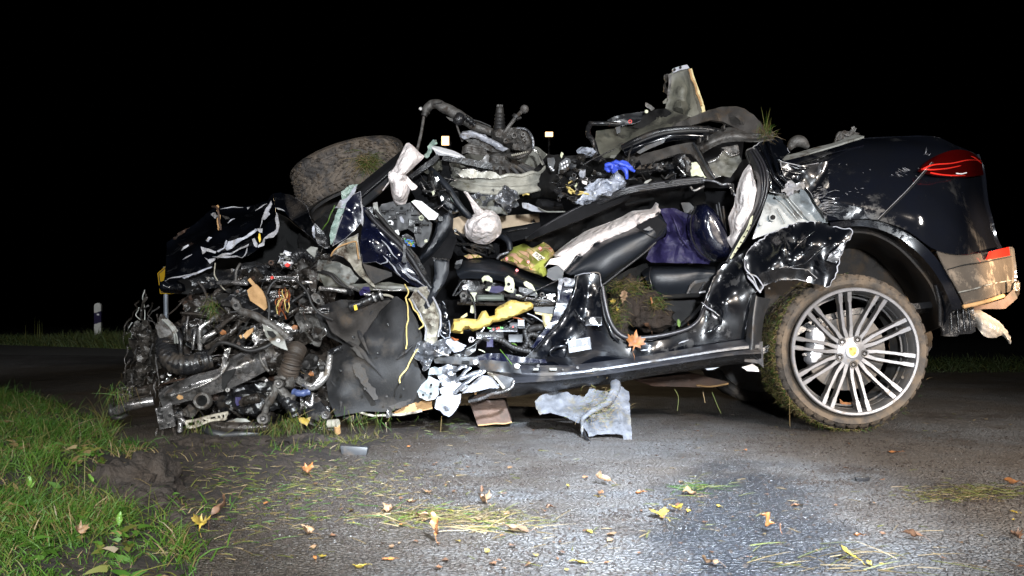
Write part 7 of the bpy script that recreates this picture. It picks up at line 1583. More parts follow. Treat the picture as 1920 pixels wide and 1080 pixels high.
S('hinge_pillar', 'E', [(862,0),(905,-75),(1000,-95),(1040,-20),(1085,55),(1112,110),(1112,190),(1098,260),(1085,320),(1060,372),(1010,350),(982,338),(988,270),(990,225),(960,160),(905,90)], primer_c, 4.08, amp=.02, fr=11, res=5, edge=primer, er=.002, hints=[(1040,200,4.02),(980,100,4.02)])
for a in ([(880,10,4.02),(920,80,4.0),(960,160,4.0),(990,230,3.99),(985,320,4.0)], [(1045,-10,4.02),(1080,60,4.0),(1105,120,4.0),(1105,200,4.0),(1085,300,4.0)], [(930,-60,4.03),(980,0,4.01),(1020,60,4.0)]): U('pressed_edge', 'E', a, .005, primer, wob=.004)
for a in ([(840,0,4.0),(845,60,3.99),(850,150,3.98),(840,250,3.98),(838,390,3.99)], [(860,0,4.0),(890,70,3.98),(930,130,3.98),(975,200,3.97),(940,240,3.98)], [(925,400,3.98),(880,460,3.96),(830,560,3.95),(795,610,3.95),(792,655,3.95)], [(830,-110,4.02),(850,-60,4.0),(835,0,4.0)]): U('yellow_wire', 'E', a, .0035, ywire, n=7, wob=.006)
S('black_torn_edge', 'E', [(1088,50),(1120,20),(1150,60),(1162,120),(1175,200),(1180,300),(1140,310),(1108,280),(1118,190),(1110,110)], paint, 4.05, amp=.025, fr=22, res=4, edge=primer_w, er=.003, jag=1)
S('crushed_joint', 'E', [(902,352),(960,330),(1060,350),(1150,300),(1190,340),(1180,420),(1100,450),(1040,480),(1005,540),(975,562),(962,520),(945,480),(900,460)], foil, 4.05, amp=.035, fr=16, res=3.6, edge=primer, er=.0014, hints=[(1000,430,3.98)])
disc_at('joint_bolt', 'E', 1005, 510, .009, steel, 3.95, hole=.005); U('joint_strap', 'E', [(1060,400,3.98),(1110,435,3.97),(1170,440,3.98)], .006, silver, wob=.006)
S('side_scrap', 'E', [(1130,320),(1180,315),(1240,350),(1290,385),(1270,400),(1210,420),(1180,390)], primer_w, 4.06, amp=.014, fr=14, res=4)
S('pierced_plate', 'E', [(920,725),(960,670),(1005,630),(1010,600),(1060,620),(1100,640),(1085,690),(1092,745),(1060,785),(1000,790),(940,772)], inner_grey, 4.02, amp=.012, fr=12, res=4.5, edge=primer, hints=[(1010,690,3.98)])
for u, v_ in ((1033,671),(970,750),(1030,740)): disc_at('plate_hole', 'E', u, v_, .006, dark_m, 3.97, th=.01)
S('white_torn_flange', 'E', [(1090,700),(1130,690),(1180,655),(1230,638),(1290,660),(1300,690),(1240,720),(1200,750),(1150,755),(1105,740)], primer_w, 4.0, amp=.025, fr=12, res=4, edge=primer)
S('white_torn_flange', 'E', [(1062,810),(1080,765),(1130,742),(1200,750),(1262,738),(1258,800),(1240,840),(1205,890),(1175,918),(1130,905),(1095,870),(1058,845)], primer_w, 3.98, amp=.025, fr=10, res=4.5, edge=primer, hints=[(1160,830,3.92)])
S('bright_scraped_area', 'E', [(1090,535),(1160,515),(1228,520),(1225,580),(1240,640),(1180,660),(1110,695),(1095,640),(1075,590)], foil, 4.03, amp=.02, fr=14, res=4.5)
S('blue_grey_plate', 'E', [(1015,600),(1020,540),(1060,530),(1120,560),(1110,590),(1060,590)], inner_grey, 4.0, amp=.014, fr=18, res=4)
S('white_wedge', 'E', [(1268,742),(1300,700),(1360,650),(1420,595),(1495,600),(1530,640),(1562,700),(1480,700),(1380,722)], primer_w, 4.04, amp=.012, fr=9, res=5, hints=[(1420,660,4.0)])
for a in ([(1215,740,3.96),(1280,670,3.95),(1380,600,3.95),(1450,560,3.96)], [(1230,640,3.97),(1290,580,3.97),(1340,530,3.98)], [(1250,620,3.96),(1320,600,3.95),(1420,560,3.96)], [(1215,560,3.98),(1260,540,3.97),(1310,520,3.98)]): U('bent_rail', 'E', a, .011, foil, wob=.006, flat=.6)
surf('green_strip', 'E', [[(1470,570,4.02),(1520,610,4.0),(1560,660,4.0),(1590,705,4.02)], [(1510,580,4.02),(1550,620,4.0),(1580,660,4.0),(1610,695,4.02)]], primer_c, CAR, n=4, th=.01)
S('lower_plate', 'E', [(1520,580),(1600,600),(1670,620),(1675,660),(1640,700),(1600,710),(1560,640)], plastic_g, 4.03, amp=.006, res=6)
U('bent_lip', 'E', [(1675,640,4.0),(1660,690,3.99),(1590,725,3.99),(1500,745,4.0),(1420,780,4.02),(1330,800,4.06)], .008, steel, n=8); 
S('broken_mount', 'E', [(1365,730),(1420,712),(1500,715),(1490,740),(1440,745),(1370,748)], tan, 4.1, th=.03, amp=.012, fr=20, res=4)

# ------------------------------------------------------------------ crumpled hood
S('hood', 'A', [(462,640,4.7),(465,480,4.9),(510,450,5.0),(600,385,5.1),(700,320,5.15),(850,190,5.2),(985,200,5.2),(1100,190,5.15),(1260,150,5.0),(1300,95,4.8),(1312,180,4.7),(1330,330,4.55),(1335,400,4.5),(1240,450,4.4),(1230,500,4.38),(1130,560,4.36),(1060,595,4.35),(950,590,4.33),(850,592,4.32),(830,660,4.32),(700,720,4.33),(560,770,4.36),(440,790,4.4)], paint, amp=.03, fr=4, res=6, th=.008, jag=1, hints=[(700,560,4.45),(900,420,4.6),(1100,330,4.65),(600,640,4.42)])
S('hood_fold', 'A', [(1300,95,4.7),(1350,86,4.75),(1450,110,4.8),(1560,190,4.85),(1600,320,4.85),(1660,400,4.8),(1720,490,4.7),(1752,585,4.6),(1640,480,4.5),(1540,390,4.42),(1440,300,4.38),(1380,235,4.4),(1305,210,4.45),(1312,150,4.6)], paint, amp=.02, fr=6, res=6, th=.008, edge=primer, er=.0006, hints=[(1500,250,4.6)])
S('hood_side_fold', 'A', [(1600,380),(1625,330),(1690,400),(1740,490),(1750,520),(1700,520),(1640,480)], plastic, 4.4, amp=.01, fr=14, res=5, edge=primer, er=.002)
S('rolled_hood_end', 'A', [(430,830),(445,775),(500,768),(560,800),(570,850),(520,875),(450,870)], paint, 4.34, th=.08, bulge=.08, bw=9, amp=.01, fr=14, res=3.6)
for pts in ([(925,530),(945,470),(1000,450),(1060,440),(1110,405),(1160,372),(1180,378),(1120,430),(1060,460),(1010,490),(980,515),(940,540)], [(1195,370),(1205,300),(1240,220),(1285,150),(1292,175),(1265,240),(1275,260),(1240,295),(1215,300)], [(1318,235),(1335,260),(1340,330),(1342,395),(1300,435),(1235,450),(1225,500),(1180,520),(1170,505),(1215,470),(1235,435),(1290,400),(1318,370),(1312,300)], [(738,508),(770,520),(850,545),(848,560),(780,545),(748,570)], [(758,592),(790,610),(845,592),(840,610),(800,640),(790,625)], [(850,590),(900,565),(1000,545),(1110,490),(1100,510),(1000,555),(910,580),(1020,580),(1020,590),(870,600)], [(585,745),(690,710),(820,662),(825,672),(700,725),(600,758)], [(855,545),(905,520),(930,455),(940,465),(915,525),(870,555)], [(1140,450),(1160,445),(1175,480),(1165,515),(1148,500)], [(1085,200),(1110,195),(1095,215)], [(580,540),(600,510),(630,490),(635,500),(605,525)], [(770,460),(800,430),(818,435),(790,470)], [(1180,370),(1215,365),(1210,400),(1190,400)], [(1600,360),(1618,345),(1628,400),(1618,450),(1605,410)], [(1305,205),(1340,208),(1392,232),(1340,222)]):
    S('torn_primer_edge', 'A', pts, primer if rf.random() < .6 else primer_w, 4.30, amp=.014, fr=16, res=3.5, th=.004)
S('amber_shard', 'A', [(1185,405),(1195,410),(1200,455),(1190,478),(1180,440)], yellow, 4.28, th=.006, amp=.002, res=4)
for a in ([(880,215,4.6),(970,200,4.6),(1060,205,4.6)], [(1150,230,4.5),(1200,200,4.5),(1255,180,4.5)], [(940,330,4.5),(980,300,4.5),(1000,290,4.5)], [(440,780,4.3),(520,745,4.28),(620,735,4.28),(700,715,4.28)], [(590,610,4.3),(640,585,4.28),(670,570,4.28)], [(820,590,4.3),(900,590,4.28),(1000,585,4.28),(1060,598,4.3)], [(1100,500,4.35),(1080,560,4.35),(1050,600,4.35)]): U('crease_glint', 'A', a, lambda t: .0035*(1-abs(2*t-1))+.0008, primer, wob=.006)
for pts, m in (([(812,255),(850,245),(865,270),(840,290),(820,275)], primer), ([(850,190),(872,185),(878,250),(890,330),(880,380),(870,370),(862,290),(870,240)], tan), ([(900,265),(955,280),(960,300),(930,305)], castm), ([(510,450),(560,400),(655,350),(600,400),(520,455)], rust)): S('hood_scrap', 'A', pts, m, 4.55 if m is not rust else 4.9, amp=.02, fr=25, res=3)
U('hood_twig', 'A', [(830,190,4.55),(860,200,4.52),(880,300,4.5),(885,375,4.5)], .006, rust, wob=.012)
U('hood_wire', 'A', [(845,640,4.28),(840,720,4.26),(870,790,4.24),(925,848,4.22)], .003, primer_c, wob=.004)
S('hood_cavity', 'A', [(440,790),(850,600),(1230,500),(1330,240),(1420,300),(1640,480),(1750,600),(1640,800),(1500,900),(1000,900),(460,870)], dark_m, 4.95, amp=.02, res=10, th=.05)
S('firewall_felt', 'X', [(560,440),(640,380),(700,400),(720,520),(640,560),(560,540)], felt_dark, 4.8, amp=.04, fr=8, res=8, th=.04)
U('grass_stem', 'D', [(180,210,4.3),(230,140,4.25),(270,60,4.25),(280,20,4.25)], .003, leaf_g, wob=.006)

# ------------------------------------------------------------------ crushed engine bay
S('engine_block', 'X', [(335,600),(345,560),(420,530),(520,490),(600,470),(640,520),(620,640),(640,760),(560,800),(380,800),(310,760),(300,660)], oily, 4.75, th=.5, amp=.07, fr=9, res=7, hints=[(450,640,4.6),(560,640,4.6)])
S('battery_tray', 'A', [(1040,640),(1150,620),(1270,660),(1280,720),(1180,740),(1060,730)], plastic, 4.5, th=.05, amp=.008, res=6)
surf('frame_rail', 'B', [
 [(355,625,4.12),(430,585,4.08),(600,512,4.06),(760,470,4.06),(840,400,4.08),(920,360,4.1),(1055,340,4.14)],
 [(358,665,4.05),(440,640,4.02),(610,572,4.0),(780,520,4.02),(860,470,4.03),(960,420,4.05),(1072,400,4.1)],
 [(380,735,4.07),(450,715,4.05),(620,672,4.04),(790,625,4.05),(870,590,4.06),(970,545,4.08),(1090,480,4.12)]], steel, CAR, n=6, amp=.012, fr=9, th=.02)
S('frame_rail_tear', 'B', [(780,500),(830,480),(870,470),(850,520),(820,560),(800,620),(780,600)], dark_m, 3.99, amp=.01, th=.01, res=4)
U('rail_flange', 'B', [(440,655,4.0),(600,600,3.98),(700,560,3.98),(780,500,3.98),(820,430,3.98)], .006, silver, wob=.004); U('rail_flange', 'B', [(1050,345,4.08),(1035,390,4.05),(1060,450,4.05),(1095,490,4.06)], .007, castm)
for u, v_, r in ((563,590,.006),(378,660,.006),(820,615,.010)): disc_at('rail_hole', 'B', u, v_, r, dark_m if r < .009 else silver, 3.985, th=.01, hole=None if r < .009 else .004)
S('bent_tab', 'B', [(785,395),(800,350),(835,332),(828,375),(810,420),(790,480),(772,495),(768,470)], steel, 4.0, amp=.01, fr=14, res=4, edge=silver)
U('intake_hose', 'B', [(400,285,4.2),(402,340,4.16),(425,400,4.12),(480,440,4.1),(560,445,4.1),(640,425,4.12),(700,410,4.14)], .050, plastic, n=10, seg=18, bel=16, bamp=.035)
for a in ([(352,300,4.16),(400,308,4.13),(455,300,4.15)], [(628,385,4.1),(632,425,4.07),(640,465,4.1)], [(350,285,4.16),(400,292,4.13),(455,285,4.15)]): U('hose_clamp', 'B', a, .008, oily)
S('intake_mouth', 'B', [(328,190),(345,130),(362,100),(385,130),(430,175),(480,215),(505,275),(470,285),(400,280),(355,275)], castm, 4.16, amp=.012, fr=12, res=4.5, bulge=.02, bw=6, th=.03)
for k in range(3): U('intake_rib', 'B', [(375+k*16,140,4.12),(425+k*14,185,4.1),(455+k*16,240,4.1),(462+k*17,300,4.12)], .005, primer_g)
U('intake_lower', 'B', [(475,200,4.12),(498,270,4.08),(500,350,4.08),(510,410,4.1)], .010, plastic)
U('strut_bellows', 'B', [(1285,335,4.12),(1262,390,4.08),(1245,450,4.07),(1222,525,4.1)], .043, material('bellows_rubber', (.05,.036,.026), (.03,.024,.02), rough=.6, vs=20), n=10, seg=20, bel=13, bamp=.13)
S('strut_mount', 'B', [(1195,520),(1262,520),(1258,600),(1240,612),(1200,600)], castm, 4.06, th=.04, bulge=.02, bw=6, amp=.003, res=5)
U('lower_strut_hose', 'B', [(1180,650,4.1),(1215,690,4.06),(1250,730,4.05),(1270,780,4.06)], .030, plastic, bel=6, bamp=.1, seg=16)
U('crash_tube', 'B', [(45,765,4.1),(110,738,4.06),(200,712,4.05),(318,690,4.07)], .022, steel, seg=16, n=6); U('crash_tube', 'B', [(35,745,4.14),(110,712,4.1),(200,690,4.1),(300,668,4.1)], .018, oily, seg=14)
S('tube_cover', 'B', [(20,680),(60,640),(160,600),(290,580),(300,640),(160,690),(60,730),(25,730)], oily, 4.12, th=.04, bulge=.03, bw=8, amp=.01, fr=12, res=5, edge=rust)
U('tube_end', 'B', [(30,720,4.1),(28,760,4.08),(50,800,4.1),(100,800,4.12),(140,775,4.12)], .012, rubber)
S('mounting_plate', 'B', [(325,740),(380,735),(432,690),(440,740),(458,790),(460,860),(420,872),(362,880),(345,830),(340,790)], steel, 4.04, amp=.006, fr=10, res=5, th=.012, edge=None)
for u, v_, r in ((355,745,.007),(428,788,.007),(420,852,.005),(375,860,.005),(372,800,.006)): disc_at('plate_hole', 'B', u, v_, r, dark_m, 4.015, th=.01)
S('mounting_plate_foot', 'B', [(350,845),(455,825),(462,862),(358,885)], steel, 4.02, th=.01, amp=.003, res=5)
for v_ in (760, 785): U('plate_slot', 'B', [(345,v_,4.02),(365,v_+4,4.02),(378,v_,4.02)], .004, dark_m)
ph = W('B', (648, 690), 4.02); Mh = Matrix.Translation(ph) @ Vector((.1,-1,.15)).to_track_quat('Z','Y').to_matrix().to_4x4()
mk('bushing_ring', *ring_geo([(.026,-.02),(.026,.02),(.036,.022),(.042,.01),(.042,-.02)], 36, Mh), castm, CAR); mk('bushing_hole', *lathe_geo([(.026,-.01),(0,-.01)], 24, Mh), dark_m, CAR)
for a in ([(535,830),(560,868),(620,850)], [(535,830),(600,820),(690,795),(820,768)], [(540,865),(600,862),(700,822),(800,812)], [(600,822),(610,858)], [(640,808),(650,845)], [(690,795),(700,825)], [(740,785),(748,815)], [(770,780),(780,812)], [(800,772),(805,815)], [(820,768),(800,815)], [(610,855),(640,812)], [(690,820),(660,806)]):
    U('bone_grille', 'B', [(*q, 4.02) for q in a], .007, primer_c, seg=6, flat=.6)
U('front_crossmember', 'B', [(700,840,4.06),(740,860,4.03),(820,872,4.02),(930,872,4.02),(1050,868,4.03),(1090,880,4.06)], .028, oily, n=8, seg=16); U('skid_rail', 'B', [(660,880,4.04),(720,905,4.0),(800,920,4.0),(900,912,4.0),(1000,905,4.02),(1060,890,4.04)], .017, plastic_g, n=8, seg=10, flat=.6)
S('light_skid', 'B', [(820,830),(880,805),(940,812),(975,835),(900,850),(830,848)], primer_g, 4.05, amp=.006, res=5)
def joint(u, v_, r, Y, rot=(0,-1,.1)):
    c = W('B', (u, v_), Y); M_ = Matrix.Translation(c) @ Vector(rot).to_track_quat('Z','Y').to_matrix().to_4x4()
    mk('bushing', *ring_geo([(r*.55,-.02),(r*.55,.012),(r,.016),(r*1.05,0),(r,-.02)], 28, M_), castm, CAR); mk('bushing_bolt', *lathe_geo([(r*.5,-.01),(r*.5,.014),(r*.3,.018),(0,.018)], 6, M_), steel, CAR, smooth=False)
joint(1060, 812, .026, 4.0); joint(1165, 575, .020, 4.02); joint(1480, 785, .018, 4.04); joint(1362, 185, .014, 4.05)
U('lower_arm', 'B', [(1055,800,4.05),(1085,720,4.04),(1110,690,4.03),(1135,640,4.04),(1140,580,4.05)], .015, castm, seg=10, wob=.003); U('lower_arm', 'B', [(1090,720,4.05),(1075,690,4.04),(1100,660,4.03),(1125,620,4.04)], .007, castm)
S('arm_bracket', 'B', [(1125,560),(1150,532),(1190,540),(1195,600),(1230,640),(1280,640),(1260,700),(1180,660),(1150,620),(1128,600)], castm, 4.05, th=.03, amp=.008, fr=14, res=4.5, bulge=.015, bw=5)
U('link_arm', 'B', [(1140,535,4.04),(1175,530,4.03),(1210,540,4.03)], .010, castm)
S('subframe', 'B', [(850,640),(900,620),(1040,640),(1080,700),(1070,770),(1000,790),(880,780),(850,720)], plastic, 4.16, th=.06, amp=.02, fr=12, res=5, bulge=.02, bw=6)
S('blue_can', 'B', [(870,665),(905,665),(912,710),(880,725),(868,700)], purple, 4.08, th=.02, amp=.002, res=5); U('drum', 'B', [(915,700,4.1),(960,685,4.08),(1030,665,4.08)], .024, oily, seg=16)
S('right_subframe', 'B', [(1300,660),(1380,640),(1450,680),(1500,720),(1520,800),(1470,840),(1380,800),(1310,760)], oily, 4.2, th=.06, amp=.02, fr=10, res=5)
S('splash_shield', 'B', [(1340,740),(1440,690),(1500,770),(1510,840),(1440,835),(1350,800)], plastic, 4.1, th=.02, amp=.01, res=5); U('blue_fitting', 'B', [(1265,630,4.06),(1310,640,4.04),(1365,628,4.06)], .016, material('blue_fitting', (.05,.07,.16), rough=.35), seg=12, bel=3, bamp=.1)
for k, off in enumerate((0, 34)):
    U('brake_line', 'B', [(1512-off*1.6,365+off*2.2,4.08),(1498-off*1.2,460+off*.8,4.05),(1470-off*1.0,540,4.04),(1400-off*.4,598-off*.2,4.04),(1340-off*.3,580-off*.4,4.06),(1280,545-off*.3,4.1)], .0145, silver, n=8, seg=14)
U('line_fitting', 'B', [(1515,362,4.07),(1545,348,4.05),(1584,330,4.06)], .014, plastic, bel=4, bamp=.15, seg=12); U('line_band', 'B', [(1440,470,4.03),(1470,466,4.03)], .018, rubber)
U('brass_end', 'B', [(1500,845,4.04),(1560,840,4.02)], .020, primer_c, seg=14); U('brass_end', 'B', [(1555,860,4.02),(1560,905,4.04)], .015, tan, seg=12)
for pts, r, m in (([(742,120,4.16),(700,150,4.12),(640,190,4.1),(626,240,4.1),(632,345,4.12)], .011, silver), ([(770,208,4.14),(720,232,4.1),(672,262,4.09),(650,290,4.1)], .012, silver), ([(600,200,4.16),(592,260,4.14),(580,345,4.14)], .008, steel), ([(870,110,4.12),(800,160,4.1),(760,200,4.1),(700,260,4.12)], .010, oily), ([(900,150,4.08),(850,220,4.06),(760,280,4.06),(680,330,4.08)], .014, oily), ([(500,95,4.2),(640,110,4.18),(800,150,4.16),(880,120,4.15)], .007, oily), ([(690,375,4.04),(760,300,4.0),(850,310,3.99),(960,352,3.98),(1060,330,3.98),(1130,290,4.0)], .009, rubber), ([(550,120,4.12),(540,200,4.1),(545,280,4.12)], .006, steel), ([(1035,235,4.03),(1015,290,4.01),(985,330,4.01),(910,328,4.02)], .006, silver)):
    U('coolant_line', 'B', pts, r, m, n=7, seg=10)
U('cross_rod', 'A', [(870,790,4.14),(960,788,4.1),(1100,798,4.1)], .011, steel, seg=12); U('rod_joint', 'A', [(1005,790,4.1),(1010,700,4.1),(1040,640,4.12)], .006, castm)
U('link_arm', 'B', [(850,20,4.05),(900,80,4.0),(980,105,3.98),(1060,150,3.96),(1140,200,3.96),(1220,260,3.98)], .017, castm, seg=10, flat=.6, wob=.004)
S('arm_head', 'B', [(835,25),(850,-10),(885,10),(905,50),(888,80),(860,75)], castm, 3.99, th=.02, amp=.003, res=4); disc_at('arm_eye', 'B', 872, 45, .007, dark_m, 3.975, th=.01)
S('pierced_arm', 'B', [(1048,168),(1090,190),(1150,225),(1200,280),(1222,348),(1180,335),(1110,300),(1075,250)], primer_g, 3.95, th=.012, amp=.006, fr=14, res=4, edge=silver, er=.0014)
disc_at('arm_eye', 'B', 1160, 282, .008, white, 3.935, hole=.004, th=.006); S('arm_window', 'B', [(1080,215),(1120,220),(1145,250),(1120,268),(1092,245)], dark_m, 3.94, th=.008, amp=0)
S('torn_board', 'A', [(1088,850),(1130,820),(1165,800),(1215,850),(1245,910),(1248,985),(1225,1005),(1180,970),(1120,930),(1100,890)], tan, 4.02, th=.012, amp=.012, fr=12, res=4.5)
S('torn_board', 'A', [(1100,770),(1118,752),(1150,790),(1170,820),(1158,842),(1125,800)], tan, 4.03, th=.01, amp=.006, res=4)
S('wood_splinter', 'B', [(918,250),(950,215),(992,195),(985,225),(940,272)], tan, 3.98, th=.01, amp=.004, res=4); S('wood_splinter', 'B', [(893,250),(905,243),(915,262),(905,270)], tan, 3.98, th=.01, amp=0)
for k in range(16):
    u, v_ = rf.uniform(1340,1420), rf.uniform(830,900); U('orange_wire', 'A', [(u,v_,4.04),(u+rf.gauss(0,25),v_+50,4.0),(u+rf.gauss(-5,30),v_+rf.uniform(70,190),4.03)], .0024, orange if k % 3 else ywire, n=6, seg=5, wob=.012)
S('connector_block', 'A', [(1335,625),(1385,538),(1460,560),(1440,600),(1452,625),(1420,665),(1370,672)], material('connector_grey', (.4,.4,.42), rough=.5), 4.1, th=.03, amp=.006, fr=20, res=4)
for i in range(14):
    u, v_ = rf.uniform(1345,1440), rf.uniform(555,660); g = box_geo(W('A', (u, v_+14), 4.09), W('A', (u+16, v_-2), 4.06), .001); mk('plug', g[0], g[1], rf.choice((white, primer_g, plastic, plastic)), CAR)
S('red_plug', 'A', [(1385,650),(1410,635),(1430,650),(1415,668),(1395,665)], red_p, 4.05, th=.01, amp=.002, res=4); S('red_plug', 'A', [(1275,745),(1290,735),(1298,755),(1282,765)], red_p, 4.05, th=.01, amp=0)
U('corrugated_hose', 'A', [(1450,610,4.12),(1490,570,4.08),(1540,560,4.08),(1600,590,4.1),(1630,560,4.12)], .024, plastic, bel=16, bamp=.12, seg=14); S('rusty_tag', 'A', [(1555,535),(1590,508),(1645,515),(1620,590),(1590,570)], primer_g, 4.06, amp=.01, fr=20, res=4, th=.01)
S('lug_plate', 'A', [(1590,890),(1620,865),(1665,890),(1685,945),(1650,958),(1610,930)], castm, 4.02, th=.012, amp=.003, res=4); disc_at('lug_hole', 'A', 1650, 930, .009, dark_m, 4.0, th=.01)
U('short_tube', 'A', [(1530,790,4.04),(1560,785,4.03),(1600,788,4.04)], .009, silver, seg=12)
S('arch_support', 'A', [(1590,690),(1635,680),(1632,790),(1630,870),(1600,860),(1570,800),(1580,730)], oily, 4.08, th=.02, amp=.01, fr=12, res=5)
for pts, r in (([(1450,750,4.06),(1340,760,4.04),(1280,810,4.03),(1250,880,4.03)], .006), ([(1470,760,4.06),(1560,860,4.03),(1600,960,4.02),(1660,1030,4.02),(1760,1080,4.05)], .006), ([(1240,880,4.02),(1265,960,4.0),(1262,1080,4.0)], .006), ([(1180,990,4.02),(1100,1010,4.0),(960,1020,4.0)], .005)): U('black_cable', 'A', pts, r, rubber, n=7)
# legs of bent metal under the front
for a in ([(340,880,4.04),(330,940,4.02),(325,990,4.0),(300,1020,4.0)], [(448,870,4.04),(462,920,4.02),(478,965,4.0)], [(478,965,4.0),(495,1000,4.0),(512,1045,4.0)], [(380,885,4.05),(360,960,4.02),(320,1030,4.0)]): U('bent_strut', 'B', a, .008, oily, wob=.004)
for a in ([(1390,640,4.1),(1380,720,4.08),(1340,700,4.08)], [(480,790,4.04),(510,820,4.03),(540,840,4.04)], [(500,770,4.06),(500,800,4.05),(495,900,4.05)]): U('stub_pipe', 'B', a, .012, steel, seg=12)

# procedurally scattered small wreckage between the named pieces
rc = random.Random(77)
FRONT = [(302,650),(335,610),(348,548),(400,520),(470,500),(560,470),(620,480),(640,540),(620,600),(600,640),(640,660),(610,720),(625,780),(600,805),(470,812),(400,800),(310,780),(292,700)]
def rp():
    while True:
        x, y = rc.uniform(215, 645), rc.uniform(470, 812)
        if inside(x, y, FRONT): return x, y
MATS = [oily]*9 + [steel]*1 + [castm]*2 + [plastic]*5 + [rubber]*4 + [rust]*2 + [felt_b]*2
for k in range(110):
    x, y = rp(); a = rc.uniform(-1.2, 1.2); l = rc.uniform(20, 85); Y = rc.uniform(4.22, 4.6)
    pts = [(x + math.cos(a)*l*t + rc.gauss(0,5), y + math.sin(a)*l*t + rc.gauss(0,4), Y + rc.gauss(0,.03)) for t in (-.5,-.15,.2,.5)]
    U('cable' if k % 2 else 'hose', 'X', pts, rc.choice((.0016,.0022,.004)) if k % 2 else rc.choice((.004,.006,.008,.011)), rc.choice(MATS), n=6, seg=7, bel=(rc.choice((0,0,14)) if k % 2 == 0 else 0), bamp=.12, wob=.004)
for k in range(110):
    x, y = rp(); s = rc.uniform(6, 20); n = rc.randint(4, 6); a0 = rc.uniform(0, 6)
    pts = [(x + math.cos(a0 + i*6.28/n)*s*rc.uniform(.5,1.4), y + math.sin(a0 + i*6.28/n)*s*rc.uniform(.5,1.2)) for i in range(n)]
    S('metal_shard' if k % 2 else 'plastic_shard', 'X', pts, rc.choice(MATS), rc.uniform(4.22, 4.6), amp=.03, fr=14, res=5, th=rc.choice((.003,.01,.02)), edge=(rc.choice((None, None, steel, silver, primer_g)) if k % 2 else None), er=.0012)
for k in range(55):
    x, y = rp(); r = rc.uniform(.004, .014); disc_at('bolt' if k % 3 else 'washer', 'X', x, y, r, rc.choice((steel, castm, oily, rust, silver)), rc.uniform(4.12, 4.4), th=rc.uniform(.006,.025), seg=6 if k % 3 else 16, hole=None if k % 3 else r*.5, ax=(rc.gauss(0,.4), -1, rc.gauss(0,.4)))
for k in range(12):
    x, y = rp(); l = rc.uniform(25, 60)
    for j in range(4): U('cooling_fin', 'X', [(x, y+j*3, 4.25), (x+l, y+j*3+rc.gauss(0,2), 4.25)], .003, rc.choice((steel, oily)), n=3, seg=5, wob=.003)
for k in range(4):
    x, y = rp(); S('autumn_scrap', 'X', [(x,y-5),(x+6,y-2),(x+7,y+4),(x,y+5),(x-5,y+1)], rc.choice((leaf_o, leaf_b, tan)), 4.0, th=.003, amp=.01, fr=25, res=3)
# larger torn and folded sheets that hold the tangle together
for pts, m, Y in (([(345,570),(400,550),(470,560),(520,590),(500,612),(430,600),(370,595),(348,588)], oily, 4.2), ([(420,560),(450,540),(520,548),(560,575),(540,600),(480,590)], plastic, 4.14),
    ([(345,605),(380,595),(430,610),(450,640),(400,650),(350,640)], oily, 4.22), ([(470,610),(530,600),(560,620),(540,650),(480,650)], steel, 4.16), ([(560,560),(600,545),(618,600),(600,650),(570,640),(555,600)], castm, 4.2),
    ([(300,720),(330,700),(345,740),(330,790),(300,780)], oily, 4.2), ([(400,745),(450,720),(520,715),(560,735),(540,765),(470,775),(410,770)], plastic, 4.14), ([(540,480),(590,470),(620,490),(600,520),(560,525)], oily, 4.2),
    ([(575,680),(610,660),(625,700),(620,760),(590,770),(570,730)], oily, 4.14), ([(350,520),(430,505),(520,500),(540,520),(450,535),(370,545)], plastic, 4.3), ([(450,660),(500,640),(560,655),(570,690),(520,700),(460,690)], oily, 4.1)):
    S('folded_panel', 'X', pts, m, Y + .14, amp=.03, fr=9, res=4.5, th=.006, edge=(silver if m in (oily, steel) else None), er=.0016, jag=1.5)
# black shredded bumper skin hanging at the very front
for pts in ([(268,545),(272,560),(274,600),(280,640),(275,690),(262,720),(248,735),(240,728),(255,690),(258,640),(262,600)], [(252,610),(275,600),(290,660),(285,700),(262,690),(248,650)], [(240,690),(262,690),(270,720),(240,745),(215,752),(222,730)], [(282,630),(305,600),(318,640),(300,700),(280,720),(275,680)], [(210,765),(230,738),(268,728),(290,740),(270,752),(232,770)]):
    S('bumper_shred', 'X', pts, fringe_m, rc.uniform(4.1, 4.3), amp=.05, fr=16, res=3.6, jag=2, edge=fringe_m)
for k in range(26):
    x = rc.uniform(238, 300); y = rc.uniform(560, 720); U('shred_strip', 'X', [(x,y,4.1+rc.uniform(0,.2)),(x+rc.gauss(-5,7),y+22,4.1+rc.uniform(0,.1)),(x+rc.gauss(-10,12),y+rc.uniform(30,60),4.15)], lambda t: .004*(1-t)+.0008, rc.choice((fringe_m, fringe_m, steel, oily)), wob=.014, seg=6)
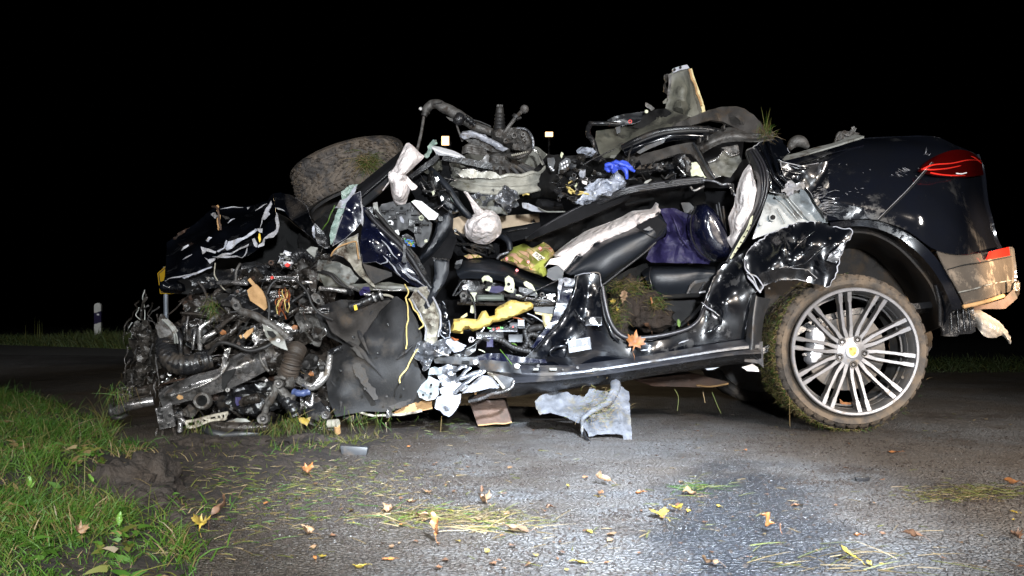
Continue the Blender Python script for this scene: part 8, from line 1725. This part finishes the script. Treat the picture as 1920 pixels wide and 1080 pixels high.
for a in ([(1218,285),(1205,350),(1220,450),(1225,640)], [(1172,430),(1145,490),(1180,540)], [(1120,560),(1075,620)], [(1130,590),(1170,575),(1195,600)], [(1130,620),(1112,680)]): U('bent_wire', 'N', [(*q, 4.2) for q in a], .0025, primer_g, wob=.006)
S('torn_filter', 'N', [(1125,555),(1160,540),(1200,570),(1192,608),(1165,605),(1140,585)], castm, 4.18, amp=.03, fr=35, res=3, edge=primer_g, er=.001)
# grass and roots hanging from the front and off the sill
items = []
for cx, cy, sx, n, ln in ((398,570,6,70,.07),(548,785,14,110,.09),(605,790,10,50,.08),(370,795,12,60,.06),(215,730,14,70,.08),(500,800,26,120,.07),(690,782,30,80,.06)):
    for _ in range(n): items.append((P(rm.gauss(cx,sx), rm.gauss(cy,8), 3.98 + rm.uniform(-.03,.12)), Vector((rm.gauss(0,.4), rm.gauss(-.2,.3), rm.gauss(-.9,.5))).normalized(), ln*rm.uniform(.4,1.3), rm.uniform(.0014,.003), .2, rm.choice((0,0,1,1,2))))
o = blades('hanging_grass', items, GM, 18, par=CAR); o['kind'] = 'stuff'
for a in ([(1265,730),(1272,745),(1270,770)], [(1335,735),(1345,760),(1352,775)], [(1318,735),(1322,755)], [(828,780),(826,810)], [(1480,745),(1481,800)]): U('hanging_straw', 'X', [(*q, 4.05) for q in a], .0014, grass_b if a[0][0] % 2 else grass_c, seg=4)
for u, v_, r in ((430,300,.007),(620,420,.006),(700,200,.006),(520,700,.007),(330,560,.006),(820,700,.006),(690,760,.005)): disc_at('liner_clip', 'E', u, v_, r, plastic, 4.03, th=.01)
for pts in ([(420,520),(470,500),(520,560),(540,650),(600,700),(620,780),(580,790),(530,720),(480,640),(430,570)], [(400,380),(440,370),(520,440),(540,480),(470,450)], [(700,840),(800,800),(880,780),(820,840),(740,870)]): S('mud_smear', 'E', pts, felt_b, 4.075, amp=.004, fr=10, res=5, th=.002, jag=2)
S('yellow_leaf_scrap', 'B', [(1300,805),(1330,800),(1345,812),(1380,798),(1375,825),(1350,862),(1330,845),(1305,830)], leaf_y, 3.96, th=.002, amp=.012, fr=20, res=4)
